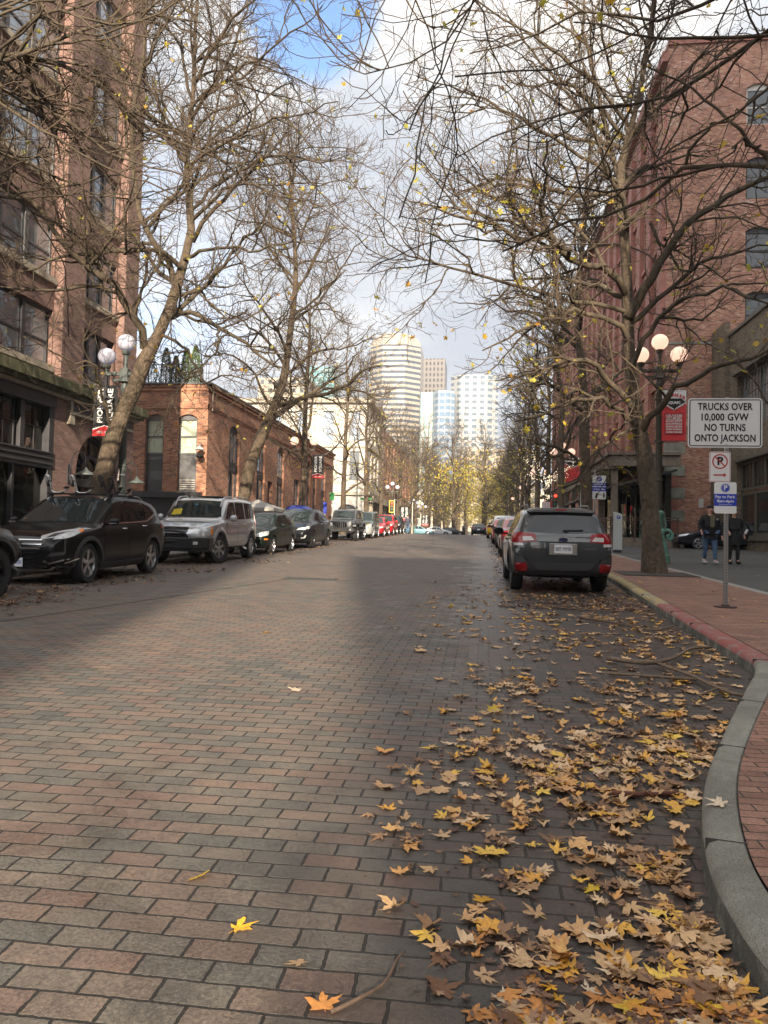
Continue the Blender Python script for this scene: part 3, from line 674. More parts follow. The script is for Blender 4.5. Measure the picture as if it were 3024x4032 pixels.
def window(T, u0, u1, v0, v1, parent, fm, gm, lights=1, bars=(0.5,), rise=0.0, depth=0.16, fr=0.07, mull=0.10, grid=None, arch_panel=True, w=0.0, name='window'):
    "frame mesh (the part) with a pane as its sub-part; T maps the wall"
    fb = MB(); d0, d1 = w - depth, w - depth + 0.07
    top = v1 - rise
    Tb = lambda a, b, c, d, e, g: fb.add([T(*p) for p in ((a, c, e), (b, c, e), (b, d, e), (a, d, e), (a, c, g), (b, c, g), (b, d, g), (a, d, g))],
                                         [(0, 1, 2, 3), (4, 7, 6, 5), (0, 4, 5, 1), (1, 5, 6, 2), (2, 6, 7, 3), (3, 7, 4, 0)])
    Tb(u0, u0 + fr, v0, top, d0, d1); Tb(u1 - fr, u1, v0, top, d0, d1); Tb(u0 + fr, u1 - fr, v0, v0 + fr, d0, d1); Tb(u0 + fr, u1 - fr, top - fr, top, d0, d1)
    if rise > 0:
        P = arch_poly(u0, u1, top, v1, rise); fb.prism(P, d0, d1 - 0.005, T)
    iw = (u1 - u0 - 2 * fr)
    for k in range(1, lights):
        c = u0 + fr + iw * k / lights; Tb(c - mull / 2, c + mull / 2, v0 + fr, top - fr, d0, d1 + 0.02)
    for b in bars:
        z = v0 + (top - v0) * b; Tb(u0 + fr, u1 - fr, z - 0.035, z + 0.035, d0 + 0.005, d1 - 0.012)
    if grid:
        nu, nv = grid
        for k in range(1, nu):
            c = u0 + fr + iw * k / nu; Tb(c - 0.015, c + 0.015, v0 + fr, top - fr, d0 + 0.01, d1 - 0.02)
        for k in range(1, nv):
            c = v0 + fr + (top - v0 - 2 * fr) * k / nv; Tb(u0 + fr, u1 - fr, c - 0.015, c + 0.015, d0 + 0.012, d1 - 0.022)
    f_ = fb.build(name, fm, parent)
    g = MB(); g.add([T(u0 + 0.01, v0 + 0.01, d0 + 0.02), T(u1 - 0.01, v0 + 0.01, d0 + 0.02), T(u1 - 0.01, top - 0.01, d0 + 0.02), T(u0 + 0.01, top - 0.01, d0 + 0.02)], [(0, 1, 2, 3)])
    g.build('pane', gm, f_); return f_
def slab(T, u0, u1, v0, v1, w0, w1, name, mat, parent, bevel=0.0):
    mb = MB(); mb.prism([(u0, v0), (u1, v0), (u1, v1), (u0, v1)], w0, w1, T); return mb.build(name, mat, parent, bevel=bevel)
def building(name, label, loc=(0, 0, 0)): return thing(name, loc, label, 'building')

# ---- tall brick warehouse on the left ------------------------------------
B1 = building('brick_warehouse', 'tall red brick warehouse with dark shopfronts at the left edge')
T1 = TX(-13.3, 1)       # recessed bay plane; piers stand 0.3 proud
YE = 27.25; H1 = 27.0; Y0 = -8.0
floors = [(6.33, 8.06), (9.05, 10.85), (12.0, 13.85), (15.1, 16.95), (18.15, 20.0), (21.2, 23.0)]
bays = [(23.57, 26.10, 3), (18.15, 22.10, 4), (13.0, 17.1, 4)]
holes = []
for a, b, n in bays:
    for z0, z1 in floors: holes.append([(a, z0), (b, z0), (b, z1), (a, z1)])
facade('wall', T1, [(12.0, 5.5), (YE, 5.5), (YE, H1), (12.0, H1)], holes, 0.22, M_brickL, B1)
for a, b, n in bays[:2]:
    for i, (z0, z1) in enumerate(floors):
        wdw = window(T1, a + 0.002, b - 0.002, z0, z1, B1, M_greyframe if i > 0 else M_dkframe, M_glass, lights=n if n < 4 else 3, bars=(0.42,), depth=0.2, fr=0.09, mull=0.17)
        slab(T1, a - 0.06, b + 0.06, z0 - 0.20, z0 - 0.01, -0.1, 0.10, 'sill', M_stone, wdw)
for (a, b) in ((22.14, 23.45), (26.2, YE + 0.003), (17.2, 18.05)):
    slab(T1, a, b, 5.86, H1, -0.05, 0.3, 'pilaster', M_brickL, B1)
mb = MB(); mb.bb((-22, 26.9, 0.3), (-13.32, YE, H1)); mb.bb((-22, 12, H1 - 0.3), (-13.4, 26.9, H1 - 0.02)); mb.bb((-22, 12, 0), (-21.7, 26.9, H1 - 0.3))
mb.build('side_wall', M_brickL, B1)
# stone ledge with moss, fascia and ground floor
def moss_mat():
    s = NT('mossy ledge stone'); g = s.geo(); p = g.outputs['Position']; m = s.n('ShaderNodeMapping'); m.inputs['Scale'].default_value = (1, 1.6, 0.5); s.L(p, m.inputs[0])
    a = s.noise(m.outputs[0], 3.2, 8, 0.7, 0.6); b = s.noise(p, 25, 5, 0.7)
    c = s.ramp(a, [(0.36, (0.045, 0.055, 0.022)), (0.5, (0.075, 0.08, 0.038)), (0.58, (0.15, 0.14, 0.09)), (0.72, (0.26, 0.24, 0.17))]); c = s.mix(0.5, c, s.ramp(b, [(0.3, (0.6, 0.6, 0.6)), (0.7, (1.3, 1.3, 1.3))]), 'MULTIPLY')
    s.L(c, s.b.inputs['Base Color']); s.b.inputs['Roughness'].default_value = 0.95; s.L(s.bump(a, 0.4, 0.02), s.b.inputs['Normal']); return s.m
M_moss = moss_mat()
T0 = TX(-13.0, 1)
mb = MB(); mb.prism([(12, 5.55), (YE + 0.3, 5.55), (YE + 0.3, 5.86), (12, 5.86)], -0.35, 0.42, T0); mb.prism([(12, 5.44), (YE + 0.2, 5.44), (YE + 0.2, 5.548), (12, 5.548)], -0.35, 0.30, T0)
mb.build('ledge', M_moss, B1, bevel=0.015)
slab(T0, 12, YE + 0.1, 5.34, 5.435, -0.3, 0.16, 'ledge_moulding', M_stone, B1)
ac, ar, az = 24.55, 1.32, 3.18
archp = [(ac - ar, 0.5), (ac + ar, 0.5)] + [(ac + ar * math.cos(R(180 * k / 16)), az + ar * math.sin(R(180 * k / 16))) for k in range(17)]
shop = [(14.2, 0.75), (21.9, 0.75), (21.9, 5.33), (14.2, 5.33)]
facade('wall', T0, [(12.0, 0.2), (YE, 0.2), (YE, 5.33), (12.0, 5.33)], [archp, shop], 0.35, M_brickL, B1)
mb = MB()   # dark timber shopfront
for (a, b, c, d, e, g_) in ((14.2, 21.9, 4.98, 5.33, -0.3, 0.06), (14.2, 21.9, 3.12, 3.62, -0.3, 0.02), (21.62, 21.9, 0.75, 4.98, -0.3, 0.0), (14.2, 21.62, 0.75, 1.05, -0.3, 0.0), (20.28, 20.5, 3.62, 4.98, -0.25, -0.08), (18.9, 19.1, 3.62, 4.98, -0.25, -0.08), (20.0, 20.12, 1.05, 3.12, -0.25, -0.1), (18.2, 18.32, 1.05, 3.12, -0.25, -0.1), (16.4, 16.52, 1.05, 3.12, -0.25, -0.1)):
    mb.prism([(a, c), (b, c), (b, d), (a, d)], e, g_, T0)
for z in (3.22, 3.40, 3.56): mb.prism([(14.2, z), (21.7, z), (21.7, z + 0.035), (14.2, z + 0.035)], 0.02, 0.06, T0)
sf = mb.build('shopfront', M_dkframe2, B1, bevel=0.008)
mb = MB(); mb.prism([(14.2, 1.0), (21.7, 1.0), (21.7, 5.0), (14.2, 5.0)], -0.24, -0.22, T0); mb.build('pane', M_glassS, sf)
mb = MB()
for z in (4.32,): mb.prism([(14.2, z), (21.6, z), (21.6, z + 0.03), (14.2, z + 0.03)], -0.2, -0.16, T0)
for k in range(14): mb.prism([(14.6 + k * 0.5, 3.62), (14.62 + k * 0.5, 3.62), (14.62 + k * 0.5, 4.98), (14.6 + k * 0.5, 4.98)], -0.2, -0.165, T0)
mb.build('glazing_bar', M_dkframe2, sf)
mb = MB(); mb.prism([(22.72, 5.02), (YE - 0.4, 5.02), (YE - 0.4, 5.33), (22.72, 5.33)], 0.0, 0.09, T0); mb.build('sign_panel', M_dkframe2, B1)
mb = MB(); mb.prism([(22.55, 4.93), (YE - 0.3, 4.93), (YE - 0.3, 5.015), (22.55, 5.015)], 0.0, 0.15, T0); mb.prism([(22.56, 5.02), (22.70, 5.02), (22.70, 5.33), (22.56, 5.33)], 0.0, 0.14, T0)
mb.prism([(22.58, 4.62), (22.86, 4.62), (22.86, 4.92), (22.58, 4.92)], 0.0, 0.12, T0)
mb.build('sign_frame', M_stone, B1)
# arched doorway with fanlight
mb = MB(); prev = None
def archband(r0, r1, w0, w1, c=(ac, az), n=20):
    V = []; F = []
    for k in range(n + 1):
        a = math.pi * k / n
        for r_ in (r0, r1):
            for w_ in (w0, w1): V.append(T0(c[0] + r_ * math.cos(a), c[1] + r_ * math.sin(a), w_))
    for k in range(n):
        o = k * 4; p = o + 4; F += [(o, p, p + 1, o + 1), (o + 2, o + 3, p + 3, p + 2), (o, o + 2, p + 2, p), (o + 1, p + 1, p + 3, o + 3)]
    mb.add(V, F)
archband(ar - 0.12, ar, -0.33, -0.22); archband(0.52, 0.64, -0.32, -0.20)
for a in (90, 45, 135, 10, 170):
    ca, sa = math.cos(R(a)), math.sin(R(a)); nx, nz = -sa * 0.04, ca * 0.04
    P = [(ac + ca * 0.62 + nx, az + sa * 0.62 + nz), (ac + ca * 0.62 - nx, az + sa * 0.62 - nz), (ac + ca * (ar - 0.05) - nx, az + sa * (ar - 0.05) - nz), (ac + ca * (ar - 0.05) + nx, az + sa * (ar - 0.05) + nz)]
    mb.prism(P, -0.32, -0.24, T0)
mb.prism([(ac - ar, 2.72), (ac + ar, 2.72), (ac + ar, 2.98), (ac - ar, 2.98)], -0.33, -0.1, T0)
for u in (ac - ar, ac - 0.62, ac + 0.5, ac + ar - 0.12): mb.prism([(u, 0.6), (u + 0.12, 0.6), (u + 0.12, 3.2), (u, 3.2)], -0.33, -0.2, T0)
dw = mb.build('arched_doorway', M_dkframe, B1)
mb = MB(); mb.prism([(ac - ar, 0.6), (ac + ar, 0.6)] + archp[2:], -0.31, -0.29, T0); mb.build('pane', M_glassS, dw)
def goose(y, parent, T, label=None):
    mb = MB(); mb.prism([(y - 0.05, 2.75), (y + 0.05, 2.75), (y + 0.05, 3.35), (y - 0.05, 3.35)], 0, 0.03, T)
    P = [Vector(T(y, 2.98, 0.03)), Vector(T(y, 3.2, 0.08)), Vector(T(y, 3.62, 0.16)), Vector(T(y, 3.78, 0.36)), Vector(T(y, 3.62, 0.56)), Vector(T(y, 3.25, 0.60))]
    mb.tube(catmull(P, 4), 0.018, 6); o = mb.build('wall_lamp', M_dkframe, parent, smooth=40)
    m2 = MB(); c = T(y, 3.05, 0.60); m2.lathe([(0.03, 0.22), (0.06, 0.16), (0.10, 0.10), (0.27, 0.02), (0.29, -0.03), (0.27, -0.03), (0.09, 0.07), (0.0, 0.08)], c, 18)
    m2.build('lamp_shade', M_steelp, o, smooth=40)
goose(22.75, B1, T0); goose(26.35, B1, T0)

# ---- lower orange brick building beyond the gap ---------------------------
B2 = building('brick_building', 'low orange brick building with tall arched windows and a rooftop hedge')
YS = 34.95; T2 = TY(YS); TE = TX(-13.0, 1); RZ = 8.35
sh = [arch_poly(-16.1, -15.17, 3.1, 6.93, 0.2), arch_poly(-14.45, -13.5, 3.1, 6.93, 0.2)]
facade('wall', T2, [(-24, 0.5), (-13.0, 0.5), (-13.0, RZ), (-24, RZ)], sh, 0.25, M_brickLow, B2)
for i, (a, b) in enumerate(((-16.1, -15.17), (-14.45, -13.5))):
    wd = window(T2, a, b, 5.0, 6.93, B2, M_greyframe, M_blind, rise=0.2, depth=0.2, fr=0.09)
    mb = MB(); mb.prism([(a, 3.1), (b, 3.1), (b, 5.0), (a, 5.0)], -0.24, -0.17, T2); pn = mb.build('panel', M_greyframe, B2)
    for zz in ((4.3, 4.75), (3.35, 3.85)) if i == 0 else ((3.35, 3.85),):
        lb = MB(); z = zz[0]
        while z < zz[1]:
            lb.prism([(a + 0.08, z), (b - 0.08, z), (b - 0.08, z + 0.045), (a + 0.08, z + 0.045)], -0.17, -0.13, T2); z += 0.105
        lb.build('louvre', M_ltframe if i else M_greyframe, B2)
ea = [(39.0, 0.85, 3.0), (43.95, 0.82, 3.0), (48.4, 0.82, 3.0), (56.5, 0.6, 2.2), (58.6, 0.6, 2.2), (61.8, 0.8, 3.0)]
eh = [arch_poly(c - h_, c + h_, 1.9, 6.95, 0.32) for c, h_, _ in ea] + [[(45.45, 1.4), (46.6, 1.4), (46.6, 4.55), (45.45, 4.55)], [(52.0, 2.4), (53.6, 2.4), (53.6, 5.2), (52.0, 5.2)]]
facade('wall', TE, [(YS, 0.5), (66.0, 0.5), (66.0, RZ), (YS, RZ)], eh, 0.25, M_brickLow, B2)
for c, h_, _ in ea:
    window(TE, c - h_, c + h_, 4.95, 6.95, B2, M_dkframe, M_glass, lights=1, bars=(), grid=(3, 1), rise=0.32, depth=0.2)
    mb = MB(); mb.prism([(c - h_, 4.55), (c + h_, 4.55), (c + h_, 4.95), (c - h_, 4.95)], -0.22, -0.10, TE); mb.build('panel', M_dkframe2, B2)
    window(TE, c - h_, c + h_, 1.9, 4.55, B2, M_dkframe, M_glass, lights=2, bars=(), depth=0.2)
window(TE, 52.0, 53.6, 2.4, 5.2, B2, M_dkframe, M_glass, lights=2, bars=(0.5,), depth=0.2)
mb = MB(); mb.prism([(45.45, 1.4), (46.6, 1.4), (46.6, 4.55), (45.45, 4.55)], -0.24, -0.2, TE); mb.build('door', M_dkframe, B2)
mb = MB()
for z, w_ in ((RZ - 0.12, 0.16), (RZ - 0.30, 0.10), (7.30, 0.09), (7.20, 0.05)):
    mb.prism([(YS - 0.05, z), (66, z), (66, z + 0.10), (YS - 0.05, z + 0.10)], 0.0, w_, TE)
    mb.prism([(-24, z), (-13.0 + w_, z), (-13.0 + w_, z + 0.10), (-24, z + 0.10)], 0.0, min(w_, 0.05), T2)
mb.build('cornice', M_brickLow, B2)
mb = MB(); mb.bb((-24.05, YS - 0.1, RZ), (-12.8, 66.1, RZ + 0.08)); mb.build('coping', M_greyframe, B2)
mb = MB(); mb.bb((-24, YS + 0.1, RZ - 0.4), (-13.1, 65.9, RZ - 0.1)); mb.bb((-24, 65.9, 0.5), (-13.01, 66, RZ)); mb.build('roof', M_asph, B2)
mb = MB(); mb.prism([(-18.5, 2.93), (-13.15, 2.93), (-13.15, 3.2), (-18.5, 3.2)], 0.0, 0.5, T2); mb.prism([(-18.4, 0.7), (-13.3, 0.7), (-13.3, 2.93), (-18.4, 2.93)], 0.0, 0.06, T2)
mb.build('garage_canopy', M_dkframe2, B2)
mb = MB(); mb.tube([(-13.22, YS - 0.02, 5.45), (-13.22, YS - 0.25, 5.55), (-13.22, YS - 0.38, 5.4)], 0.02, 6); o = mb.build('wall_lamp', M_metal, B2)
mb = MB(); mb.lathe([(0.05, 0.25), (0.09, 0.2), (0.19, 0.12), (0.21, 0.06), (0.0, 0.06)], (-13.22, YS - 0.38, 5.13), 14); mb.build('lamp_shade', pmat('grey enamel', (0.35, 0.38, 0.38), 0.4), o, smooth=40)
mb = MB(); mb.lathe([(0.0, 0.0), (0.16, 0.02), (0.19, -0.08), (0.10, -0.16), (0.0, -0.17)], (-13.2, YS - 0.36, 4.95), 14); mb.build('lamp_hood', M_black, o, smooth=40)
mb = MB(); mb.tube([(-12.93, YS + 0.4, RZ), (-12.93, YS + 0.4, RZ - 1.2)], 0.03, 6); mb.build('downpipe', M_stone, B2)

# clipped conifers on the roof
def conifer(x, y, z, h, r, seed, label, col):
    rng = np.random.default_rng(seed); t = thing('roof_conifer', (x, y, z), label, 'shrub', group='columnar conifers on the low roof')
    mb = MB(); mb.tube([(0, 0, 0), (0, 0, h * 0.8)], [0.04, 0.01], 5); mb.build('trunk', pmat('shrub bark', (0.06, 0.045, 0.03), 0.9), t)
    n = 1500; hh = rng.random(n) ** 0.9 * h; rad = r * np.sin(np.clip(1 - hh / h, 0.02, 1) ** 0.6 * 1.5) * np.sqrt(rng.uniform(0.35, 1, n)); a = rng.uniform(0, 6.28, n)
    C = np.column_stack([rad * np.cos(a), rad * np.sin(a), hh + 0.05]); V = []; F = []
    for i in range(n):
        d = rng.normal(0, 1, 3); d[2] = abs(d[2]) + 1.0; d /= np.linalg.norm(d); e1 = np.cross(d, rng.normal(0, 1, 3)); e1 /= np.linalg.norm(e1); s_ = rng.uniform(0.03, 0.06)
        o = len(V); V += [C[i] - e1 * s_ * 0.4, C[i] + e1 * s_ * 0.4, C[i] + d * s_ * 2.4]; F.append((o, o + 1, o + 2))
    me = bpy.data.meshes.new('foliage'); me.from_pydata([tuple(p) for p in V], [], F); me.materials.append(col); o = bpy.data.objects.new('foliage', me); COL.objects.link(o); o.parent = t
M_con = leaf_mat('conifer foliage', [(0, (0.025, 0.045, 0.018)), (1, (0.06, 0.09, 0.03))], trans=0.1); M_con2 = leaf_mat('bright conifer foliage', [(0, (0.05, 0.10, 0.02)), (1, (0.12, 0.18, 0.04))], trans=0.2)
for i, (x, r_, h_, lab, m_) in enumerate(((-16.45, 0.55, 1.75, 'broad dark conifer on the low roof nearest the tall warehouse', M_con), (-15.55, 0.34, 1.9, 'tall dark conifer second from the warehouse on the low roof', M_con), (-15.05, 0.30, 1.5, 'short dark conifer tucked third in the rooftop row', M_con),
                               (-14.55, 0.26, 1.9, 'slim mid green conifer fourth in the rooftop row', M_con2), (-14.05, 0.34, 2.0, 'bright green conifer at the right end of the rooftop row', M_con2), (-17.2, 0.5, 1.7, 'dark conifer half hidden behind the nearest left tree trunk', M_con))):
    conifer(x, YS + 0.9, RZ, h_, r_, i + 3, lab, m_)
mb = MB()
for k in range(40): mb.bb((-18 + k * 0.125, YS + 0.25, RZ), (-17.985 + k * 0.125, YS + 0.265, RZ + 1.0))
mb.bb((-18, YS + 0.24, RZ + 1.0), (-13.0, YS + 0.275, RZ + 1.04)); o = mb.build('roof_railing', M_dkframe)
tag(o, 'thin dark railing in front of the rooftop conifers', 'railing')

# ---- white building across the cross street --------------------------------
B3 = building('white_building', 'white stucco building with tall dark windows beyond the low brick one')
TS3 = TY(86.0); TE3 = TX(-13.0, 1); Z3 = 17.0
sh = [[(-24.5 + k * 3.1, z), (-23.2 + k * 3.1, z), (-23.2 + k * 3.1, z + 3.4), (-24.5 + k * 3.1, z + 3.4)] for k in range(4) for z in (7.6, 12.2)]
sh += [[(-16.6, 1.9), (-13.9, 1.9)] + [(-15.25 + 1.35 * math.cos(R(180 * k / 10)), 3.6 + 1.35 * math.sin(R(180 * k / 10))) for k in range(11)]]
facade('wall', TS3, [(-28, 1.7), (-13, 1.7), (-13, Z3), (-28, Z3)], sh, 0.3, M_cream, B3)
for k in range(4):
    for z in (7.6, 12.2): window(TS3, -24.5 + k * 3.1, -23.2 + k * 3.1, z, z + 3.4, B3, M_ltframe, M_glass, bars=(0.5,), depth=0.25)
mb = MB(); mb.prism(sh[-1], -0.3, -0.28, TS3); mb.build('arched_doorway', M_dkframe, B3)
eh = [[(87.6 + k * 2.9, z), (89.0 + k * 2.9, z), (89.0 + k * 2.9, z + 3.4), (87.6 + k * 2.9, z + 3.4)] for k in range(4) for z in (7.6, 12.2)]
facade('wall', TE3, [(86, 1.7), (99, 1.7), (99, Z3), (86, Z3)], eh, 0.3, M_cream, B3)
for k in range(4):
    for z in (7.6, 12.2): window(TE3, 87.6 + k * 2.9, 89.0 + k * 2.9, z, z + 3.4, B3, M_ltframe, M_glass, bars=(0.5,), depth=0.25)
mb = MB()
for z, h_, w_ in ((6.0, 0.35, 0.35), (Z3 - 0.5, 0.5, 0.5), (11.4, 0.2, 0.15)):
    mb.prism([(-28, z), (-13 + w_, z), (-13 + w_, z + h_), (-28, z + h_)], 0, w_, TS3); mb.prism([(86, z), (99, z), (99, z + h_), (86, z + h_)], 0.0, w_, TE3)
mb.build('cornice', M_stone, B3)
mb = MB(); mb.bb((-28, 86.1, Z3 - 0.1), (-13.1, 99, Z3)); mb.build('roof', M_asph, B3)
# brick and canopy building after the white one
B4 = building('brick_building', 'distant red brick building with a dark columned ground floor on the left side')
TE4 = TX(-13.0, 1)
eh = [[(103 + k * 3.6, z), (104.6 + k * 3.6, z), (104.6 + k * 3.6, z + 2.6), (103 + k * 3.6, z + 2.6)] for k in range(12) for z in (8, 12)]
facade('wall', TE4, [(100, 6.2), (150, 6.2), (150, 15.5), (100, 15.5)], eh, 0.3, M_brickFar, B4)
for k in range(12):
    for z in (8, 12): window(TE4, 103 + k * 3.6, 104.6 + k * 3.6, z, z + 2.6, B4, M_dkframe, M_glass, depth=0.25)
mb = MB(); mb.bb((-24, 99.2, 6.2), (-13.01, 100, 15.5)); mb.build('side_wall', M_brickFar, B4)
mb = MB()
for k in range(17): mb.bb((-13.2, 88 + k * 3.8, 1.7), (-12.6, 88.7 + k * 3.8, 5.3))
mb.bb((-13.4, 87.5, 5.3), (-12.2, 152, 6.1)); mb.build('colonnade', M_stone, B4)
mb = MB(); mb.bb((-14.2, 100, 1.7), (-13.6, 150, 5.3)); mb.build('shopfront', M_dkframe, B4)

# ---- right: big weathered brick building -------------------------------------
B5 = building('brick_building', 'tall weathered red brick building with stone quoins behind the red banner')
TS5 = TY(44.0); TW5 = TX(9.9, -1); Z5 = 29.6
sh = [arch_poly(14.1, 15.55, z, z + 2.35, 0.25) for z in (24.55, 20.4, 16.5, 12.9)]
facade('wall', TS5, [(9.9, 0.8), (34, 0.8), (34, Z5), (9.9, Z5)], sh + [arch_poly(18.6, 20.05, z, z + 2.35, 0.25) for z in (24.55, 20.4, 16.5)], 0.25, M_brickR, B5)
for i, z in enumerate((24.55, 20.4, 16.5, 12.9)): window(TS5, 14.1, 15.55, z, z + 2.35, B5, M_ltframe if i == 0 else M_dkframe, M_glass, rise=0.25, depth=0.2, bars=(0.5,), fr=0.1)
for i, z in enumerate((24.55, 20.4, 16.5)): window(TS5, 18.6, 20.05, z, z + 2.35, B5, M_ltframe, M_glass, rise=0.25, depth=0.2, bars=(0.5,), fr=0.1)
wh = []; nb = 22
for k in range(nb):
    y = 45.2 + k * 3.0
    for z0, z1 in ((7.0, 9.6), (10.8, 13.4), (14.8, 17.4), (18.8, 21.4), (22.8, 25.4)): wh.append((y, y + 1.7, z0, z1))
facade('wall', TW5, [(44, 0.8), (114, 0.8), (114, Z5), (44, Z5)], [[(a, c), (b, c), (b, d), (a, d)] for a, b, c, d in wh], 0.3, M_brickR, B5)
for a, b, c, d in wh[:60]: window(TW5, a, b, c, d, B5, M_terra, M_glass, lights=1, depth=0.22, bars=(0.5,))
for a, b, c, d in wh[60:]:
    pass
mb = MB()
for a, b, c, d in wh[60:]: mb.prism([(a, c), (b, c), (b, d), (a, d)], -0.28, -0.25, TW5)
g_ = mb.build('far_glazing', M_glass, B5); g_['kind'] = 'stuff'
for k in range(nb + 1):
    y = 44.0 + k * 3.0
    slab(TW5, y, y + 1.05, 6.4, 27.2, 0.0, 0.28, 'pilaster', M_terra, B5)
for k in range(6): slab(TW5, 44.0, 114, 6.15 + k * 4.0 - (0 if k else 0), 6.4 + k * 4.0, 0.0, 0.16, 'string_course', M_terra, B5)
mb = MB(); mb.prism([(43.8, 28.3), (114, 28.3), (114, 28.9), (43.8, 28.9)], 0, 0.35, TW5); mb.prism([(9.9, Z5 - 0.3), (34, Z5 - 0.3), (34, Z5), (9.9, Z5)], 0, 0.12, TS5); mb.build('cornice', M_terra, B5)
mb = MB(); mb.bb((9.95, 44.1, Z5), (34, 114, Z5 + 0.05)); mb.build('roof', M_asph, B5)
mb = MB()
z = 1.3; k = 0
while z < 7.2:
    h_ = 0.62; L_ = 1.1 if k % 2 == 0 else 0.72
    mb.prism([(9.87, z), (9.9 + L_, z), (9.9 + L_, z + h_ - 0.03), (9.87, z + h_ - 0.03)], 0.0, 0.05, TS5, mi=k % 2); z += h_; k += 1
mb.build('quoin', [M_stoneG, M_terra], B5)
mb = MB(); mb.prism([(9.86, 0.9), (11.2, 0.9), (11.2, 1.3), (9.86, 1.3)], 0.0, 0.10, TS5); mb.build('plinth', M_stoneG, B5)
mb = MB(); mb.prism([(11.75, 3.3), (12.0, 3.3), (12.0, 3.8), (11.75, 3.8)], 0, 0.03, TS5); mb.build('notice_plate', M_ltframe, B5)
mb = MB(); mb.prism([(9.9, 12.35), (34, 12.35), (34, 12.47), (9.9, 12.47)], 0, 0.04, TS5); mb.build('string_course', M_stoneG, B5)
# timber porch along its street side
PR = thing('timber_porch', (0, 0, 0), 'weathered timber porch with posts, railing and hanging plants before the tall brick building', 'porch')
mb = MB()
for y in (40.5, 45.0, 49.5, 54, 58.5, 63): mb.bb((6.55, y, gz(y)), (6.85, y + 0.3, 5.6))
mb.build('post', M_wood, PR)
mb = MB(); mb.bb((6.5, 40.4, 5.15), (6.9, 64, 5.75)); mb.bb((6.5, 40.3, 5.2), (9.9, 40.5, 5.7)); mb.bb((6.3, 40.2, 5.76), (9.9, 64.2, 5.9)); mb.bb((6.45, 40.4, 6.5), (6.6, 64, 6.6))
for y in np.arange(40.5, 64, 1.3): mb.bb((6.48, y, 5.9), (6.56, y + 0.08, 6.5))
mb.build('beam', M_wood, PR)
mb = MB(); mb.add([(6.2, 40.6, 4.1), (6.2, 63, 4.1), (9.8, 63, 5.1), (9.8, 40.6, 5.1), (6.2, 40.6, 4.0), (6.2, 63, 4.0), (9.8, 63, 5.0), (9.8, 40.6, 5.0)], [(0, 1, 2, 3), (4, 7, 6, 5), (0, 4, 5, 1), (0, 3, 7, 4), (1, 5, 6, 2)]); mb.build('canopy', M_dkframe2, PR)
mb = MB(); mb.bb((6.5, 40.35, gz(41)), (9.9, 40.65, 1.55)); mb.bb((6.5, 40.4, gz(41)), (9.9, 64, 1.3)); mb.build('deck', M_wood, PR)
mb = MB()
for z in (2.0, 2.42, 2.55): mb.bb((6.55, 40.36, z), (9.9, 40.42, z + 0.05)); mb.bb((6.5, 40.4, z), (6.56, 64, z + 0.05))
for k in range(4): mb.bb((6.6 + k * 1.05, 40.34, 1.3), (6.67 + k * 1.05, 40.41, 2.6))
for k in range(16): mb.bb((6.49, 40.5 + k * 1.5, 1.3), (6.55, 40.57 + k * 1.5, 2.6))
mb.build('railing', pmat('rust brown rail', (0.07, 0.035, 0.028), 0.6), PR)
mb = MB(); mb.bb((9.3, 41, 1.3), (9.6, 64, 5.0))
for y in np.arange(42, 64, 3): mb.bb((9.2, y, 1.3), (9.32, y + 0.4, 5.0), 1)
mb.build('shopfront', [M_glassS, M_dkframe], PR)
def tuft(parent, c, r, n, seed, mat, sc=(1, 1, 0.7)):
    rng = np.random.default_rng(seed); V = []; F = []
    for i in range(n):
        d = rng.normal(0, 1, 3); d /= np.linalg.norm(d); p = np.array(c) + d * np.array(sc) * r * rng.random() ** 0.5; e1 = rng.normal(0, 1, 3); e1 /= np.linalg.norm(e1); e2 = np.cross(e1, rng.normal(0, 1, 3)); e2 /= np.linalg.norm(e2); s_ = rng.uniform(0.05, 0.1)
        o = len(V); V += [p, p + e1 * s_ + e2 * s_ * 0.4, p + e1 * s_ * 2, p + e1 * s_ - e2 * s_ * 0.4]; F.append((o, o + 1, o + 2, o + 3))
    me = bpy.data.meshes.new('hanging_plant'); me.from_pydata([tuple(p) for p in V], [], F); me.materials.append(mat); o = bpy.data.objects.new('hanging_plant', me); COL.objects.link(o); o.parent = parent; return o
M_fol = leaf_mat('basket foliage', [(0, (0.05, 0.09, 0.02)), (1, (0.14, 0.20, 0.04))], trans=0.2)
for i, y in enumerate((41.5, 44.2, 48.0, 52.5)): tuft(PR, (6.5, y, 4.75), 0.5, 260, i, M_fol)
# ---- brown brick building at the right edge -----------------------------------
B6 = building('brown_building', 'brown brick building with wide dark framed windows at the right edge')
T6 = TX(12.6, -1)
uw = [(30.0, 40.4, 6.9, 9.75), (30.6, 40.4, 3.95, 5.35), (30.6, 40.2, 1.75, 3.75)]
facade('wall', T6, [(20, 0.5), (43.9, 0.5), (43.9, 12.1), (20, 12.1)], [[(a, c), (b, c), (b, d), (a, d)] for a, b, c, d in ((30.0, 40.4, 6.9, 9.75), (30.6, 40.4, 1.75, 5.4))], 0.35, M_brickBr, B6)
window(T6, 30.0, 40.4, 6.9, 9.75, B6, M_olive, M_glass, lights=4, bars=(), grid=(24, 3), depth=0.3, fr=0.1, mull=0.12)
window(T6, 30.6, 40.4, 3.98, 5.4, B6, M_olive, M_glassS, lights=6, bars=(), grid=(18, 1), depth=0.3, fr=0.12, mull=0.16)
window(T6, 30.6, 40.4, 1.75, 3.86, B6, M_olive, M_glassS, lights=5, bars=(), depth=0.3, fr=0.12, mull=0.14)
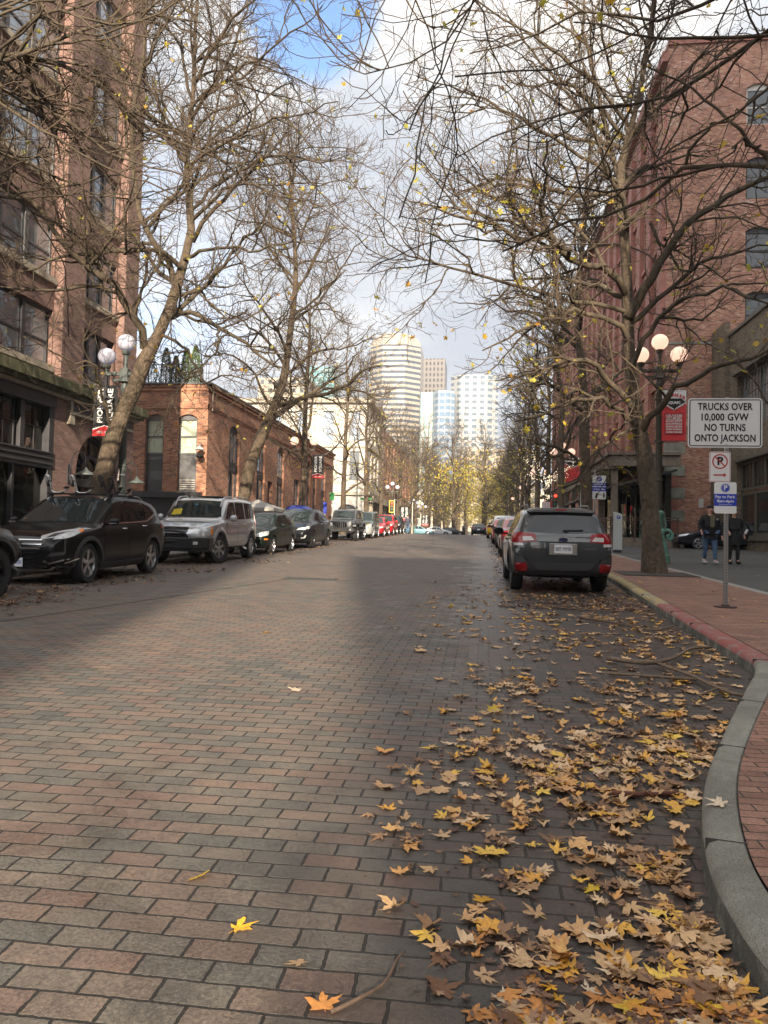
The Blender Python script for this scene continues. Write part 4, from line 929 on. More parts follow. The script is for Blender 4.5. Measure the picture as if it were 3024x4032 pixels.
mb = MB(); mb.prism([(30.5, 1.5), (40.6, 1.5), (40.6, 1.72), (30.5, 1.72)], 0, 0.15, T6); mb.prism([(29.9, 9.78), (40.6, 9.78), (40.6, 9.9), (29.9, 9.9)], 0, 0.25, T6); mb.prism([(30.4, 5.42), (40.6, 5.42), (40.6, 5.6), (30.4, 5.6)], 0, 0.08, T6); mb.build('sill', M_olive, B6)
slab(T6, 41.6, 43.9, 0.5, 12.9, 0, 0.25, 'pilaster', M_brickBr, B6)
mb = MB(); mb.prism([(20, 12.1), (41.6, 12.1), (41.6, 12.25), (20, 12.25)], -0.5, 0.1, T6); mb.bb((12.7, 20, 12.0), (30, 43.9, 12.1)); mb.bb((12.65, 19.8, 0.4), (30, 20, 12.1)); mb.build('roof', M_olive, B6)

# ---- distant towers -------------------------------------------------------------
def fac_mat(name, wall, glass, nu, nv, fu=0.5, fv=0.5, rough=0.5, grough=0.15):
    "facade of spandrel bands and glazing; nu, nv = bay width and storey height in metres"
    s = NT(name); v, pos, sp = s.wallvec(); sv = s.n('ShaderNodeSeparateXYZ'); s.L(v, sv.inputs[0])
    a = s.math('FRACT', s.math('DIVIDE', sv.outputs[0], nu)); b = s.math('FRACT', s.math('DIVIDE', sv.outputs[1], nv))
    m = s.math('MULTIPLY', s.math('GREATER_THAN', a, 1 - fu), s.math('GREATER_THAN', b, 1 - fv))
    s.L(s.mix(m, wall, glass), s.b.inputs['Base Color']); s.L(s.mr(m, 0, 1, rough, grough), s.b.inputs['Roughness']); return s.m
def tower(name, label, poly, z1, mat, rmat, extra=None, z0=0.0, rib=None):
    t = building(name, label); n = len(poly); mb = MB(); V = [(x, y, z0) for x, y in poly] + [(x, y, z1) for x, y in poly]
    mb.add(V, [(i, (i + 1) % n, n + (i + 1) % n, n + i) for i in range(n)]); mb.build('facade', mat, t)
    m2 = MB(); m2.add(V[n:], [tuple(range(n))]); m2.build('roof', rmat, t)
    return t
M_tRound = fac_mat('cream banded facade', (0.29, 0.25, 0.20), (0.055, 0.065, 0.085), 3.0, 3.1, 1.0, 0.5)
M_tBrown = fac_mat('brown ribbed facade', (0.075, 0.060, 0.048), (0.02, 0.02, 0.022), 2.6, 3.8, 0.45, 0.6)
M_tGlass = fac_mat('pale blue glass facade', (0.24, 0.26, 0.28), (0.11, 0.17, 0.24), 2.8, 3.2, 0.86, 0.6)
M_tWhite = fac_mat('white balcony facade', (0.24, 0.24, 0.235), (0.09, 0.12, 0.15), 4.0, 3.2, 0.6, 0.5)
M_tTeal = fac_mat('teal glass facade', (0.20, 0.27, 0.27), (0.08, 0.20, 0.21), 2.0, 3.6, 0.85, 0.8)
M_tStripe = fac_mat('striped facade', (0.30, 0.27, 0.25), (0.15, 0.26, 0.24), 2.1, 60, 0.35, 1.0)
M_tCream = fac_mat('cream punched facade', (0.32, 0.27, 0.20), (0.08, 0.08, 0.08), 3.6, 3.9, 0.5, 0.5)
def box_poly(x0, x1, y, d): return [(x0, y), (x1, y), (x1, y + d), (x0, y + d)]
# tower with a vaulted top: octagonal plan, curved crown
t = building('banded_tower', 'pale cream office tower with dark window bands and a rounded vaulted top')
x0, x1, yb = -66.0, -36.8, 430.0; cx = (x0 + x1) / 2; hw = (x1 - x0) / 2
pl = [(x0, yb + 7), (x0 + 8, yb), (x1 - 8, yb), (x1, yb + 7), (x1, yb + 30), (x0, yb + 30)]
mb = MB(); V = [(x, y, 0) for x, y in pl] + [(x, y, 111) for x, y in pl]; mb.add(V, [(i, (i + 1) % 6, 6 + (i + 1) % 6, 6 + i) for i in range(6)]); mb.build('facade', M_tRound, t)
mb = MB(); n = 14; V = []
for k in range(n + 1):
    a = math.pi * k / n; x = cx - hw * math.cos(a); zz = 111 + 6.5 * math.sin(a) ** 0.7; off = 7 * max(0.0, (abs(x - cx) - (hw - 8)) / 8)
    V += [(x, yb + off, 111), (x, yb + off, zz), (x, yb + 30, zz), (x, yb + 30, 111)]
F = []
for k in range(n):
    o = k * 4; p = o + 4; F += [(o, p, p + 1, o + 1), (o + 1, p + 1, p + 2, o + 2), (o + 2, p + 2, p + 3, o + 3)]
mb.add(V, F); mb.build('vaulted_crown', pmat('cream crown', (0.29, 0.25, 0.20), 0.6), t)
tower('brown_tower', 'dark brown ribbed tower standing behind the rounded cream tower', box_poly(-45, -27, 520, 30), 124, M_tBrown, M_asph)
tower('striped_tower', 'slim pale tower with vertical green stripes right of the brown tower', box_poly(-32.0, -25.6, 385, 20), 75, M_tStripe, M_asph)
tower('glass_tower', 'pale blue glass apartment tower with white corner bays', [(-25.4, 384), (-23, 380), (-18, 379), (-14.8, 382), (-14.8, 399), (-25.4, 399)], 75, M_tGlass, M_asph)
tower('white_tower', 'tallest white balconied tower at the right of the skyline group', [(-17.7, 404), (-13, 400), (1, 400), (7, 404), (7, 425), (-17.7, 425)], 87, M_tWhite, M_asph)
tower('white_block', 'low cream block at the foot of the skyline towers over the tree tops', box_poly(-8, 24, 330, 20), 40, M_tCream, M_asph)
tower('cream_block', 'broad cream office block with punched windows above the low brick roof', box_poly(-100, -77, 330, 25), 71, M_tCream, M_asph)
tower('cream_block', 'lower cream block stepping down right of the broad office block', box_poly(-77, -58, 332, 25), 61, M_tCream, M_asph)
tower('teal_tower', 'teal glass tower seen faintly through branches left of the rounded tower', box_poly(-95, -80, 402, 20), 92, M_tTeal, M_asph)
tower('street_end_block', 'pale stone building closing the far end of the street behind trees', box_poly(-24, 30, 262, 20), 17, M_tCream, M_asph, z0=1.0)
# unseen blocks added behind the camera, shaped to cut the sun to a strip
S1 = building('sun_blocker', 'added unseen sun blocker behind the viewer on the left of the street')
TZ = lambda u, v, w: (u, v, w)
mb = MB(); mb.prism([(-60, -45), (5.5, -45), (10.8, -75), (-60, -75)], -2, 28, TZ); mb.build('wall', M_brickL, S1)
S3 = building('sun_blocker', 'added lower sun blocker closing the gap between the two behind the viewer')
mb = MB(); mb.prism([(5.6, -46), (7.9, -46), (10, -58), (7.7, -58)], -2, 18.3, TZ); mb.build('wall', M_brickL, S3)  # added low across the gap to put the nearest paving in shade
S2 = building('sun_blocker', 'added unseen sun blocker behind the viewer on the right of the street')
mb = MB(); mb.prism([(8.0, -45), (22, -45), (27, -75), (13.3, -75)], -2, 28, TZ); mb.prism([(14.5, -44), (45, -44), (45, 6), (14.5, 6)], -2, 52, TZ); mb.build('wall', M_brickBr, S2)  # the taller block is added to keep the right brick facade in shade
# ================================================================== trees
CAMP = np.array([0, 0, CAM_H]); _R = np.array(r2); _U = np.array(u2); _F = np.array(f)
def ray3(x, y): return _F + _R * (x - 1512) / 3028 - _U * (y - 2016) / 3028
def root_to(b, L, keep):
    'start the limbs that leave the trunk on the trunk itself'
    return [(([b + np.array([0, 0, max(1.0, min(9.5, P[0][2] - b[2] - 0.6))])] + list(P)) if i in keep else P, r0, r1) for i, (P, r0, r1) in enumerate(L)]
def py(x, y, Y): d = ray3(x, y); return CAMP + d * Y / d[1]
def trace(P, Y0, Y1=None):
    "branch path measured on the photo, given a real depth running from Y0 to Y1"
    Y1 = Y0 if Y1 is None else Y1; n = len(P)
    return [py(x, y, Y0 + (Y1 - Y0) * i / max(n - 1, 1)) for i, (x, y) in enumerate(P)]
def resample(P, n):
    P = np.array(catmull([Vector(p) for p in P], 5)); s = np.r_[0, np.cumsum(np.linalg.norm(np.diff(P, axis=0), axis=1))]; t = np.linspace(0, s[-1], n)
    return np.column_stack([np.interp(t, s, P[:, k]) for k in range(3)]), s[-1]
def spawn(PA, RA, LA, rng, dens, ang, lr, n, kink, up, tmin=0.12, rr_=0.55, lmin=0.15, wob=0.18, lmax=9e9):
    "children along every parent polyline (vectorised). PA (M,k,3) RA (M,k) LA (M,)"
    M, k, _ = PA.shape; cnt = np.maximum(0, np.round(LA * dens + rng.uniform(-0.5, 0.5, M))).astype(int); cnt = np.minimum(cnt, 40)
    idx = np.repeat(np.arange(M), cnt); N = len(idx)
    if N == 0: return np.zeros((0, n, 3)), np.zeros((0, n)), np.zeros(0)
    t = tmin + (1 - tmin) * rng.random(N) ** 0.85; fpos = t * (k - 1); i0 = np.minimum(fpos.astype(int), k - 2); fr = (fpos - i0)[:, None]
    p0 = PA[idx, i0] * (1 - fr) + PA[idx, i0 + 1] * fr; tan = PA[idx, i0 + 1] - PA[idx, i0]; tan /= np.linalg.norm(tan, axis=1, keepdims=True) + 1e-9
    r0 = RA[idx, i0] * (1 - fr[:, 0]) + RA[idx, i0 + 1] * fr[:, 0]
    a = R(ang) * rng.uniform(0.65, 1.3, N); q = rng.normal(0, 1, (N, 3)); q -= tan * np.sum(q * tan, 1, keepdims=True); q /= np.linalg.norm(q, axis=1, keepdims=True)
    d = tan * np.cos(a)[:, None] + q * np.sin(a)[:, None]; L = np.clip(LA[idx] * lr * rng.uniform(0.5, 1.35, N) * (1.15 - 0.65 * t), lmin, lmax)
    st = L / (n - 1); P = np.zeros((N, n, 3)); P[:, 0] = p0; pk = np.cross(d, rng.normal(0, 1, (N, 3))); pk /= np.linalg.norm(pk, axis=1, keepdims=True)
    for j in range(1, n):
        d = d + rng.normal(0, wob, (N, 3)) + pk * kink * (1 if j % 2 else -1) * rng.uniform(0.4, 1.2, (N, 1)); d[:, 2] += up
        d /= np.linalg.norm(d, axis=1, keepdims=True); P[:, j] = P[:, j - 1] + d * st[:, None]
    rb = np.minimum(r0 * rr_, 0.011 * L ** 1.1 + 0.0028); RR = rb[:, None] * np.linspace(1, 0.35, n)[None]; RR = np.maximum(RR, 0.0022)
    return P, RR, L
def tubes(P, RR, sides):
    M, n, _ = P.shape
    if M == 0: return np.zeros((0, 3)), np.zeros((0, 4), int)
    T = np.zeros_like(P); T[:, 1:-1] = P[:, 2:] - P[:, :-2]; T[:, 0] = P[:, 1] - P[:, 0]; T[:, -1] = P[:, -1] - P[:, -2]; T /= np.linalg.norm(T, axis=2, keepdims=True) + 1e-9
    ref = np.where(np.abs(T[:, :1, 2:3]) < 0.85, np.array([0, 0, 1.0]), np.array([1.0, 0, 0])); A = np.cross(T, np.broadcast_to(ref, T.shape)); A /= np.linalg.norm(A, axis=2, keepdims=True) + 1e-9; B = np.cross(T, A)
    ang = np.arange(sides) * 2 * np.pi / sides; V = P[:, :, None] + RR[:, :, None, None] * (A[:, :, None] * np.cos(ang)[None, None, :, None] + B[:, :, None] * np.sin(ang)[None, None, :, None])
    base = (np.arange(M) * n * sides)[:, None, None]; i = np.arange(n - 1)[None, :, None] * sides; k = np.arange(sides)[None, None]; k2 = (k + 1) % sides
    F = np.stack([base + i + k, base + i + k2, base + i + sides + k2, base + i + sides + k], -1).reshape(-1, 4)
    return V.reshape(-1, 3), F
def np_mesh(name, chunks, mat, parent, smooth=True):
    VV = []; FF = []; o = 0
    for V, F in chunks:
        if len(V) == 0: continue
        VV.append(V); FF.append(F + o); o += len(V)
    V = np.vstack(VV).astype(np.float32); F = np.vstack(FF).astype(np.int32)
    me = bpy.data.meshes.new(name); me.vertices.add(len(V)); me.vertices.foreach_set('co', V.ravel()); me.loops.add(F.size); me.loops.foreach_set('vertex_index', F.ravel())
    me.polygons.add(len(F)); me.polygons.foreach_set('loop_start', np.arange(0, F.size, F.shape[1], dtype=np.int32)); me.polygons.foreach_set('loop_total', np.full(len(F), F.shape[1], np.int32))
    if smooth: me.polygons.foreach_set('use_smooth', np.ones(len(F), bool))
    me.update(calc_edges=True); me.materials.append(mat); ob = bpy.data.objects.new(name, me); COL.objects.link(ob); ob.parent = parent; return ob
def bark_mat(name, stops, sc=9, bumpd=0.02):
    s = NT(name); g = s.n('ShaderNodeTexCoord'); m = s.n('ShaderNodeMapping'); m.inputs['Scale'].default_value = (1, 1, 0.55); s.L(g.outputs['Object'], m.inputs[0])
    v = s.n('ShaderNodeTexVoronoi'); v.inputs['Scale'].default_value = sc; nn = s.n('ShaderNodeTexNoise'); nn.inputs['Scale'].default_value = 4; nn.inputs['Detail'].default_value = 5; s.L(m.outputs[0], nn.inputs['Vector'])
    mx_ = s.mix(0.22, (0.5, 0.5, 0.5), nn.outputs['Color']); ad = s.n('ShaderNodeVectorMath', operation='ADD'); s.L(m.outputs[0], ad.inputs[0]); s.L(mx_, ad.inputs[1]); s.L(ad.outputs[0], v.inputs['Vector'])
    n1_ = s.noise(m.outputs[0], 3, 7, 0.7, 0.5); n2_ = s.noise(m.outputs[0], 22, 6, 0.75)
    t = s.math('ADD', s.math('MULTIPLY', n1_, 0.6), s.math('MULTIPLY', n2_, 0.4)); c = s.ramp(t, stops)
    c = s.mix(0.7, c, s.ramp(v.outputs['Distance'], [(0.0, (1.25, 1.2, 1.1)), (0.5, (0.9, 0.9, 0.9)), (0.9, (0.5, 0.5, 0.5))]), 'MULTIPLY')
    s.L(c, s.b.inputs['Base Color']); s.b.inputs['Roughness'].default_value = 0.9
    s.L(s.bump(s.math('ADD', s.math('MULTIPLY', v.outputs['Distance'], -1.0), s.math('MULTIPLY', n2_, 0.8)), 0.8, bumpd), s.b.inputs['Normal']); return s.m
M_bark = bark_mat('flaking plane bark', sc=15, bumpd=0.035, stops=[(0.30, (0.040, 0.028, 0.019)), (0.48, (0.085, 0.062, 0.041)), (0.62, (0.14, 0.105, 0.070)), (0.75, (0.21, 0.17, 0.115))])
M_limb = bark_mat('limb bark', [(0.3, (0.036, 0.026, 0.017)), (0.5, (0.070, 0.053, 0.034)), (0.7, (0.12, 0.095, 0.062))], 6, 0.01)
M_twig = pmat('twig bark', (0.085, 0.060, 0.040), 0.85)
M_leafT = leaf_mat('autumn tree leaves', [(0, (0.34, 0.15, 0.03)), (0.15, (0.55, 0.36, 0.04)), (0.5, (0.56, 0.48, 0.08)), (0.8, (0.44, 0.44, 0.09)), (1, (0.62, 0.50, 0.06))], trans=0.45)
def tree_leaves(pts, rng, smin, smax, name, parent):
    T = [leaf_geo(rng, 1.0, 0.5) for _ in range(4)]; VV = []; FF = []; o = 0
    for p in pts:
        # a light leaf: only the outline ring, as quads to the middle rib
        V, F = T[int(rng.integers(4))]; n = len(LO); Q = V[1 + n:1 + 2 * n:2]; s_ = rng.uniform(smin, smax)
        q = rng.normal(0, 1, 3); ax = Vector(q).normalized(); M = np.array(Matrix.Rotation(rng.uniform(0, 6.28), 3, ax) @ Matrix.Rotation(rng.uniform(0, 6.28), 3, 'Z')); C = (Q.mean(0)[None])
        W = np.vstack([C, Q]) * s_ @ M.T + p; m = len(Q); VV.append(W); FF.append(np.array([(0, 1 + i, 1 + (i + 1) % m) for i in range(m)]) + o); o += len(W)
    if VV: return np_mesh(name, [(np.vstack(VV), np.vstack(FF))], M_leafT, parent, False)
def make_tree(name, base, label, trunk, limbs, seed, detail=1.0, leaves=100, auto=6, leaf_low=0.35, lsize=(0.05, 0.09), group='bare plane trees lining the street', autol=(3.5, 5.5), twigmin=0.0, tmin=0.0034, autorange=(0.30, 0.97), l4=True):
    """trunk: [(point, radius)...]; limbs: [(points, r0, r1)...] in world space; the rest of the crown grows from them"""
    rng = np.random.default_rng(seed); t = thing(name, tuple(base), label, 'tree', group=group); off = np.array(base)
    tp = np.array([p for p, _ in trunk]) - off; tr = np.array([r for _, r in trunk])
    TP, TL = resample(tp, 26); s0 = np.r_[0, np.cumsum(np.linalg.norm(np.diff(tp, axis=0), axis=1))]; TR = np.interp(np.linspace(0, s0[-1], 26), s0, tr)
    TR = TR * (1 + 0.05 * np.sin(np.arange(26) * 2.1)); TR[0] *= 1.3; TR[1] *= 1.05
    V, F = tubes(TP[None], TR[None], 14); np_mesh('trunk', [(V, F)], M_bark, t)
    LP = []; LR = []; LL = []
    for P, r0, r1 in limbs:
        q, L = resample(np.array(P) - off, 14); q[1:-1] += rng.normal(0, 0.035, (12, 3)); LP.append(q); LR.append(np.linspace(r0, r1, 14)); LL.append(L)
    if auto:
        for j in range(auto):
            u = autorange[0] + (autorange[1] - autorange[0]) * (j + rng.uniform(0.1, 0.9)) / auto; i = int(u * 25); p = TP[i]; a = j * 2.4 + rng.uniform(-0.5, 0.5); el = R(rng.uniform(18, 50) + 25 * u)
            d = np.array([math.cos(a) * math.cos(el), math.sin(a) * math.cos(el), math.sin(el)]); L = rng.uniform(*autol) * (1.15 - 0.5 * u); q = [p]; dd = d.copy()
            for _ in range(13):
                dd = dd + rng.normal(0, 0.15, 3); dd[2] += 0.015; dd /= np.linalg.norm(dd); q.append(q[-1] + dd * L / 13)
            r0 = min(TR[i] * 0.55, 0.10); LP.append(np.array(q)); LR.append(np.linspace(r0, 0.018, 14)); LL.append(L)
    LP.append(resample(TP[13:], 14)[0]); LR.append(np.interp(np.linspace(13, 25, 14), np.arange(26), TR)); LL.append(TL * 0.5)
    LP = np.array(LP); LR = np.array(LR); LL = np.array(LL)
    lim = [tubes(LP[:-1], LR[:-1], 8)] if len(LP) > 1 else []
    P1, R1, L1 = spawn(LP, LR, LL, rng, 2.0 * detail, 52, 0.5, 11, 0.22, 0.02, 0.10, 0.6, 0.8, 0.18, 3.4)
    R1 = np.maximum(R1 * 1.3, 0.009)
    P2, R2, L2 = spawn(P1, R1, L1, rng, 3.6 * detail, 50, 0.5, 8, 0.25, 0.03, 0.08, 0.65, 0.35, 0.2, 1.5)
    P2b, R2b, L2b = spawn(LP, LR * 0.4, LL, rng, 2.2 * detail, 70, 0.25, 8, 0.25, 0.03, 0.06, 0.5, 0.35, 0.22, 1.2); R2 = np.maximum(R2, tmin * 1.5); R2b = np.maximum(R2b, tmin * 1.5)
    P2 = np.concatenate([P2, P2b]); R2 = np.concatenate([R2, R2b]); L2 = np.concatenate([L2, L2b])
    np_mesh('limb', lim + [tubes(P1, R1, 5)], M_limb, t)
    ch = [tubes(P2, R2, 4)]
    if l4:
        P3, R3, L3 = spawn(P2, R2, L2, rng, 5.8 * detail * (1 if tmin < 0.006 else 1.35), 50, 0.5, 5, 0.28, 0.02, 0.05, 0.7, 0.16, 0.22, 0.6); R3 = np.maximum(R3, tmin); ch.append(tubes(P3, R3, 3))
    else: P3 = P2
    np_mesh('twig', ch, M_twig, t)
    if leaves:
        z = P3[:, -1, 2]; zmax = z.max(); wgt = np.exp(-(z / (zmax * leaf_low)) ** 2) + 0.03; wgt /= wgt.sum(); i = rng.choice(len(P3), leaves, p=wgt); base_ = P3[i, -1]
        cl = base_[rng.integers(0, max(3, leaves // 5), leaves)] + rng.normal(0, 0.3, (leaves, 3)); pts_ = np.where(rng.random((leaves, 1)) < 0.5, base_, cl)
        lf = tree_leaves(pts_, rng, lsize[0], lsize[1], 'leaf', t); lf['kind'] = 'stuff'
    return t
def Z(x, y): return gz(y) + KH
# ---- first tree on the left (leaning trunk, behind the black car) ----
YL = 19.6; TR1 = [(401, 1889), (448, 1714), (515, 1563), (570, 1418), (609, 1346), (663, 1231), (705, 1099), (735, 990), (753, 904), (747, 814), (734, 633), (747, 482), (762, 362), (768, 120), (790, -150), (800, -420)]
tp = trace(TR1, YL, 21.2); rad = [.245, .235, .22, .20, .165, .15, .132, .118, .11, .10, .082, .075, .062, .05, .035, .015]
basep = np.array([tp[0][0] - 0.55, 19.3, Z(0, 19.3)]); trk = [(basep, .27), (basep * 0.5 + tp[0] * 0.5, .25)] + list(zip(tp, rad))
lb = [
    (trace([(567, 1370), (555, 1298), (524, 1238), (482, 1159), (422, 1105), (362, 1057), (313, 1021), (265, 984), (199, 900), (157, 832), (60, 735), (0, 693), (-120, 640)], 19.9, 16.5), .115, .035),
    (trace([(720, 1060), (705, 1027), (639, 990), (579, 984), (512, 990), (452, 984), (380, 1010), (280, 1000), (150, 1040), (20, 1090)], 20.2, 17.5), .075, .02),
    (trace([(690, 1130), (675, 1093), (651, 1008), (603, 948), (573, 890), (545, 840), (530, 770), (525, 650), (518, 520), (530, 400), (560, 250), (575, 60), (580, -150)], 20.2, 19.5), .095, .03),
    (trace([(700, 1165), (778, 1141), (874, 1045), (940, 960), (1010, 900), (1060, 800)], 20, 18.5), .06, .02),
    (trace([(681, 1250), (735, 1225), (844, 1274), (915, 1320), (995, 1382), (1070, 1440), (1150, 1480)], 20, 17.5), .07, .02),
    (trace([(640, 1320), (700, 1350), (740, 1390), (790, 1470), (800, 1500), (900, 1480), (990, 1500)], 20, 17), .045, .012),
    (trace([(760, 950), (800, 880), (900, 770), (985, 680), (1040, 620), (1130, 520)], 20.5, 19), .07, .02),
    (trace([(753, 870), (820, 800), (900, 740), (1000, 730), (1100, 780), (1250, 790)], 20.5, 18), .055, .015),
    (trace([(735, 640), (690, 580), (650, 520), (630, 430), (600, 300)], 20.5, 22), .06, .02),
    (trace([(745, 490), (800, 400), (870, 300), (920, 180), (960, 60), (980, -60)], 20.8, 20), .055, .02),
    (trace([(725, 1020), (800, 985), (900, 975), (1000, 990), (1120, 950), (1240, 960)], 20.2, 18), .055, .012),
    (trace([(750, 470), (820, 370), (930, 280), (1060, 190), (1190, 100), (1270, 20)], 20.6, 18), .05, .012),
    (trace([(735, 660), (830, 590), (960, 520), (1080, 470), (1210, 440), (1330, 400)], 20.4, 17.5), .05, .012),
    (trace([(750, 830), (860, 720), (990, 640), (1110, 610), (1260, 640), (1370, 610)], 20.4, 17.5), .05, .012),
    (trace([(762, 330), (830, 200), (930, 60), (1060, -60), (1180, -200)], 20.6, 18), .05, .012),
    (trace([(434, 1680), (400, 1560), (380, 1450), (300, 1420), (200, 1380), (80, 1320)], 19.6, 17.5), .05, .012),
]
make_tree('plane_tree', basep, 'leaning plane tree rising behind the black car at the left', trk, lb, 3, 1.12, 240, 9, 0.5, (0.07, 0.11))
# ---- first tree on the right ----
YR = 18.7; b1 = py(2577, 2257, YR); b1[2] = Z(0, YR)
TR2 = [(2566, 2104), (2554, 1935), (2537, 1793), (2515, 1680), (2498, 1596), (2486, 1454), (2475, 1341), (2470, 1200), (2470, 1117), (2459, 940), (2441, 705), (2458, 600), (2475, 540), (2500, 441), (2530, 300), (2560, 120), (2580, -100), (2590, -350)]
rad = [.212, .198, .19, .18, .155, .145, .135, .135, .13, .12, .11, .095, .085, .07, .06, .045, .03, .015]
trk = [(b1, .24)] + list(zip(trace(TR2, YR, 19.5), rad))
lb = [
    (trace([(2535, 1690), (2560, 1650), (2616, 1584), (2661, 1522), (2752, 1482), (2808, 1443), (2893, 1426), (2960, 1400), (3040, 1365), (3150, 1330)], 18.7, 16.5), .085, .03),
    (trace([(2500, 1620), (2441, 1545), (2373, 1471), (2322, 1426), (2260, 1410), (2180, 1440), (2100, 1490), (2000, 1530)], 18.7, 16.5), .08, .02),
    (trace([(2505, 1670), (2430, 1607), (2362, 1573), (2300, 1567), (2220, 1590), (2120, 1640), (2030, 1660)], 18.7, 16), .06, .015),
    (trace([(2505, 1690), (2475, 1697), (2413, 1725), (2368, 1754), (2345, 1810), (2300, 1860), (2240, 1900)], 18.6, 17), .05, .012),
    (trace([(2475, 1250), (2517, 1175), (2570, 1087), (2623, 999), (2676, 922), (2723, 870), (2800, 811), (2900, 760), (3040, 690)], 18.9, 18), .125, .05),
    (trace([(2465, 1160), (2440, 1110), (2360, 1060), (2290, 1040), (2210, 1010), (2200, 950), (2160, 930), (2060, 940), (1980, 900), (1860, 860), (1700, 830), (1640, 850)], 19, 15.5), .095, .015),
    (trace([(2490, 1440), (2540, 1330), (2600, 1250), (2680, 1190), (2760, 1160), (2850, 1130), (2930, 1170), (3040, 1200)], 18.7, 16.5), .07, .02),
    (trace([(2470, 1330), (2400, 1260), (2300, 1235), (2200, 1240), (2100, 1280), (2000, 1330), (1900, 1380)], 18.8, 16.5), .07, .015),
    (trace([(2450, 740), (2420, 640), (2390, 560), (2370, 440), (2340, 300), (2300, 150), (2290, -60)], 19.2, 20), .075, .025),
    (trace([(2455, 800), (2380, 760), (2260, 770), (2140, 740), (2040, 700), (1920, 720), (1800, 760)], 19.2, 17), .06, .015),
    (trace([(2460, 600), (2500, 500), (2600, 380), (2700, 280), (2800, 200)], 19.2, 18.5), .06, .02),
    (trace([(2470, 560), (2400, 470), (2300, 380), (2180, 300), (2080, 180), (2000, 60)], 19.3, 18), .055, .015),
    (trace([(2455, 730), (2300, 620), (2130, 500), (1960, 420), (1790, 350), (1640, 300)], 19.2, 16), .05, .012),
    (trace([(2480, 500), (2340, 330), (2160, 180), (1960, 60), (1800, -60)], 19.3, 16.5), .05, .012),
    (trace([(2470, 1230), (2330, 1200), (2150, 1160), (1980, 1110), (1830, 1060), (1690, 1030), (1560, 980), (1480, 860)], 19, 15), .06, .010),
    (trace([(2560, 880), (2640, 1010), (2690, 1060), (2760, 1040), (2860, 1100), (2960, 1080)], 18.9, 17.5), .04, .012),
]
make_tree('plane_tree', b1, 'mottled plane tree standing in the iron grate on the right sidewalk', trk, lb, 4, 1.12, 480, 8, 0.42, (0.07, 0.115))
# ---- trees just outside the frame whose branches reach in ----
b = np.array([-10.1, 9.2, Z(0, 9.2)])
trk = [(b + (0, 0, h), r_) for h, r_ in ((0, .27), (2, .25), (4, .22), (6, .17), (8, .12), (11, .07), (14, .02))]
lb = [
    (trace([(-250, 250), (-100, 215), (0, 190), (90, 215), (210, 240), (290, 275), (370, 305), (440, 370), (490, 420), (540, 470), (640, 530), (740, 570), (850, 620)], 9.6, 12.5), .062, .016),
    (trace([(-200, 300), (-60, 265), (60, 250), (120, 190), (250, 130), (370, 95), (480, 60), (600, 50), (720, 85), (800, 90)], 9.4, 12), .052, .014),
    (trace([(60, 220), (120, 300), (200, 400), (240, 480), (300, 560), (330, 620)], 10, 11.5), .036, .012),
    (trace([(-250, 560), (-100, 600), (0, 600), (130, 660), (230, 710), (310, 730), (400, 700), (470, 690)], 9.5, 12), .042, .012),
    (trace([(-250, 60), (0, 40), (150, -20), (300, -60)], 9.3, 10.5), .04, .014),
    (trace([(-200, 720), (0, 770), (90, 800), (150, 860), (260, 900), (330, 950)], 9.5, 12.5), .04, .01),
]
make_tree('plane_tree', b, 'plane tree just outside the left edge whose pale limbs sweep across the brick facade', trk, root_to(b, lb, (0, 1, 3, 4, 5)), 5, 1.0, 45, 6, 0.6, autol=(3, 4.5), autorange=(0.5, 0.97))
b = np.array([5.6, 6.6, Z(0, 6.6)])
trk = [(b + (0, 0, h), r_) for h, r_ in ((0, .26), (2, .24), (4, .21), (6, .16), (8, .11), (11, .06), (13, .02))]
lb = [
    (trace([(3300, 720), (3150, 700), (3024, 665), (2946, 625), (2800, 646), (2676, 672), (2594, 746), (2535, 817), (2417, 846), (2300, 864), (2230, 880), (2150, 910), (2060, 940), (1980, 990)], 7.5, 10.5), .043, .013),
    (trace([(3250, 30), (3150, 80), (3024, 123), (2946, 170), (2858, 253), (2741, 335), (2653, 376), (2553, 405), (2417, 429), (2300, 441), (2150, 470), (2020, 520), (1900, 560), (1800, 620)], 7.4, 10.5), .036, .009),
    (trace([(3200, -100), (2900, -60), (2750, 0), (2600, 70), (2480, 60), (2350, 40), (2200, 60), (2100, 110), (2000, 170), (1850, 210)], 7.4, 10), .030, .009),
    (trace([(2150, -200), (1900, -60), (1840, 70), (1790, 130), (1720, 190), (1620, 250), (1540, 280), (1400, 290), (1300, 240)], 7.8, 9.5), .022, .006),
    (trace([(1800, -150), (1700, 0), (1640, 70), (1590, 130), (1560, 200), (1510, 290), (1440, 390), (1360, 440)], 8, 9.5), .017, .005),
    (trace([(3024, 665), (2960, 560), (2900, 570), (2850, 640)], 7.6, 7.6), .02, .008),
    (trace([(2700, 650), (2740, 560), (2830, 480), (2950, 440), (3024, 380)], 8.5, 8), .02, .007),
]
make_tree('plane_tree', b, 'plane tree just outside the right edge whose dark limbs reach over the street', trk, root_to(b, lb, (0, 1, 2, 3, 4)), 6, 0.56, 60, 4, 0.55, autol=(2.5, 4), autorange=(0.45, 0.95))
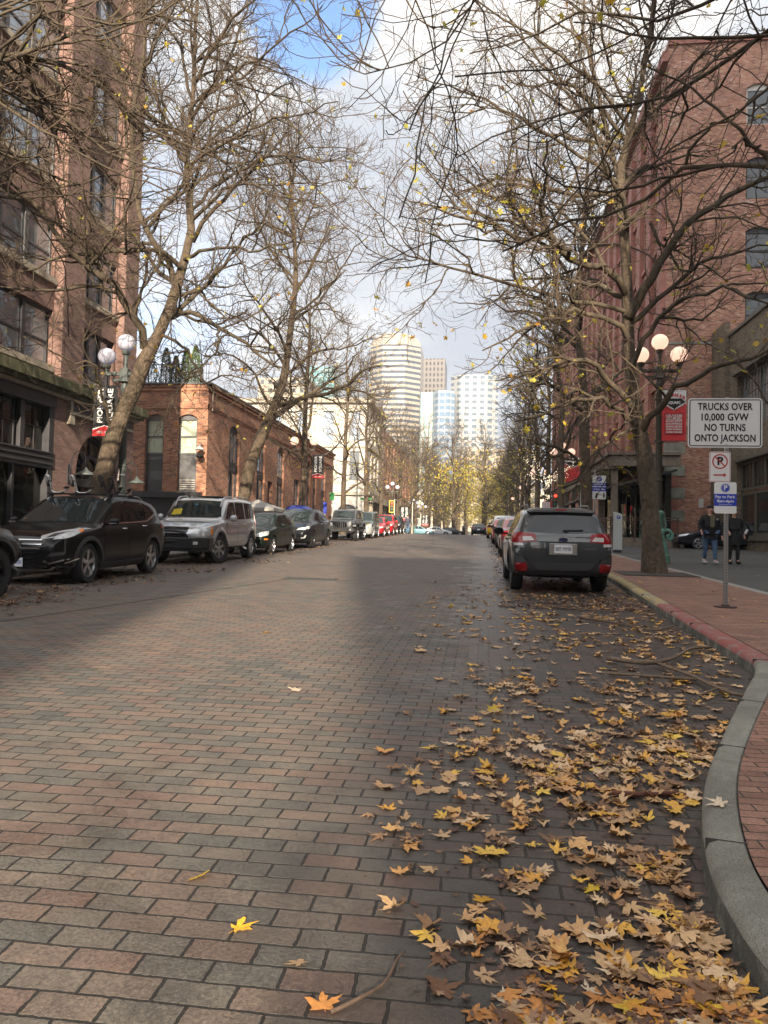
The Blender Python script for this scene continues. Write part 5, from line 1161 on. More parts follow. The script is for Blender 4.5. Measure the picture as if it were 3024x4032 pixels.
# ---- second and third trees on each side ----
YL2 = 31.5; tp = trace([(960, 1959), (982, 1848), (1021, 1737), (1064, 1641), (1083, 1593), (1112, 1511), (1127, 1429), (1150, 1250), (1165, 1100), (1160, 950), (1150, 750), (1165, 600), (1170, 450)], YL2)
b = np.array([tp[0][0] - 0.35, YL2, Z(0, YL2)]); rad = [.26, .25, .24, .22, .19, .17, .15, .12, .10, .085, .06, .04, .015]
lb = [
    (trace([(1066, 1650), (1122, 1612), (1185, 1569), (1300, 1545), (1380, 1500), (1440, 1450), (1500, 1440)], 31.5, 29), .13, .03),
    (trace([(1075, 1600), (1040, 1560), (1010, 1480), (950, 1420), (880, 1390), (800, 1400)], 31.5, 30), .07, .02),
    (trace([(1110, 1500), (1180, 1430), (1260, 1380), (1350, 1370), (1470, 1330)], 31.5, 29), .07, .02),
    (trace([(1122, 1440), (1060, 1350), (980, 1280), (900, 1240), (820, 1200)], 31.5, 30), .07, .02),
    (trace([(1150, 1250), (1240, 1180), (1320, 1100), (1380, 1000), (1450, 930)], 31.5, 30), .06, .02),
    (trace([(1160, 1100), (1080, 1010), (1020, 900), (980, 780), (960, 640)], 31.5, 32), .06, .02),
]
make_tree('plane_tree', b, 'second tree on the left, thick dark trunk leaning right behind the silver car', [(b, .30)] + list(zip(tp, rad)), lb, 7, 0.95, 260, 9, leaf_low=0.35, tmin=0.0042)
YR2 = 29.8; tp = trace([(2312, 2040), (2306, 1880), (2300, 1753), (2300, 1627), (2297, 1532), (2285, 1400), (2275, 1250), (2280, 1100), (2300, 900), (2310, 700), (2330, 500), (2340, 380)], YR2)
b = np.array([tp[0][0], YR2, Z(0, YR2)]); rad = [.22, .205, .20, .18, .16, .15, .13, .11, .085, .06, .035, .015]
lb = [
    (trace([(2300, 1840), (2250, 1790), (2180, 1760), (2100, 1740), (2020, 1700)], 29.8, 27.5), .07, .02),
    (trace([(2298, 1620), (2230, 1560), (2150, 1500), (2050, 1480), (1950, 1500)], 29.8, 27), .08, .02),
    (trace([(2280, 1350), (2200, 1280), (2100, 1230), (2000, 1220), (1900, 1170)], 29.8, 27), .08, .02),
    (trace([(2278, 1200), (2220, 1050), (2160, 950), (2120, 820), (2080, 700)], 29.8, 29), .07, .02),
    (trace([(2300, 1600), (2360, 1540), (2430, 1500), (2520, 1480)], 29.8, 29), .06, .02),
    (trace([(2290, 960), (2360, 860), (2420, 760), (2460, 620)], 29.8, 30), .06, .02),
]
make_tree('plane_tree', b, 'second tree on the right, straight trunk beside the parking sign', [(b, .25)] + list(zip(tp, rad)), lb, 8, 0.9, 260, 8, leaf_low=0.35, tmin=0.0042)
# ---- the rows further up the street: built once, then copied ----
def auto_tree(name, x, y, h, seed, label, leaves, lean=(0, 0), r=.2, detail=0.66, auto=13, l4=True, autol=(3.5, 5.8), lsize=(0.07, 0.12)):
    rng = np.random.default_rng(seed + 99); b = np.array([x, y, Z(x, y)]); tk = []
    for k in range(9):
        u = k / 8; tk.append((b + np.array([lean[0] * u + rng.normal(0, 0.12) * u, lean[1] * u + rng.normal(0, 0.12) * u, h * u]), r * (1 - u) ** 0.8 + 0.012))
    return make_tree(name, b, label, tk, [], seed, detail, leaves, auto, 0.55, lsize, autol=autol, l4=l4, autorange=(0.2, 0.97), tmin=0.0062)
FT = [auto_tree('plane_tree', -9.9, 41.3, 14.5, 21, 'third tree on the left, slim upright trunk before the narrow brick windows', 230, (0.3, 0)),
      auto_tree('plane_tree', 4.1, 41.0, 14.5, 22, 'third tree on the right, bare trunk rising behind the parking meter', 230, (-0.4, 0)),
      auto_tree('plane_tree', -9.9, 54.0, 14.5, 23, 'fourth tree on the left, forked trunk behind the grey off-roader', 260, (0.2, 0.3), detail=0.62)]
km = kidmap_of(None); NAMES = 'fifth sixth seventh eighth ninth tenth eleventh twelfth thirteenth fourteenth fifteenth sixteenth seventeenth eighteenth'.split()
rng = np.random.default_rng(77); rowL = [64, 75, 88, 97, 107, 118, 129, 141, 154, 168, 184, 202, 222]; rowR = [52, 62, 73, 84, 95, 106, 117, 129, 141, 154, 168, 184, 202, 222]
for side, row, x in (('left', rowL, -9.8), ('right', rowR, 4.2)):
    for i, y in enumerate(row):
        src = FT[int(rng.integers(3))]; c = copy_tree(src, km); c.location = (x + rng.normal(0, 0.25), y + rng.normal(0, 0.5), Z(x, y)); s_ = rng.uniform(0.92, 1.12); c.scale = (s_ * 1.1, s_ * 1.1, s_); c.rotation_euler = (0, 0, rng.uniform(0, 6.28))
        n_ = NAMES[i] if side == 'left' else (['fourth'] + NAMES)[i]
        c['label'] = 'plane tree in the %s hand row up the street, %s from the near end' % (side, n_)
park = 0
for i, y in enumerate((131, 143, 156, 170, 186, 204, 225)):
    for j, x in enumerate((-9.5, -4.6, 0.4, 5.2)):
        src = FT[int(rng.integers(3))]; c = copy_tree(src, km); c.location = (x + rng.normal(0, 0.5), y + rng.normal(0, 1.5), gz(y) + 0.05); s_ = rng.uniform(1.1, 1.35); c.scale = (s_ * 1.05, s_ * 1.05, s_); c.rotation_euler = (0, 0, rng.uniform(0, 6.28))
        c['label'] = 'park tree beyond the crest, %s rank from the crest, %s from the left' % (('first', 'second', 'third', 'fourth', 'fifth', 'sixth', 'seventh')[i], ('first', 'second', 'third', 'fourth')[j]); c['group'] = 'park trees beyond the crest'
# low leafy growth that fills the far end of the tunnel
def far_foliage(name, X0, X1, Y0, Y1, z0, z1, n, seed, label, smin=0.07, smax=0.15):
    rng = np.random.default_rng(seed); P = np.column_stack([rng.uniform(X0, X1, n), rng.uniform(Y0, Y1, n), z0 + (z1 - z0) * rng.random(n) ** 0.9]); k = rng.random((40, 3)) * (X1 - X0, Y1 - Y0, z1 - z0) + (X0, Y0, z0)
    P = np.where(rng.random((n, 1)) < 0.65, k[rng.integers(0, 40, n)] + rng.normal(0, 1.0, (n, 3)), P); P[:, 2] = np.maximum(P[:, 2], z0)
    e1 = rng.normal(0, 1, (n, 3)); e1 /= np.linalg.norm(e1, axis=1, keepdims=True); e2 = np.cross(e1, rng.normal(0, 1, (n, 3))); e2 /= np.linalg.norm(e2, axis=1, keepdims=True); s_ = rng.uniform(smin, smax, (n, 1))
    V = np.stack([P - e1 * s_, P + e2 * s_ * 0.6, P + e1 * s_, P - e2 * s_ * 0.6], 1).reshape(-1, 3); F = np.arange(4 * n).reshape(-1, 4); o = np_mesh(name, [(V, F)], M_leafT, None, False); tag(o, label, 'foliage', None, 'stuff')
far_foliage('far_foliage', -12, 9, 112, 235, 4.5, 15.5, 11000, 1, 'haze of yellow green leaves in the far tunnel of trees over the street', 0.11, 0.24)
far_foliage('far_foliage', -1, 9, 70, 140, 4.2, 10.5, 500, 2, 'yellow green leaves low in the crowns along the right side beyond the crest')
# ================================================================== vehicles
# car space: front toward +Y, ground at z = 0, s = distance from the front bumper
M_tyre = pmat('tyre rubber', (0.018, 0.018, 0.019), 0.85, bump=0.2, nscale=30); M_rimS = pmat('silver alloy', (0.50, 0.51, 0.53), 0.28, 0.9); M_rimD = pmat('dark alloy', (0.035, 0.035, 0.038), 0.35, 0.6)
M_clad = pmat('unpainted cladding', (0.028, 0.029, 0.031), 0.6); M_cglass = pmat('tinted car glass', (0.006, 0.008, 0.009), 0.015, ior=1.5)
M_cglassB = pmat('clear windscreen glass', (0.018, 0.026, 0.027), 0.012, ior=1.5)
M_lamp = pmat('headlamp lens', (0.55, 0.57, 0.58), 0.08, 0.25); M_lampd = pmat('headlamp interior', (0.12, 0.12, 0.13), 0.15, 0.6); M_amber = pmat('amber lens', (0.75, 0.22, 0.03), 0.15)
M_tail = pmat('red tail lens', (0.20, 0.004, 0.008), 0.22); M_tail2 = pmat('clear tail lens', (0.45, 0.42, 0.42), 0.12); M_plate = pmat('licence plate', (0.62, 0.64, 0.66), 0.35)
M_blk = pmat('gloss black trim', (0.010, 0.010, 0.011), 0.12); M_gap = pmat('panel gap', (0.004, 0.004, 0.004), 0.9)
def paint(name, col, metal=0.0, rough=0.3):
    return pmat(name, col, rough, metal, spec=0.1, coat=0.35 if max(col) < 0.05 else 1.0)
def interp(P, x):
    if x <= P[0][0]: return P[0][1]
    for (a, b), (c, d) in zip(P, P[1:]):
        if x <= c: return b + (d - b) * (x - a) / max(c - a, 1e-9)
    return P[-1][1]
class Car:
    def __init__(c, name, label, cat, spec, mat, loc, rz, group='cars parked along the kerb', slope=True):
        c.sp = spec; c.L = spec['L']; c.W = spec['W']; c.mat = mat
        c.root = thing(name, loc, label, cat, rz, group, slope)
        c.shell()
    def y(c, s): return c.L / 2 - s
    def shell(c):
        sp = c.sp; L = c.L; st = sorted(set([round(v, 3) for v in list(np.linspace(0, L, 30)) + [0.02, 0.06, 0.12, 0.2, L - 0.02, L - 0.06, L - 0.12, L - 0.2] + [p[0] for p in sp['roof']]]))
        V = []; n = 13; tum = sp.get('tumble', 0.80)
        for s in st:
            w = sp['W'] / 2 * interp(sp['plan'], s); zb = interp(sp['bottom'], s); bl = interp(sp['belt'], s); rf = interp(sp['roof'], s); cab = max(0.0, min(1.0, (rf - bl - 0.03) / 0.35))
            top_w = w * (0.80 + (tum - 0.80) * cab) if cab > 0 else w * 0.8; lo = rf - bl
            half = [(0, zb), (w * .80, zb), (w * .95, zb + 0.04), (w * .995, zb + (bl - zb) * .30), (w, zb + (bl - zb) * .62), (w * .985, bl - 0.05), (w * .955, bl), (w * (.93 if cab > 0 else .90), bl + 0.02 + lo * 0.05),
                    (w * .93 + (top_w - w * .93) * .45, bl + lo * (.50 if cab else .35)), (w * .93 + (top_w - w * .93) * .85, bl + lo * (.86 if cab else .6)), (top_w * .93, bl + lo * (.965 if cab else .82)), (top_w * .55, rf - 0.005), (0, rf + 0.01)]
            V.append([(x, c.y(s), z) for x, z in half])
        mb = MB(); m = len(st); full = []
        for ring in V: full.append([(-x, y, z) for x, y, z in ring[::-1]][:-1] + ring)   # top(-) ... bottom ... top(+)
        k = len(full[0])
        # closed ring: starts and ends on the roof centre line
        ringn = k - 1
        VV = []
        for ring in full: VV += ring[:-1]
        F = []
        for i in range(m - 1):
            for j in range(ringn): F.append((i * ringn + j, i * ringn + (j + 1) % ringn, (i + 1) * ringn + (j + 1) % ringn, (i + 1) * ringn + j))
        F.append(tuple(range(ringn))[::-1]); F.append(tuple(range((m - 1) * ringn, m * ringn)))
        mb.add(VV, F); o = mb.build('body', [c.mat, M_gap], c.root, smooth=True)
        sub = o.modifiers.new('s', 'SUBSURF'); sub.levels = sub.render_levels = 1
        bpy.context.view_layer.update(); dg = bpy.context.evaluated_depsgraph_get(); me = bpy.data.meshes.new_from_object(o.evaluated_get(dg)); o.modifiers.clear(); o.data = me
        bm = bmesh.new(); bm.from_mesh(me); c.bvh = BVHTree.FromBMesh(bm); bm.free()
        cut = MB()
        for ws in sp['wheels']:
            for sgn in (-1, 1):
                r_ = sp['r'] + sp.get('archgap', 0.06); nn = 28; y0 = c.y(ws)
                P = [(y0 + r_ * math.cos(2 * math.pi * q / nn), sp['r'] + r_ * math.sin(2 * math.pi * q / nn)) for q in range(nn)]
                xa, xb = sgn * (c.W / 2 - 0.36), sgn * (c.W / 2 + 0.3)
                cut.prism(P, min(xa, xb), max(xa, xb), lambda u, v, w: (w, u, v), mi=1)
        co = cut.build('cutter', [c.mat, M_gap]); co.parent = c.root
        bo = o.modifiers.new('b', 'BOOLEAN'); bo.operation = 'DIFFERENCE'; bo.object = co; bo.solver = 'EXACT'; 
        bpy.context.view_layer.update(); dg = bpy.context.evaluated_depsgraph_get(); me2 = bpy.data.meshes.new_from_object(o.evaluated_get(dg)); o.modifiers.clear(); o.data = me2
        bpy.data.objects.remove(co); me2.polygons.foreach_set('use_smooth', [True] * len(me2.polygons)); me2.set_sharp_from_angle(angle=R(38)); c.body = o
    def decal(c, name, poly, view, mat, off=0.004, parent=None, side=1, res=0.06, thick=0.012, smooth=True):
        "panel laid on the body; poly in (s,z) for 'side', (x,z) for 'front'/'rear', (x,s) for 'top'"
        if view in ('side',): P = [(c.y(a), b) for a, b in poly]
        elif view == 'top': P = [(a, c.y(b)) for a, b in poly]
        else: P = [(a, b) for a, b in poly]
        D = []; n = len(P)
        for i in range(n):
            a = Vector(P[i]); b = Vector(P[(i + 1) % n]); k = max(1, int((b - a).length / res))
            for q in range(k): D.append(a.lerp(b, q / k))
        nb = len(D); lo = [min(p[i] for p in D) for i in (0, 1)]; hi = [max(p[i] for p in D) for i in (0, 1)]
        def ins(p):
            r_ = False; j = nb - 1
            for i in range(nb):
                if (D[i][1] > p[1]) != (D[j][1] > p[1]) and p[0] < (D[j][0] - D[i][0]) * (p[1] - D[i][1]) / (D[j][1] - D[i][1]) + D[i][0]: r_ = not r_
                j = i
            return r_
        pts = list(D); gx = np.arange(lo[0] + res / 2, hi[0], res); gy = np.arange(lo[1] + res / 2, hi[1], res)
        for x in gx:
            for y_ in gy:
                if ins((x, y_)) and min((D[i] - Vector((x, y_))).length for i in range(nb)) > res * 0.35: pts.append(Vector((x, y_)))
        r_ = delaunay_2d_cdt(pts, [(i, (i + 1) % nb) for i in range(nb)], [], 1, 1e-6); vs, es, fs = r_[0], r_[1], r_[2]
        V3 = []; N3 = []
        for p in vs:
            if view == 'side': o_, d_ = Vector((side * 3, p[0], p[1])), Vector((-side, 0, 0))
            elif view == 'front': o_, d_ = Vector((p[0], 5, p[1])), Vector((0, -1, 0))
            elif view == 'rear': o_, d_ = Vector((p[0], -5, p[1])), Vector((0, 1, 0))
            else: o_, d_ = Vector((p[0], p[1], 4)), Vector((0, 0, -1))
            h, nr, _, _ = c.bvh.ray_cast(o_, d_)
            if h is None: V3.append(None); N3.append(None); continue
            if nr.dot(d_) > 0: nr = -nr
            V3.append(h); N3.append(nr)
        mb = MB(); mp = {}; VV = []
        for i, h in enumerate(V3):
            if h is None: continue
            mp[i] = len(VV); VV.append(h + N3[i] * off)
        F = [tuple(mp[i] for i in q) for q in fs if all(i in mp for i in q)]
        # skirt back down to the body
        ec = {}
        for q in F:
            for a, b in zip(q, q[1:] + q[:1]): ec[(min(a, b), max(a, b))] = ec.get((min(a, b), max(a, b)), 0) + 1
        inv = {v: k for k, v in mp.items()}; base = {}
        for (a, b), cnt in ec.items():
            if cnt == 1:
                for t in (a, b):
                    if t not in base: base[t] = len(VV); VV.append(V3[inv[t]] - N3[inv[t]] * thick)
                F.append((a, b, base[b], base[a]))
        if not F: return None
        mb.add(VV, F); return mb.build(name, mat, parent or c.root, smooth=40 if smooth else False)
    def both(c, name, poly, mat, **k):
        return [c.decal(name, poly, 'side', mat, side=s, **k) for s in (-1, 1)]
    def mir(c, name, poly, view, mat, **k):
        return [c.decal(name, [(sg * a, b) for a, b in poly], view, mat, **k) for sg in (1, -1)]
    def wheels(c, style='five', mat=None, steer=0.0, r=None, w=0.22, near=None):
        r = r or c.sp['r']; mat = mat or M_rimS
        key = (style, mat.name, round(r, 3), w)
        if key not in WH:
            mb = MB(); MX = Matrix.Rotation(R(90), 3, 'Y')      # axle along X
            rr_ = r * (0.62 if style in ('truck', 'jeep') else 0.70); hw = w / 2
            mb.lathe([(rr_, -hw * .86), (r * .92, -hw * .96), (r * .985, -hw * .72), (r, -hw * .3), (r, hw * .3), (r * .985, hw * .72), (r * .92, hw * .96), (rr_, hw * .86), (rr_ * .98, hw * .5), (rr_ * .98, -hw * .5), (rr_, -hw * .86)], n=36, M=MX)
            if style in ('truck', 'jeep'):
                for k in range(30):
                    a = 2 * math.pi * k / 30; Mx = Matrix.Rotation(-a, 3, 'X')
                    for q in (-1, 1): mb.box(Mx @ Vector((q * hw * .55, 0, r + 0.004)), (hw * .7, r * 0.13, 0.016), 0, Mx)
            ty = mb.build('tyre', M_tyre, smooth=35)
            mb = MB(); mb.lathe([(rr_ * .99, -hw * .5), (rr_ * .99, hw * .82), (rr_ * .90, hw * .86), (rr_ * .86, hw * .5), (rr_ * .84, -hw * .3)], n=32, M=MX)
            ns = {'five': 5, 'ten': 10, 'truck': 6, 'jeep': 5, 'steel': 8}[style]
            for k in range(ns):
                a = 2 * math.pi * k / ns; Mx = Matrix.Rotation(a, 3, 'X'); tw = {'five': 0.30, 'ten': 0.16, 'truck': .32, 'jeep': .3, 'steel': .2}[style]
                P = [(-tw * .45 * rr_, .12 * rr_), (tw * .45 * rr_, .12 * rr_), (tw * (.75 if style == 'five' else .5) * rr_, .92 * rr_), (-tw * (.35 if style == 'five' else .5) * rr_, .92 * rr_)]
                V = [Mx @ Vector((hw * (.62 + .12 * (v / rr_)), u, v)) for u, v in P] + [Mx @ Vector((hw * .4, u, v)) for u, v in P]
                mb.add(V, [(0, 1, 2, 3), (4, 7, 6, 5), (0, 4, 5, 1), (1, 5, 6, 2), (2, 6, 7, 3), (3, 7, 4, 0)])
            mb.lathe([(rr_ * .22, hw * .3), (rr_ * .20, hw * .74), (0, hw * .76)], n=16, M=MX)
            ri = mb.build('rim', mat, smooth=35)
            mb = MB(); mb.lathe([(rr_ * .88, hw * .05), (rr_ * .3, hw * .15), (0, hw * .2)], n=24, M=MX); hb = mb.build('brake_disc', M_rimD, smooth=35)
            WH[key] = (ty.data, ri.data, hb.data)
            for o in (ty, ri, hb): bpy.data.objects.remove(o)
        for i, ws in enumerate(c.sp['wheels']):
            for sg in (-1, 1):
                e_ = bpy.data.objects.new('wheel', None); COL.objects.link(e_); e_.parent = c.root; e_.empty_display_size = .1
                e_.location = (sg * (c.W / 2 - w / 2 - c.sp.get('inset', 0.03)), c.y(ws), r)
                e_.rotation_euler = (0, 0, (0 if sg > 0 else math.pi) + (steer if i == 0 else 0))
                for nm, d in zip(('tyre', 'rim', 'brake_disc'), WH[key]):
                    o = bpy.data.objects.new(nm, d); COL.objects.link(o); o.parent = e_
    def arches(c, mat=None, t=0.07, proud=0.012, ext=6):
        mat = mat or M_clad
        for ws in c.sp['wheels']:
            for sg in (-1, 1):
                r0 = c.sp['r'] + c.sp.get('archgap', 0.06); y0 = c.y(ws); V = []; F = []; n = 22; ok = True
                for k in range(n + 1):
                    a = R(-ext + (180 + 2 * ext) * k / n); ca, sa = math.cos(a), math.sin(a)
                    for j, rad in enumerate((r0 - 0.004, r0 - 0.004, r0 + t * .5, r0 + t)):
                        p = (y0 + rad * ca, c.sp['r'] + rad * sa)
                        h = c.bvh.ray_cast(Vector((sg * 3, p[0], p[1])), Vector((-sg, 0, 0)))[0]
                        x = h.x if h is not None else sg * c.W / 2 * .97
                        if abs(x) < c.W / 2 * .8: x = sg * c.W / 2 * .93
                        V.append((x + sg * ((-0.08) if j == 0 else (proud if j < 3 else 0.0)), p[0], p[1]))
                for k in range(n):
                    for j in range(3): o = k * 4 + j; F.append((o, o + 1, o + 5, o + 4))
                MB().add(V, F).build('wheel_arch', mat, c.root, smooth=40)
    def door(c, poly, handle=None, hmat=None):
        cx_ = sum(p[0] for p in poly) / len(poly); cz = sum(p[1] for p in poly) / len(poly)
        for sg in (-1, 1):
            g = c.decal('door_gap', [(cx_ + (a - cx_) * 1.018, cz + (b - cz) * 1.018) for a, b in poly], 'side', M_gap, side=sg, off=0.001, thick=.004)
            d = c.decal('door', poly, 'side', c.mat, side=sg, off=0.005, thick=.006, res=0.09)
            if d is None: continue
            if g is not None: g.parent = d
            if handle:
                h = c.bvh.ray_cast(Vector((sg * 3, c.y(handle[0]), handle[1])), Vector((-sg, 0, 0)))[0]
                mb = MB(); mb.tube([(h.x - sg * .0, h.y - .09, h.z), (h.x + sg * .035, h.y - .07, h.z), (h.x + sg * .035, h.y + .07, h.z), (h.x, h.y + .09, h.z)], [.010, .013, .013, .010], 6); mb.build('handle', hmat or c.mat, d, smooth=True)
    def mirror(c, s, z, mat=None, size=(0.10, 0.20, 0.14), ind=False):
        for sg in (-1, 1):
            h = c.bvh.ray_cast(Vector((sg * 3, c.y(s), z - .02)), Vector((-sg, 0, 0)))[0]; x = h.x if h else sg * c.W / 2 * .9
            mb = MB(); cx_ = x + sg * (size[1] / 2 + 0.07); mb.sphere((cx_, c.y(s), z + 0.05), 0.5, 14, 10, 0, (size[1], size[0], size[2])); mb.box((x + sg * .04, c.y(s) + .01, z), (0.12, 0.05, 0.04))
            m_ = mb.build('mirror', mat or c.mat, c.root, smooth=40)
            g = MB(); g.prism(rrect(size[1] * .78, size[2] * .74, .03), 0, 0.012, lambda u, v, w: (cx_ + u, c.y(s) - size[0] / 2 + 0.004 - w, z + .05 + v)); g.build('mirror_glass', M_cglass, m_)
            if ind:
                g = MB(); g.box((cx_ + sg * .0, c.y(s) + size[0] / 2 - .005, z + .02), (size[1] * .7, .015, .018)); g.build('indicator', M_chrome, m_)
    def rails(c, s0, s1, x, mat, h=0.06, r=0.016):
        for sg in (-1, 1):
            P = []
            for k in range(9):
                s = s0 + (s1 - s0) * k / 8; hit = c.bvh.ray_cast(Vector((sg * x, c.y(s), 4)), Vector((0, 0, -1)))[0]; z = hit.z if hit else 1.5
                P.append((sg * x, c.y(s), z + (h if 0 < k < 8 else -0.005)))
            mb = MB(); mb.tube(catmull(P, 3), r, 7); mb.build('roof_rail', mat, c.root, smooth=True)
    def box(c, name, ctr, dim, mat, bevel=0.01, parent=None):
        mb = MB(); mb.box(ctr, dim); return mb.build(name, mat, parent or c.root, bevel=bevel)
    def plate(c, view, x, z, w, h, txt, col=M_blueink, mat=None, off=0.02):
        s_ = -1 if view == 'rear' else 1
        hit = c.bvh.ray_cast(Vector((x, s_ * 5, z)), Vector((0, -s_, 0)))[0]; y = (hit.y if hit else s_ * c.L / 2) + s_ * off
        mb = MB(); mb.box((x, y, z), (w, 0.012, h)); p = mb.build('licence_plate', mat or M_plate, c.root, bevel=.004)
        if txt: text('plate_number', txt, h * .62, col, p, Mface(x, y + s_ * .0075, z, 0 if s_ < 0 else math.pi), width=w * .86, depth=.002)
        return p
WH = {}
def S(L, W, r, wheels, roof, belt, plan=None, bottom=None, **k):
    return dict(L=L, W=W, r=r, wheels=wheels, roof=roof, belt=belt, plan=plan or [(0, .70), (.05, .78), (.2, .90), (.6, .98), (1.0, 1), (L - .9, 1), (L - .3, .95), (L - .08, .88), (L, .82)],
                bottom=bottom or [(0, .34), (.15, .24), (.6, .20), (L - .6, .22), (L - .1, .34), (L, .42)], **k)
def cab_glass(c, wind, rear, sides, mat=None, wmat=None):
    c.decal('windscreen', wind, 'front', wmat or M_cglassB, off=.004, res=.09)
    if rear: c.decal('rear_window', rear, 'rear', mat or M_cglass, off=.004, res=.09)
    for p in sides: c.both('side_window', p, mat or M_cglass, off=.004, res=.09)
def sym(P): return P + [(-x, z) for x, z in reversed(P)]

# --- black crossover with roof racks ---
blackp = paint('black car paint', (0.006, 0.006, 0.0065))
sp = S(4.48, 1.85, .365, (.88, 3.55), [(0, .62), (.04, .76), (.14, .86), (.30, .95), (.7, 1.02), (1.12, 1.08), (1.22, 1.13), (1.98, 1.57), (2.2, 1.615), (2.7, 1.64), (3.3, 1.61), (3.85, 1.54), (4.02, 1.47), (4.30, 1.12), (4.40, .98), (4.48, .72)],
       [(0, .56), (.05, .70), (.2, .83), (.7, .93), (1.2, .99), (2.5, 1.04), (3.6, 1.10), (4.2, 1.08), (4.40, .96), (4.48, .70)])
c1 = Car('parked_suv', 'glossy black crossover with kayak carriers on its roof, second from the left edge', 'suv', sp, blackp, (-7.97, 14.6, gz(14.6)), math.pi)
cab_glass(c1, sym([(.0, 1.115), (.74, 1.10), (.56, 1.55), (.0, 1.585)]), sym([(0, 1.10), (.66, 1.10), (.54, 1.50), (0, 1.54)]),
          [[(1.50, 1.09), (2.36, 1.11), (2.36, 1.53), (2.16, 1.52)], [(2.42, 1.11), (3.20, 1.15), (3.16, 1.52), (2.42, 1.535)], [(3.26, 1.16), (3.78, 1.30), (3.62, 1.44), (3.24, 1.51)]])
c1.both('window_trim', [(1.40, 1.055), (3.3, 1.115), (3.86, 1.27), (3.84, 1.30), (3.3, 1.14), (1.42, 1.08)], M_chrome, off=.006)
c1.mir('headlight', [(.42, .80), (.62, .83), (.86, .985), (.80, 1.0), (.60, .93), (.40, .86)], 'front', M_lamp, off=.012)
c1.mir('headlight_lens', [(.50, .83), (.64, .855), (.78, .945), (.60, .90)], 'front', M_lampd, off=.016)
c1.both('headlight', [(.10, .80), (.40, .86), (.82, .985), (.72, 1.00), (.38, .93), (.12, .86)], M_lamp, off=.012)
c1.both('indicator', [(.62, .92), (.74, .955), (.76, .985), (.62, .955)], M_amber, off=.016)
g_ = c1.decal('grille', sym([(0, .47), (.34, .47), (.46, .62), (.52, .80), (.42, .84), (0, .86)]), 'front', M_blk, off=.004)
for z, w_ in ((.79, .46), (.72, .47), (.65, .45), (.57, .40)): c1.decal('grille_bar', [(-w_, z - .008), (w_, z - .008), (w_, z + .008), (-w_, z + .008)], 'front', M_chrome, off=.014, parent=g_)
c1.decal('lower_grille', sym([(0, .30), (.55, .30), (.60, .42), (0, .44)]), 'front', M_blk, off=.006)
c1.decal('skid_trim', sym([(0, .255), (.60, .27), (.70, .33), (.66, .345), (.58, .30), (0, .29)]), 'front', M_rimS, off=.012)
c1.mir('fog_lamp', [(.56, .50), (.80, .54), (.82, .60), (.66, .58)], 'front', M_lampd, off=.010); c1.mir('chrome_trim', [(.52, .42), (.62, .38), (.84, .46), (.84, .48), (.64, .41), (.54, .45)], 'front', M_chrome, off=.012)
c1.both('chrome_trim', [(.18, .385), (.52, .46), (.52, .48), (.18, .41)], M_chrome, off=.012)
c1.plate('front', 0, .41, .31, .155, 'BWX5500')
mb = MB(); mb.lathe([(.055, 0), (.075, 0), (.075, .012), (.055, .012), (.055, 0)], n=18, M=Matrix.Rotation(R(-90), 3, 'X')); 
for v in mb.v: pass
em = mb.build('badge', M_chrome, c1.root); em.location = (0, 2.245, .77); em.scale = (1.2, 1, .72)
mb = MB(); mb.tube([(-.045, 0, -.05), (-.03, 0, .05), (.03, 0, -.05), (.045, 0, .05)], .009, 5); e2 = mb.build('badge_letter', M_chrome, em); 
c1.door([(1.35, .42), (2.38, .42), (2.38, 1.06), (1.38, 1.02)], (2.20, .985), M_chrome); c1.door([(2.40, .42), (3.05, .42), (3.22, .75), (3.30, 1.10), (2.40, 1.06)], (3.10, 1.03), M_chrome)
c1.arches(t=.075); c1.both('sill_cladding', [(1.30, .24), (3.12, .24), (3.06, .36), (1.36, .36)], M_clad, off=.02)
c1.mirror(1.52, 1.07, ind=True); c1.wheels('five', steer=0.03); c1.rails(1.95, 3.7, .60, M_rimS, .05, .014)
c1.both('tail_light', [(4.0, .98), (4.34, 1.0), (4.34, 1.08), (4.05, 1.09)], M_tail, off=.01)
c1.both('bumper_trim', [(.02, .24), (.42, .24), (.42, .33), (.02, .36)], M_clad, off=.01)
# kayak carriers: each a cross bar pair and two folded J cradles
def jrack(x0, y0, lab, mat):
    t = thing('kayak_carrier', (0, 0, 0), lab, 'roof rack', group='kayak carriers on the black crossover')
    t.matrix_world = c1.root.matrix_basis @ Matrix.Translation((x0, y0, 1.66))
    for dy in (0, .05):
        mb = MB(); P = [(-.24, dy, .13), (-.20, dy, .06), (-.10, dy, .02), (.06, dy, .03), (.10, dy, .12), (.14, dy, .26), (.17, dy, .34), (.20, dy, .365), (.225, dy, .33), (.20, dy, .22), (.18, dy, .14)]
        mb.tube(catmull(P, 4), .010, 7); mb.build('cradle', mat, t, smooth=True)
    mb = MB(); mb.box((.16, .025, .20), (.04, .09, .13), 0, Matrix.Rotation(R(-15), 3, 'Y')); mb.box((-.22, .025, .12), (.07, .13, .03), 0, Matrix.Rotation(R(25), 3, 'Y')); mb.build('pad', M_black, t, bevel=.008)
    mb = MB(); mb.box((0, .025, .0), (.34, .05, .03)); mb.build('base', M_black, t, bevel=.006)
bars = thing('roof_bars', (0, 0, 0), 'pair of black cross bars clamped to the black crossover roof rails', 'roof rack'); bars.matrix_world = c1.root.matrix_basis.copy()
for y_ in (.12, -.75):
    mb = MB(); mb.box((0, y_, 1.655), (1.42, .05, .028)); mb.build('bar', M_black, bars, bevel=.008)
    for sg in (-1, 1): mb = MB(); mb.box((sg * .62, y_, 1.625), (.07, .10, .07)); mb.build('clamp', M_black, bars, bevel=.01)
silv = pmat('silver tube', (.6, .6, .58), .25, .9)
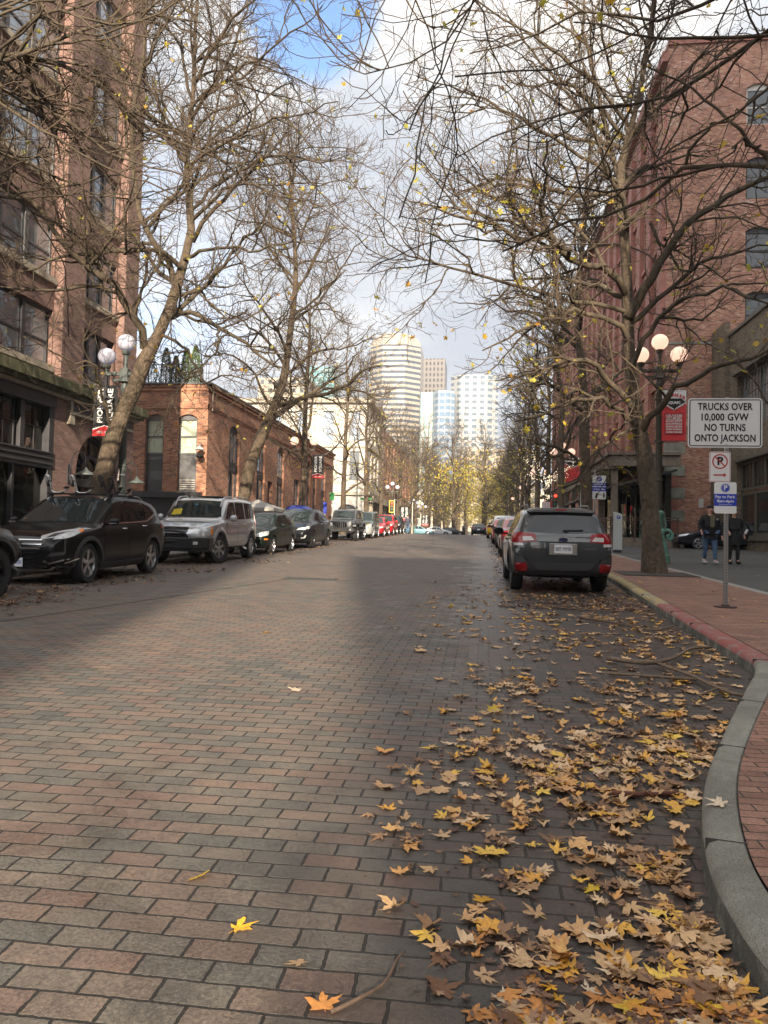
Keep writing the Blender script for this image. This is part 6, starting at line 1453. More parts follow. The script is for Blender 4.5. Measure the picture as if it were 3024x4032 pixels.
jrack(-.02, .12, 'silver J shaped kayak carrier at the front left of the black crossover roof', silv); jrack(.62 - .12, .12, 'silver J shaped kayak carrier at the front right of the black crossover roof', silv)
jrack(-.40, -.75, 'black folded kayak carrier at the rear middle of the black crossover roof', M_black); jrack(-.72 + .1, .10, 'black J shaped kayak carrier nearest the street on the crossover roof', M_black)

# --- silver boxy suv with black steel bumper ---
silver = paint('silver car paint', (0.42, 0.435, 0.45), 0.6, 0.32)
sp = S(4.72, 1.90, .385, (1.02, 3.81), [(0, .78), (.05, .92), (.18, .99), (.6, 1.08), (1.25, 1.15), (1.38, 1.20), (1.95, 1.72), (2.15, 1.78), (3.0, 1.82), (4.2, 1.79), (4.42, 1.72), (4.60, 1.20), (4.68, .9), (4.72, .65)],
       [(0, .72), (.06, .88), (.6, 1.02), (1.3, 1.09), (4.3, 1.14), (4.6, 1.1), (4.7, .8)], bottom=[(0, .62), (.1, .50), (.6, .36), (4.1, .36), (4.5, .46), (4.72, .5)], tumble=.84, inset=-.01, archgap=.10)
c2 = Car('parked_suv', 'silver off road wagon with a black steel front bumper and roof rails', 'suv', sp, silver, (-7.92, 21.35, gz(21.35)), math.pi)
cab_glass(c2, sym([(0, 1.22), (.80, 1.22), (.64, 1.68), (0, 1.71)]), sym([(0, 1.22), (.70, 1.22), (.62, 1.66), (0, 1.69)]), [[(1.62, 1.17), (2.42, 1.18), (2.42, 1.66), (2.02, 1.655)], [(2.50, 1.18), (3.28, 1.19), (3.24, 1.67), (2.50, 1.665)], [(3.36, 1.19), (4.32, 1.24), (4.16, 1.66), (3.34, 1.67)]])
for (a, b, m_) in (((.50, .77), (.44, .93), M_lamp),): pass
c2.mir('headlight', [(.50, .73), (.88, .74), (.90, .94), (.76, .96), (.56, .93)], 'front', M_lamp, off=.014); c2.both('headlight', [(.04, .76), (.34, .78), (.42, .92), (.30, .99), (.08, .92)], M_lamp, off=.014); c2.both('indicator', [(.36, .76), (.50, .80), (.50, .96), (.42, .98)], M_amber, off=.016)
g_ = c2.decal('grille', sym([(0, .70), (.34, .70), (.42, .92), (.40, .96), (0, .97)]), 'front', M_blk, off=.006)
for z in (.74, .80, .86, .92): c2.decal('grille_bar', [(-.36, z - .008), (.36, z - .008), (.37, z + .008), (-.37, z + .008)], 'front', M_rimD, off=.016, parent=g_)
c2.door([(1.50, .56), (2.44, .56), (2.44, 1.12), (1.50, 1.08)], (2.28, 1.02)); c2.door([(2.48, .56), (3.28, .56), (3.42, .85), (3.44, 1.13), (2.48, 1.12)], (3.22, 1.03))
c2.arches(silver, t=.10, proud=.03, ext=8); c2.both('side_moulding', [(1.52, .44), (3.28, .44), (3.30, .54), (1.50, .54)], silver, off=.03)
c2.mirror(1.68, 1.16, size=(.13, .22, .20)); c2.wheels('truck', steer=-.30, w=.27); c2.rails(1.75, 2.75, .66, M_rimS, .05, .02); c2.rails(2.95, 4.2, .66, M_rimS, .05, .02)
bp = MB(); prof = [(-.97, -.10), (-.60, .12), (.60, .12), (.97, -.10), (.97, -.42), (.80, -.42), (.62, -.05), (-.62, -.05), (-.80, -.42), (-.97, -.42)]
bp.prism([(x, 2.36 + y) for x, y in prof], .42, .70, lambda u, v, w: (u, v, w)); bp.prism([(x * .92, 2.34 + y * .8) for x, y in prof], .34, .419, lambda u, v, w: (u, v, w))
bpo = bp.build('front_bumper', pmat('textured black steel', (.014, .014, .016), .42), c2.root, bevel=.02)
for sg in (-1, 1): mb = MB(); mb.box((sg * .66, 2.46, .56), (.12, .08, .08), 0, Matrix.Rotation(-sg * .5, 3, 'Z')); mb.build('fog_lamp', M_lamp, bpo, bevel=.01)
mb = MB(); mb.tube(catmull([(-.45, 2.44, .68), (-.40, 2.50, .80), (-.2, 2.52, .86), (.2, 2.52, .86), (.40, 2.50, .80), (.45, 2.44, .68)], 4), .026, 8); mb.build('bull_bar', M_black, bpo, smooth=True)
mb = MB(); mb.tube([(-.14, 2.47, .60), (.14, 2.47, .60)], .045, 10); mb.build('winch', M_black, bpo, smooth=True)
c2.box('hang_tag', (.05, 1.02 - .45, 1.50), (.09, .004, .19), pmat('blue hang tag', (.02, .35, .55), .5), .0); c2.decal('dashboard_sign', [(.38, 1.30), (.66, 1.28), (.64, 1.44), (.40, 1.46)], 'front', pmat('yellow placard', (.55, .42, .02), .5), off=.006, thick=0)
c2.both('tail_light', [(4.40, 1.02), (4.66, 1.02), (4.60, 1.42), (4.44, 1.44)], M_tail, off=.01); c2.box('sun_roof_strip', (0, -.2, 1.825), (.9, .8, .02), M_blk, .005)

# --- dark green small wagon ---
dkgreen = paint('black green car paint', (0.008, 0.014, 0.012))
sp = S(4.35, 1.70, .305, (.86, 3.48), [(0, .55), (.05, .66), (.2, .76), (.6, .86), (1.0, .93), (1.12, .98), (1.85, 1.38), (2.1, 1.43), (2.8, 1.45), (3.6, 1.40), (4.0, 1.28), (4.25, .98), (4.32, .85), (4.35, .6)],
       [(0, .50), (.06, .62), (.3, .76), (1.0, .86), (2.5, .92), (4.1, .96), (4.3, .8), (4.35, .6)], tumble=.78)
c3 = Car('parked_hatchback', 'small glossy black green hatchback with oval headlights behind the silver wagon', 'car', sp, dkgreen, (-7.86, 26.9, gz(26.9)), math.pi)
cab_glass(c3, sym([(0, .98), (.70, .96), (.54, 1.36), (0, 1.39)]), sym([(0, 1.0), (.6, 1.0), (.5, 1.3), (0, 1.32)]), [[(1.38, .95), (2.25, .96), (2.22, 1.35), (1.98, 1.34)], [(2.31, .96), (3.05, .98), (2.98, 1.345), (2.30, 1.36)], [(3.12, .99), (3.82, 1.08), (3.58, 1.27), (3.06, 1.33)]])
c3.mir('headlight', [(.38, .62), (.60, .60), (.76, .68), (.76, .78), (.62, .77), (.44, .70)], 'front', M_lamp, off=.012); c3.both('headlight', [(.04, .62), (.30, .66), (.42, .78), (.30, .80), (.10, .74)], M_lamp, off=.012); c3.both('indicator', [(.10, .50), (.26, .50), (.26, .55), (.10, .55)], M_amber, off=.012)
c3.decal('lower_grille', sym([(0, .30), (.5, .30), (.44, .40), (0, .42)]), 'front', M_blk, off=.006); c3.decal('grille', sym([(0, .60), (.24, .60), (.26, .66), (0, .68)]), 'front', M_blk, off=.006)
c3.door([(1.22, .34), (2.27, .34), (2.27, .92), (1.24, .88)], (2.10, .84)); c3.door([(2.31, .34), (2.92, .34), (3.05, .6), (3.10, .94), (2.31, .93)], (2.95, .86)); c3.mirror(1.42, .93); c3.wheels('five', w=.19)
mb = MB(); mb.tube([(.2, .75, 1.40), (.2, .55, 1.62)], .006, 5); mb.build('aerial', M_black, c3.root)
# --- black electric crossover ---
blackp2 = paint('dark grey pearl paint', (0.012, 0.013, 0.016), .2)
sp = S(5.0, 1.99, .37, (1.0, 3.96), [(0, .62), (.05, .74), (.2, .86), (.7, 1.0), (1.05, 1.06), (1.2, 1.12), (2.3, 1.60), (2.6, 1.65), (3.1, 1.66), (3.8, 1.58), (4.5, 1.32), (4.8, 1.14), (4.95, 1.0), (5.0, .7)],
       [(0, .58), (.06, .72), (.3, .86), (1.1, 1.0), (2.6, 1.06), (4.4, 1.12), (4.9, 1.0), (5, .7)], tumble=.74)
c4 = Car('parked_suv', 'black electric crossover with a smooth nose and tall domed windscreen', 'suv', sp, blackp2, (-7.95, 33.1, gz(33.1)), math.pi)
cab_glass(c4, sym([(0, 1.12), (.82, 1.10), (.58, 1.60), (0, 1.65)]), sym([(0, 1.2), (.6, 1.2), (.5, 1.45), (0, 1.5)]), [[(1.62, 1.07), (2.72, 1.10), (2.70, 1.57), (2.40, 1.56)], [(2.80, 1.10), (3.75, 1.13), (3.60, 1.54), (2.80, 1.58)], [(3.82, 1.14), (4.45, 1.18), (3.78, 1.48)]])
c4.both('window_trim', [(1.55, 1.035), (4.5, 1.13), (4.5, 1.155), (1.58, 1.06)], M_chrome, off=.006)
c4.mir('headlight', [(.46, .76), (.80, .78), (.90, .90), (.80, .88), (.50, .83)], 'front', M_lamp, off=.012); c4.both('headlight', [(.10, .76), (.42, .84), (.50, .96), (.30, .90), (.10, .82)], M_lamp, off=.012); c4.mir('running_light', [(.64, .42), (.80, .44), (.84, .56), (.80, .56), (.74, .46), (.64, .45)], 'front', M_lamp, off=.012)
c4.decal('nose_trim', sym([(0, .70), (.5, .74), (.5, .76), (0, .735)]), 'front', M_chrome, off=.008); c4.decal('lower_grille', sym([(0, .32), (.6, .34), (.58, .44), (0, .44)]), 'front', M_blk, off=.006)
c4.door([(1.45, .36), (2.76, .36), (2.76, 1.08), (1.50, 1.03)], (2.55, 1.0), M_chrome); c4.door([(2.80, .36), (3.42, .36), (3.56, .7), (3.72, 1.11), (2.80, 1.09)], (3.5, 1.02), M_chrome); c4.mirror(1.72, 1.06); c4.wheels('ten', M_rimD, w=.25)
c4.plate('front', 0, .50, .30, .15, '')
# --- grey off-roader, round lamps and slotted grille ---
greyj = paint('granite grey paint', (0.10, 0.105, 0.11), .3)
JP = [(0, .80), (.02, .90), (.1, .93), (1.0, .96), (1.3, 1.0), (3.9, 1.0), (4.02, .97), (4.05, .93)]
sp = S(4.05, 1.56, .40, (.60, 3.05), [(0, 1.08), (.03, 1.14), (.1, 1.17), (.7, 1.22), (1.25, 1.26), (1.32, 1.28), (1.62, 1.76), (1.72, 1.80), (2.8, 1.82), (3.9, 1.80), (3.98, 1.74), (4.03, 1.30), (4.05, .9)],
       [(0, 1.02), (.05, 1.10), (1.2, 1.16), (4.0, 1.18), (4.05, 1.1)], plan=JP, bottom=[(0, .60), (.3, .55), (3.9, .55), (4.05, .62)], tumble=.90, archgap=.12, inset=-.20)
c5 = Car('parked_off_roader', 'granite grey boxy off roader with round headlights and seven grille slots', 'off-roader', sp, greyj, (-8.0, 44.9, gz(44.9)), math.pi)
cab_glass(c5, sym([(0, 1.30), (.64, 1.30), (.60, 1.70), (0, 1.71)]), sym([(0, 1.3), (.6, 1.3), (.56, 1.68), (0, 1.68)]), [[(1.62, 1.24), (2.35, 1.24), (2.35, 1.70), (1.80, 1.70)], [(2.45, 1.24), (3.10, 1.24), (3.10, 1.70), (2.45, 1.70)], [(3.20, 1.24), (3.85, 1.24), (3.85, 1.68), (3.20, 1.70)]])
for k in range(7): c5.decal('grille_slot', [(-.33 + k * .11 - .032, .76), (-.33 + k * .11 + .032, .76), (-.33 + k * .11 + .032, 1.04), (-.33 + k * .11 - .032, 1.04)], 'front', M_blk, off=.006)
for sg in (-1, 1):
    mb = MB(); mb.lathe([(0, .03), (.07, .028), (.105, .01), (.12, .0), (.12, -.05)], (0, 0, 0), 20, M=Matrix.Rotation(R(-90), 3, 'X')); o = mb.build('headlight', M_lamp, c5.root, smooth=35); o.location = (sg * .53, 2.03, .93)
    # flat wide fenders
    for wy, ln in ((c5.y(.60), .62), (c5.y(3.05), .58)):
        mb = MB(); mb.prism([(wy - ln, .62), (wy - ln * .62, 1.0), (wy + ln * .55, 1.03), (wy + ln, .84), (wy + ln, .78), (wy + ln * .5, .95), (wy - ln * .56, .93), (wy - ln + .08, .60)], sg * .70, sg * .95, lambda u, v, w: (w, u, v)); mb.build('fender', M_clad, c5.root, bevel=.02)
    mb = MB(); mb.box((sg * .84, 2.03 - .02, .86), (.16, .06, .06)); mb.build('indicator', M_lamp, c5.root, bevel=.01)
    mb = MB(); mb.box((sg * .82, 0, .50), (.14, 1.5, .06)); mb.build('side_step', M_black, c5.root, bevel=.015)
mb = MB(); mb.prism([(-.92, 1.98), (-.80, 2.16), (.80, 2.16), (.92, 1.98)], .52, .74, lambda u, v, w: (u, v, w)); bo = mb.build('front_bumper', M_clad, c5.root, bevel=.03)
for sg in (-1, 1): mb = MB(); mb.lathe([(0, .02), (.05, .01), (.055, -.02)], (0, 0, 0), 14, M=Matrix.Rotation(R(-90), 3, 'X')); o = mb.build('fog_lamp', M_lamp, bo); o.location = (sg * .62, 2.16, .64)
c5.mirror(1.62, 1.28, M_black, (.10, .22, .18)); c5.wheels('jeep', M_rimS, r=.40, w=.28); c5.door([(1.42, .62), (2.40, .62), (2.40, 1.16), (1.42, 1.16)], (2.25, 1.08), M_black); c5.door([(2.44, .62), (3.0 - .38, .62), (3.1, 1.16), (2.44, 1.16)], (3.0, 1.1), M_black)
# --- two tone boxy wagon ---
elg = paint('grey green car paint', (0.09, 0.11, 0.105), .3)
sp = S(4.30, 1.80, .33, (.85, 3.42), [(0, .66), (.04, .84), (.15, .94), (.6, 1.04), (.95, 1.10), (1.05, 1.16), (1.55, 1.66), (1.7, 1.74), (2.6, 1.79), (4.0, 1.77), (4.2, 1.68), (4.27, 1.1), (4.3, .7)],
       [(0, .62), (.05, .82), (.9, 1.02), (4.1, 1.08), (4.28, 1.0)], tumble=.86)
c6 = Car('parked_wagon', 'boxy grey green wagon with pale grey bumper and wings behind the off roader', 'car', sp, elg, (-7.85, 50.6, gz(50.6)), math.pi)
cab_glass(c6, sym([(0, 1.16), (.76, 1.15), (.66, 1.66), (0, 1.70)]), sym([(0, 1.2), (.7, 1.2), (.64, 1.64), (0, 1.66)]), [[(1.28, 1.10), (2.2, 1.12), (2.2, 1.64), (1.60, 1.62)], [(2.28, 1.12), (3.1, 1.12), (3.1, 1.66), (2.28, 1.65)], [(3.2, 1.12), (4.05, 1.14), (4.0, 1.62), (3.2, 1.66)]])
M_elb = pmat('pale grey bumper plastic', (.33, .34, .34), .5)
c6.decal('bumper', sym([(0, .30), (.80, .32), (.84, .60), (.52, .72), (0, .70)]), 'front', M_elb, off=.012); c6.both('wing_panel', [(.04, .34), (.40, .34), (.46, .75), (.30, .86), (.06, .74)], M_elb, off=.012); c6.both('sill_cladding', [(1.28, .26), (3.0, .26), (3.0, .46), (1.28, .46)], M_elb, off=.014)
c6.mir('headlight', [(.48, .74), (.80, .72), (.82, .92), (.60, .90)], 'front', M_lamp, off=.014); c6.mir('indicator', [(.56, .84), (.68, .83), (.68, .92), (.58, .91)], 'front', M_amber, off=.02); c6.arches(M_elb, t=.08); c6.mirror(1.35, 1.10, M_black); c6.wheels('ten', w=.2)
# --- generic cars for the distance ---
def sedan(name, label, cat, mat, loc, rz, kind='sedan', slope=True, rim=None, group='cars parked along the kerb'):
    if kind == 'sedan':
        sp = S(4.6, 1.79, .32, (.92, 3.60), [(0, .55), (.05, .68), (.2, .78), (.7, .88), (1.1, .94), (1.2, .98), (2.0, 1.38), (2.3, 1.43), (3.0, 1.42), (3.35, 1.36), (4.0, 1.06), (4.1, 1.03), (4.5, .99), (4.57, .85), (4.6, .6)],
               [(0, .5), (.06, .65), (.3, .78), (1.1, .89), (3.4, .98), (4.4, .95), (4.57, .80), (4.6, .58)], tumble=.76)
        gl = (sym([(0, 1.0), (.72, .98), (.54, 1.36), (0, 1.39)]), sym([(0, 1.07), (.66, 1.07), (.52, 1.33), (0, 1.36)]), [[(1.5, .96), (2.35, .98), (2.33, 1.34), (2.10, 1.34)], [(2.42, .98), (3.2, 1.0), (3.05, 1.34), (2.42, 1.35)], [(3.26, 1.02), (3.72, 1.06), (3.15, 1.31)]])
    else:
        sp = S(4.55, 1.84, .35, (.9, 3.52), [(0, .62), (.05, .76), (.2, .90), (.7, 1.0), (1.1, 1.05), (1.2, 1.10), (1.95, 1.58), (2.2, 1.64), (3.2, 1.66), (4.0, 1.58), (4.2, 1.48), (4.42, 1.1), (4.52, .9), (4.55, .6)],
               [(0, .56), (.06, .72), (.3, .86), (1.1, .98), (3.4, 1.08), (4.3, 1.05), (4.52, .85), (4.55, .6)], tumble=.80)
        gl = (sym([(0, 1.12), (.76, 1.10), (.58, 1.54), (0, 1.59)]), sym([(0, 1.14), (.70, 1.14), (.58, 1.50), (0, 1.54)]), [[(1.5, 1.05), (2.35, 1.08), (2.33, 1.54), (2.10, 1.53)], [(2.42, 1.08), (3.25, 1.11), (3.2, 1.55), (2.42, 1.55)], [(3.32, 1.12), (4.0, 1.18), (3.85, 1.48), (3.32, 1.54)]])
    c = Car(name, label, cat, sp, mat, loc, rz, group, slope); cab_glass(c, *gl); dz = 0 if kind == 'sedan' else .12
    c.mir('headlight', [(.44, .62 + dz), (.74, .64 + dz), (.80, .74 + dz), (.50, .72 + dz)], 'front', M_lamp, off=.012); c.both('headlight', [(.06, .62 + dz), (.36, .68 + dz), (.50, .78 + dz), (.12, .72 + dz)], M_lamp, off=.012)
    c.decal('grille', sym([(0, .50 + dz), (.36, .50 + dz), (.40, .64 + dz), (0, .66 + dz)]), 'front', M_blk, off=.006); c.decal('lower_grille', sym([(0, .30), (.5, .30), (.48, .40), (0, .42)]), 'front', M_blk, off=.006)
    c.mir('tail_light', [(.48, .80 + dz), (.78, .80 + dz), (.78, .94 + dz), (.48, .92 + dz)], 'rear', M_tail, off=.012); c.both('tail_light', [(4.2, .80 + dz), (4.5, .80 + dz), (4.46, .92 + dz), (4.2, .94 + dz)], M_tail, off=.012)
    c.plate('rear', 0, .72 + dz * .5, .31, .15, ''); c.mirror(1.58, .96 + dz); c.wheels('five', rim or M_rimS, w=.2)
    c.door([(1.32, .32), (2.37, .32), (2.37, .95 + dz), (1.34, .90 + dz)], (2.2, .86 + dz)); c.door([(2.41, .32), (3.02, .32), (3.2, .62), (3.22, .97 + dz), (2.41, .96 + dz)], (3.08, .88 + dz)); return c
red1 = paint('bright red paint', (0.38, 0.012, 0.02)); red2 = paint('deep red paint', (0.42, 0.01, 0.018)); mar = paint('maroon paint', (0.13, 0.012, 0.018), .3); blk3 = paint('black blue paint', (.012, .013, .017)); whi = paint('white paint', (.62, .63, .64)); teal = paint('pale blue paint', (.17, .32, .38), .3)
sedan('parked_hatchback', 'small red car parked on the left between grey green wagon and red suv', 'car', red1, (-7.80, 56.2, gz(56.2)), math.pi, 'sedan')
sedan('parked_suv', 'bright red suv behind the small red car on the left', 'suv', red2, (-7.85, 62.0, gz(62)), math.pi, 'suv')
sedan('parked_suv', 'dark suv last in the left row, mostly hidden by the red suv', 'suv', blk3, (-7.95, 68.2, gz(68.2)), math.pi, 'suv')
sedan('passing_car', 'pale blue saloon crossing beyond the crest of the street', 'car', teal, (-9.6, 118, gz(118)), R(-90), 'sedan', False, group='cars crossing beyond the crest')
sedan('passing_car', 'white saloon just behind the pale blue one beyond the crest', 'car', whi, (-7.0, 121.5, gz(118)), R(-90), 'sedan', False, group='cars crossing beyond the crest')
sedan('passing_car', 'dark saloon farthest right of the cars crossing beyond the crest', 'car', blk3, (-4.9, 124.5, gz(118)), R(-90), 'sedan', False, group='cars crossing beyond the crest')
# right kerb row, tails toward the camera
sedan('parked_saloon', 'maroon saloon parked directly ahead of the grey hatchback', 'car', mar, (1.50, 29.2, gz(29.2)), 0, 'sedan')
sedan('parked_saloon', 'black saloon third in the right row with a silver window line', 'car', blk3, (1.52, 38.3, gz(38.3)), 0, 'sedan')
sedan('parked_saloon', 'red car fourth in the right row peeping out past the black saloon', 'car', red1, (1.42, 45.2, gz(45.2)), 0, 'sedan')
sedan('parked_suv', 'white suv with tall red tail lamps farthest up the right row', 'suv', whi, (1.50, 51.6, gz(51.6)), 0, 'suv')
yel = paint('yellow paint', (.62, .38, .01)); sedan('parked_car', 'yellow car just visible beyond the white suv on the right', 'car', yel, (1.20, 59.5, gz(59.5)), 0, 'sedan')
sedan('parked_car', 'dark car low beyond the crest left of the yellow car', 'car', blk3, (-0.4, 92, gz(92)), 0, 'sedan', False)
# dark hatch parked before the brick wall
c8 = sedan('parked_hatchback', 'black hatchback with silver wheels parked before the weathered brick wall', 'car', blk3, (11.75, 39.6, gz(39.6) + .07), R(90), 'sedan', False, group='cars parked by the brick wall')

# --- dark grey crossover hatch at the right kerb (rear view) ---
gry = paint('dark grey metallic paint', (0.048, 0.051, 0.054), .45, .34)
sp = S(4.46, 1.80, .35, (.92, 3.585), [(0, .62), (.05, .76), (.2, .88), (.7, .97), (1.1, 1.02), (1.2, 1.06), (1.95, 1.48), (2.2, 1.535), (3.0, 1.55), (3.7, 1.525), (3.98, 1.475), (4.06, 1.42), (4.34, 1.10), (4.39, 1.02), (4.43, .86), (4.45, .72), (4.46, .55)],
       [(0, .56), (.06, .70), (.3, .84), (1.1, .94), (3.4, 1.05), (4.1, 1.06), (4.36, .99), (4.44, .80), (4.46, .55)],
       plan=[(0, .72), (.06, .80), (.3, .93), (.8, 1), (3.7, 1), (4.1, .985), (4.3, .95), (4.40, .91), (4.46, .86)], bottom=[(0, .34), (.2, .25), (.8, .22), (3.8, .24), (4.2, .30), (4.4, .36), (4.46, .42)], tumble=.72)
c9 = Car('parked_crossover', 'dark grey crossover hatchback with roof rails seen from behind at the right kerb', 'car', sp, gry, (1.38, 16.15, gz(16.15)), R(1.2))
cab_glass(c9, sym([(0, 1.08), (.74, 1.06), (.56, 1.45), (0, 1.48)]), sym([(0, 1.07), (.62, 1.10), (.70, 1.14), (.63, 1.36), (.54, 1.415), (0, 1.43)]), [[(1.5, 1.0), (2.38, 1.03), (2.36, 1.44), (2.08, 1.43)], [(2.44, 1.03), (3.2, 1.06), (3.1, 1.45), (2.44, 1.46)], [(3.26, 1.08), (3.95, 1.22), (3.72, 1.38), (3.20, 1.44)]])
c9.decal('spoiler', sym([(0, 1.43), (.56, 1.42), (.60, 1.44), (.54, 1.485), (0, 1.50)]), 'rear', gry, off=.05, thick=.05)
c9.decal('brake_light', sym([(0, 1.452), (.10, 1.45), (.10, 1.468), (0, 1.47)]), 'rear', M_tail, off=.056)
tg = c9.decal('tailgate', sym([(0, .66), (.60, .66), (.66, .80), (.70, 1.05), (.64, 1.085), (0, 1.055)]), 'rear', gry, off=.012)
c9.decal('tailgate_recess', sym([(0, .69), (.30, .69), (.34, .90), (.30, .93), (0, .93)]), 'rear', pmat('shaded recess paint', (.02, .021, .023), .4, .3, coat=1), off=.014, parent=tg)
c9.decal('tailgate_trim', sym([(0, .925), (.44, .925), (.50, .99), (0, .995)]), 'rear', gry, off=.028, parent=tg)
c9.mir('tail_light', [(.40, .93), (.72, .90), (.86, .90), (.855, 1.07), (.74, 1.08), (.50, 1.06)], 'rear', M_tail, off=.022); c9.mir('tail_light_lens', [(.50, .945), (.70, .93), (.70, 1.00), (.56, 1.01)], 'rear', M_tail2, off=.028); c9.mir('reversing_lens', [(.70, .845), (.83, .85), (.84, .895), (.70, .895)], 'rear', M_tail2, off=.020)
c9.both('tail_light', [(4.05, .92), (4.42, .90), (4.38, 1.06), (4.10, 1.08)], M_tail, off=.012)
c9.decal('bumper', sym([(0, .50), (.55, .50), (.62, .62), (.80, .70), (.80, .80), (.66, .76), (.58, .66), (0, .655)]), 'rear', gry, off=.045, thick=.05)
c9.decal('lower_bumper', sym([(0, .36), (.80, .36), (.84, .46), (.82, .70), (.68, .66), (.58, .50), (0, .50)]), 'rear', M_clad, off=.030, thick=.03)
c9.decal('bumper_insert', sym([(0, .43), (.46, .44), (.52, .52), (.56, .56), (0, .56)]), 'rear', pmat('grey insert', (.06, .063, .066), .35, .5), off=.05, thick=.02)
c9.mir('rear_reflector', [(.62, .43), (.78, .43), (.80, .54), (.64, .55)], 'rear', M_tail, off=.050)
pl = c9.plate('rear', 0, .80, .31, .15, '887 MMB', M_ink, off=.035); 
mb = MB(); yb = -2.23; hit = c9.bvh.ray_cast(Vector((0, -5, .8)), Vector((0, 1, 0)))[0]
mb.box((0, hit.y - .026, .80), (.48, .01, .20)); mb.build('plate_frame', pmat('brushed plate surround', (.5, .5, .48), .3, .8), c9.root, bevel=.004)
hit = c9.bvh.ray_cast(Vector((0, -5, .96)), Vector((0, 1, 0)))[0]
mb = MB(); V = []; n = 24
mb.prism([(.085 * math.cos(2 * math.pi * k / n), .045 * math.sin(2 * math.pi * k / n)) for k in range(n)], 0, .012, lambda u, v, w: (u, hit.y - .034 - w, .965 + v)); em = mb.build('badge', M_chrome, c9.root)
mb = MB(); mb.prism([(.074 * math.cos(2 * math.pi * k / n), .035 * math.sin(2 * math.pi * k / n)) for k in range(n)], 0, .003, lambda u, v, w: (u, hit.y - .046 - w, .965 + v)); mb.build('badge_field', pmat('badge blue', (.02, .03, .08), .2), em)
mb = MB()
for (u, v, r_) in ((-.035, .008, .011), (-.005, -.008, .008), (.015, .012, .008), (.032, -.008, .008), (.046, .010, .008), (.012, -.018, .007)):
    mb.prism([(u + r_ * (1 if k % 2 == 0 else .4) * math.cos(math.pi * k / 4), v + r_ * (1 if k % 2 == 0 else .4) * math.sin(math.pi * k / 4)) for k in range(8)], 0, .002, lambda a, b, w: (a, hit.y - .0495 - w, .965 + b))
mb.build('badge_star', M_chrome, em)
def rt(s_, x, z, w_, name='lettering'):
    h_ = c9.bvh.ray_cast(Vector((x, -5, z)), Vector((0, 1, 0)))[0]; text(name, s_, .035, M_chrome, c9.root, Mface(x, h_.y - .022, z), width=w_, depth=.003)
rt('SUBARU', -.48, .845, .17); rt('AWD', -.48, .80, .13); rt('CROSSTREK', .48, .81, .20)
mb = MB(); hit = c9.bvh.ray_cast(Vector((.05, -5, 1.12)), Vector((0, 1, 0)))[0]; mb.tube([(.10, hit.y - .02, 1.10), (.06, hit.y - .03, 1.12), (-.0, hit.y - .025, 1.135), (.36, hit.y - .0, 1.14)], .010, 5); mb.build('wiper', M_black, c9.root)
c9.door([(1.32, .34), (2.40, .34), (2.40, 1.0), (1.34, .95)], (2.2, .92)); c9.door([(2.44, .34), (3.0, .34), (3.14, .66), (3.26, 1.02), (2.44, 1.01)], (3.10, .95))
c9.arches(t=.09, proud=.02); c9.both('sill_cladding', [(1.35, .24), (3.1, .24), (3.06, .38), (1.38, .38)], M_clad, off=.02); c9.mirror(1.60, 1.02, M_blk, (.13, .22, .16)); c9.wheels('five', M_rimD, w=.225); c9.rails(1.95, 3.75, .56, M_rimD, .075, .018)
mb = MB(); mb.prism([(-.16, 0), (.06, 0), (.0, .07), (-.03, .065)], -.012, .012, lambda u, v, w: (w, -1.35 - u, 1.54 + v)); mb.build('antenna_fin', M_blk, c9.root)
# --- dark suv cut by the left edge ---
dk = paint('dark olive grey paint', (0.022, 0.021, 0.019))
sp = S(4.55, 1.86, .38, (.9, 3.50), [(0, .7), (.05, .86), (.3, 1.02), (1.1, 1.10), (1.25, 1.16), (1.8, 1.66), (2.0, 1.74), (3.2, 1.78), (3.9, 1.74), (4.1, 1.66), (4.38, 1.25), (4.48, 1.10), (4.53, .9), (4.55, .6)],
       [(0, .62), (.06, .80), (.9, .98), (4.2, 1.06), (4.5, 1.0), (4.55, .7)], tumble=.82, inset=0, archgap=.09, bottom=[(0, .5), (.2, .42), (4.1, .42), (4.4, .50), (4.55, .55)], plan=[(0, .8), (.3, .94), (.8, 1), (4.2, 1), (4.48, .97), (4.55, .92)])
c10 = Car('parked_suv', 'dark suv cut off by the left edge, only its tail and rear wheel in view', 'suv', sp, dk, (-7.96, 9.10, gz(9.10)), 0.0)
cab_glass(c10, sym([(0, 1.2), (.76, 1.18), (.62, 1.66), (0, 1.7)]), sym([(0, 1.22), (.72, 1.22), (.60, 1.60), (0, 1.64)]), [[(1.5, 1.10), (2.3, 1.12), (2.3, 1.64), (1.9, 1.62)], [(2.38, 1.12), (3.1, 1.12), (3.1, 1.66), (2.38, 1.66)], [(3.2, 1.14), (4.12, 1.2), (3.92, 1.60), (3.2, 1.66)]])
c10.both('tail_light', [(4.30, .92), (4.50, .92), (4.44, 1.26), (4.30, 1.24)], M_tail, off=.012); c10.mir('tail_light', [(.80, .92), (.92, .92), (.88, 1.28), (.78, 1.26)], 'rear', M_tail, off=.014); c10.arches(M_clad, t=.12, proud=.05, ext=10)
mb = MB(); mb.prism([(-.93, -2.05), (.93, -2.05), (.90, -2.34), (-.90, -2.34)], .55, .82, lambda u, v, w: (u, v, w)); mb.build('rear_bumper', M_clad, c10.root, bevel=.04)
for sg in (-1, 1): mb = MB(); mb.box((sg * .82, -1.80, .42), (.22, .03, .30)); mb.build('mud_flap', M_black, c10.root)
c10.wheels('truck', M_rimD, w=.26); c10.door([(1.4, .5), (2.34, .5), (2.34, 1.08), (1.4, 1.04)], (2.2, 1.0)); c10.door([(2.38, .5), (2.95, .5), (3.1, .8), (3.12, 1.09), (2.38, 1.08)], (3.0, 1.02))
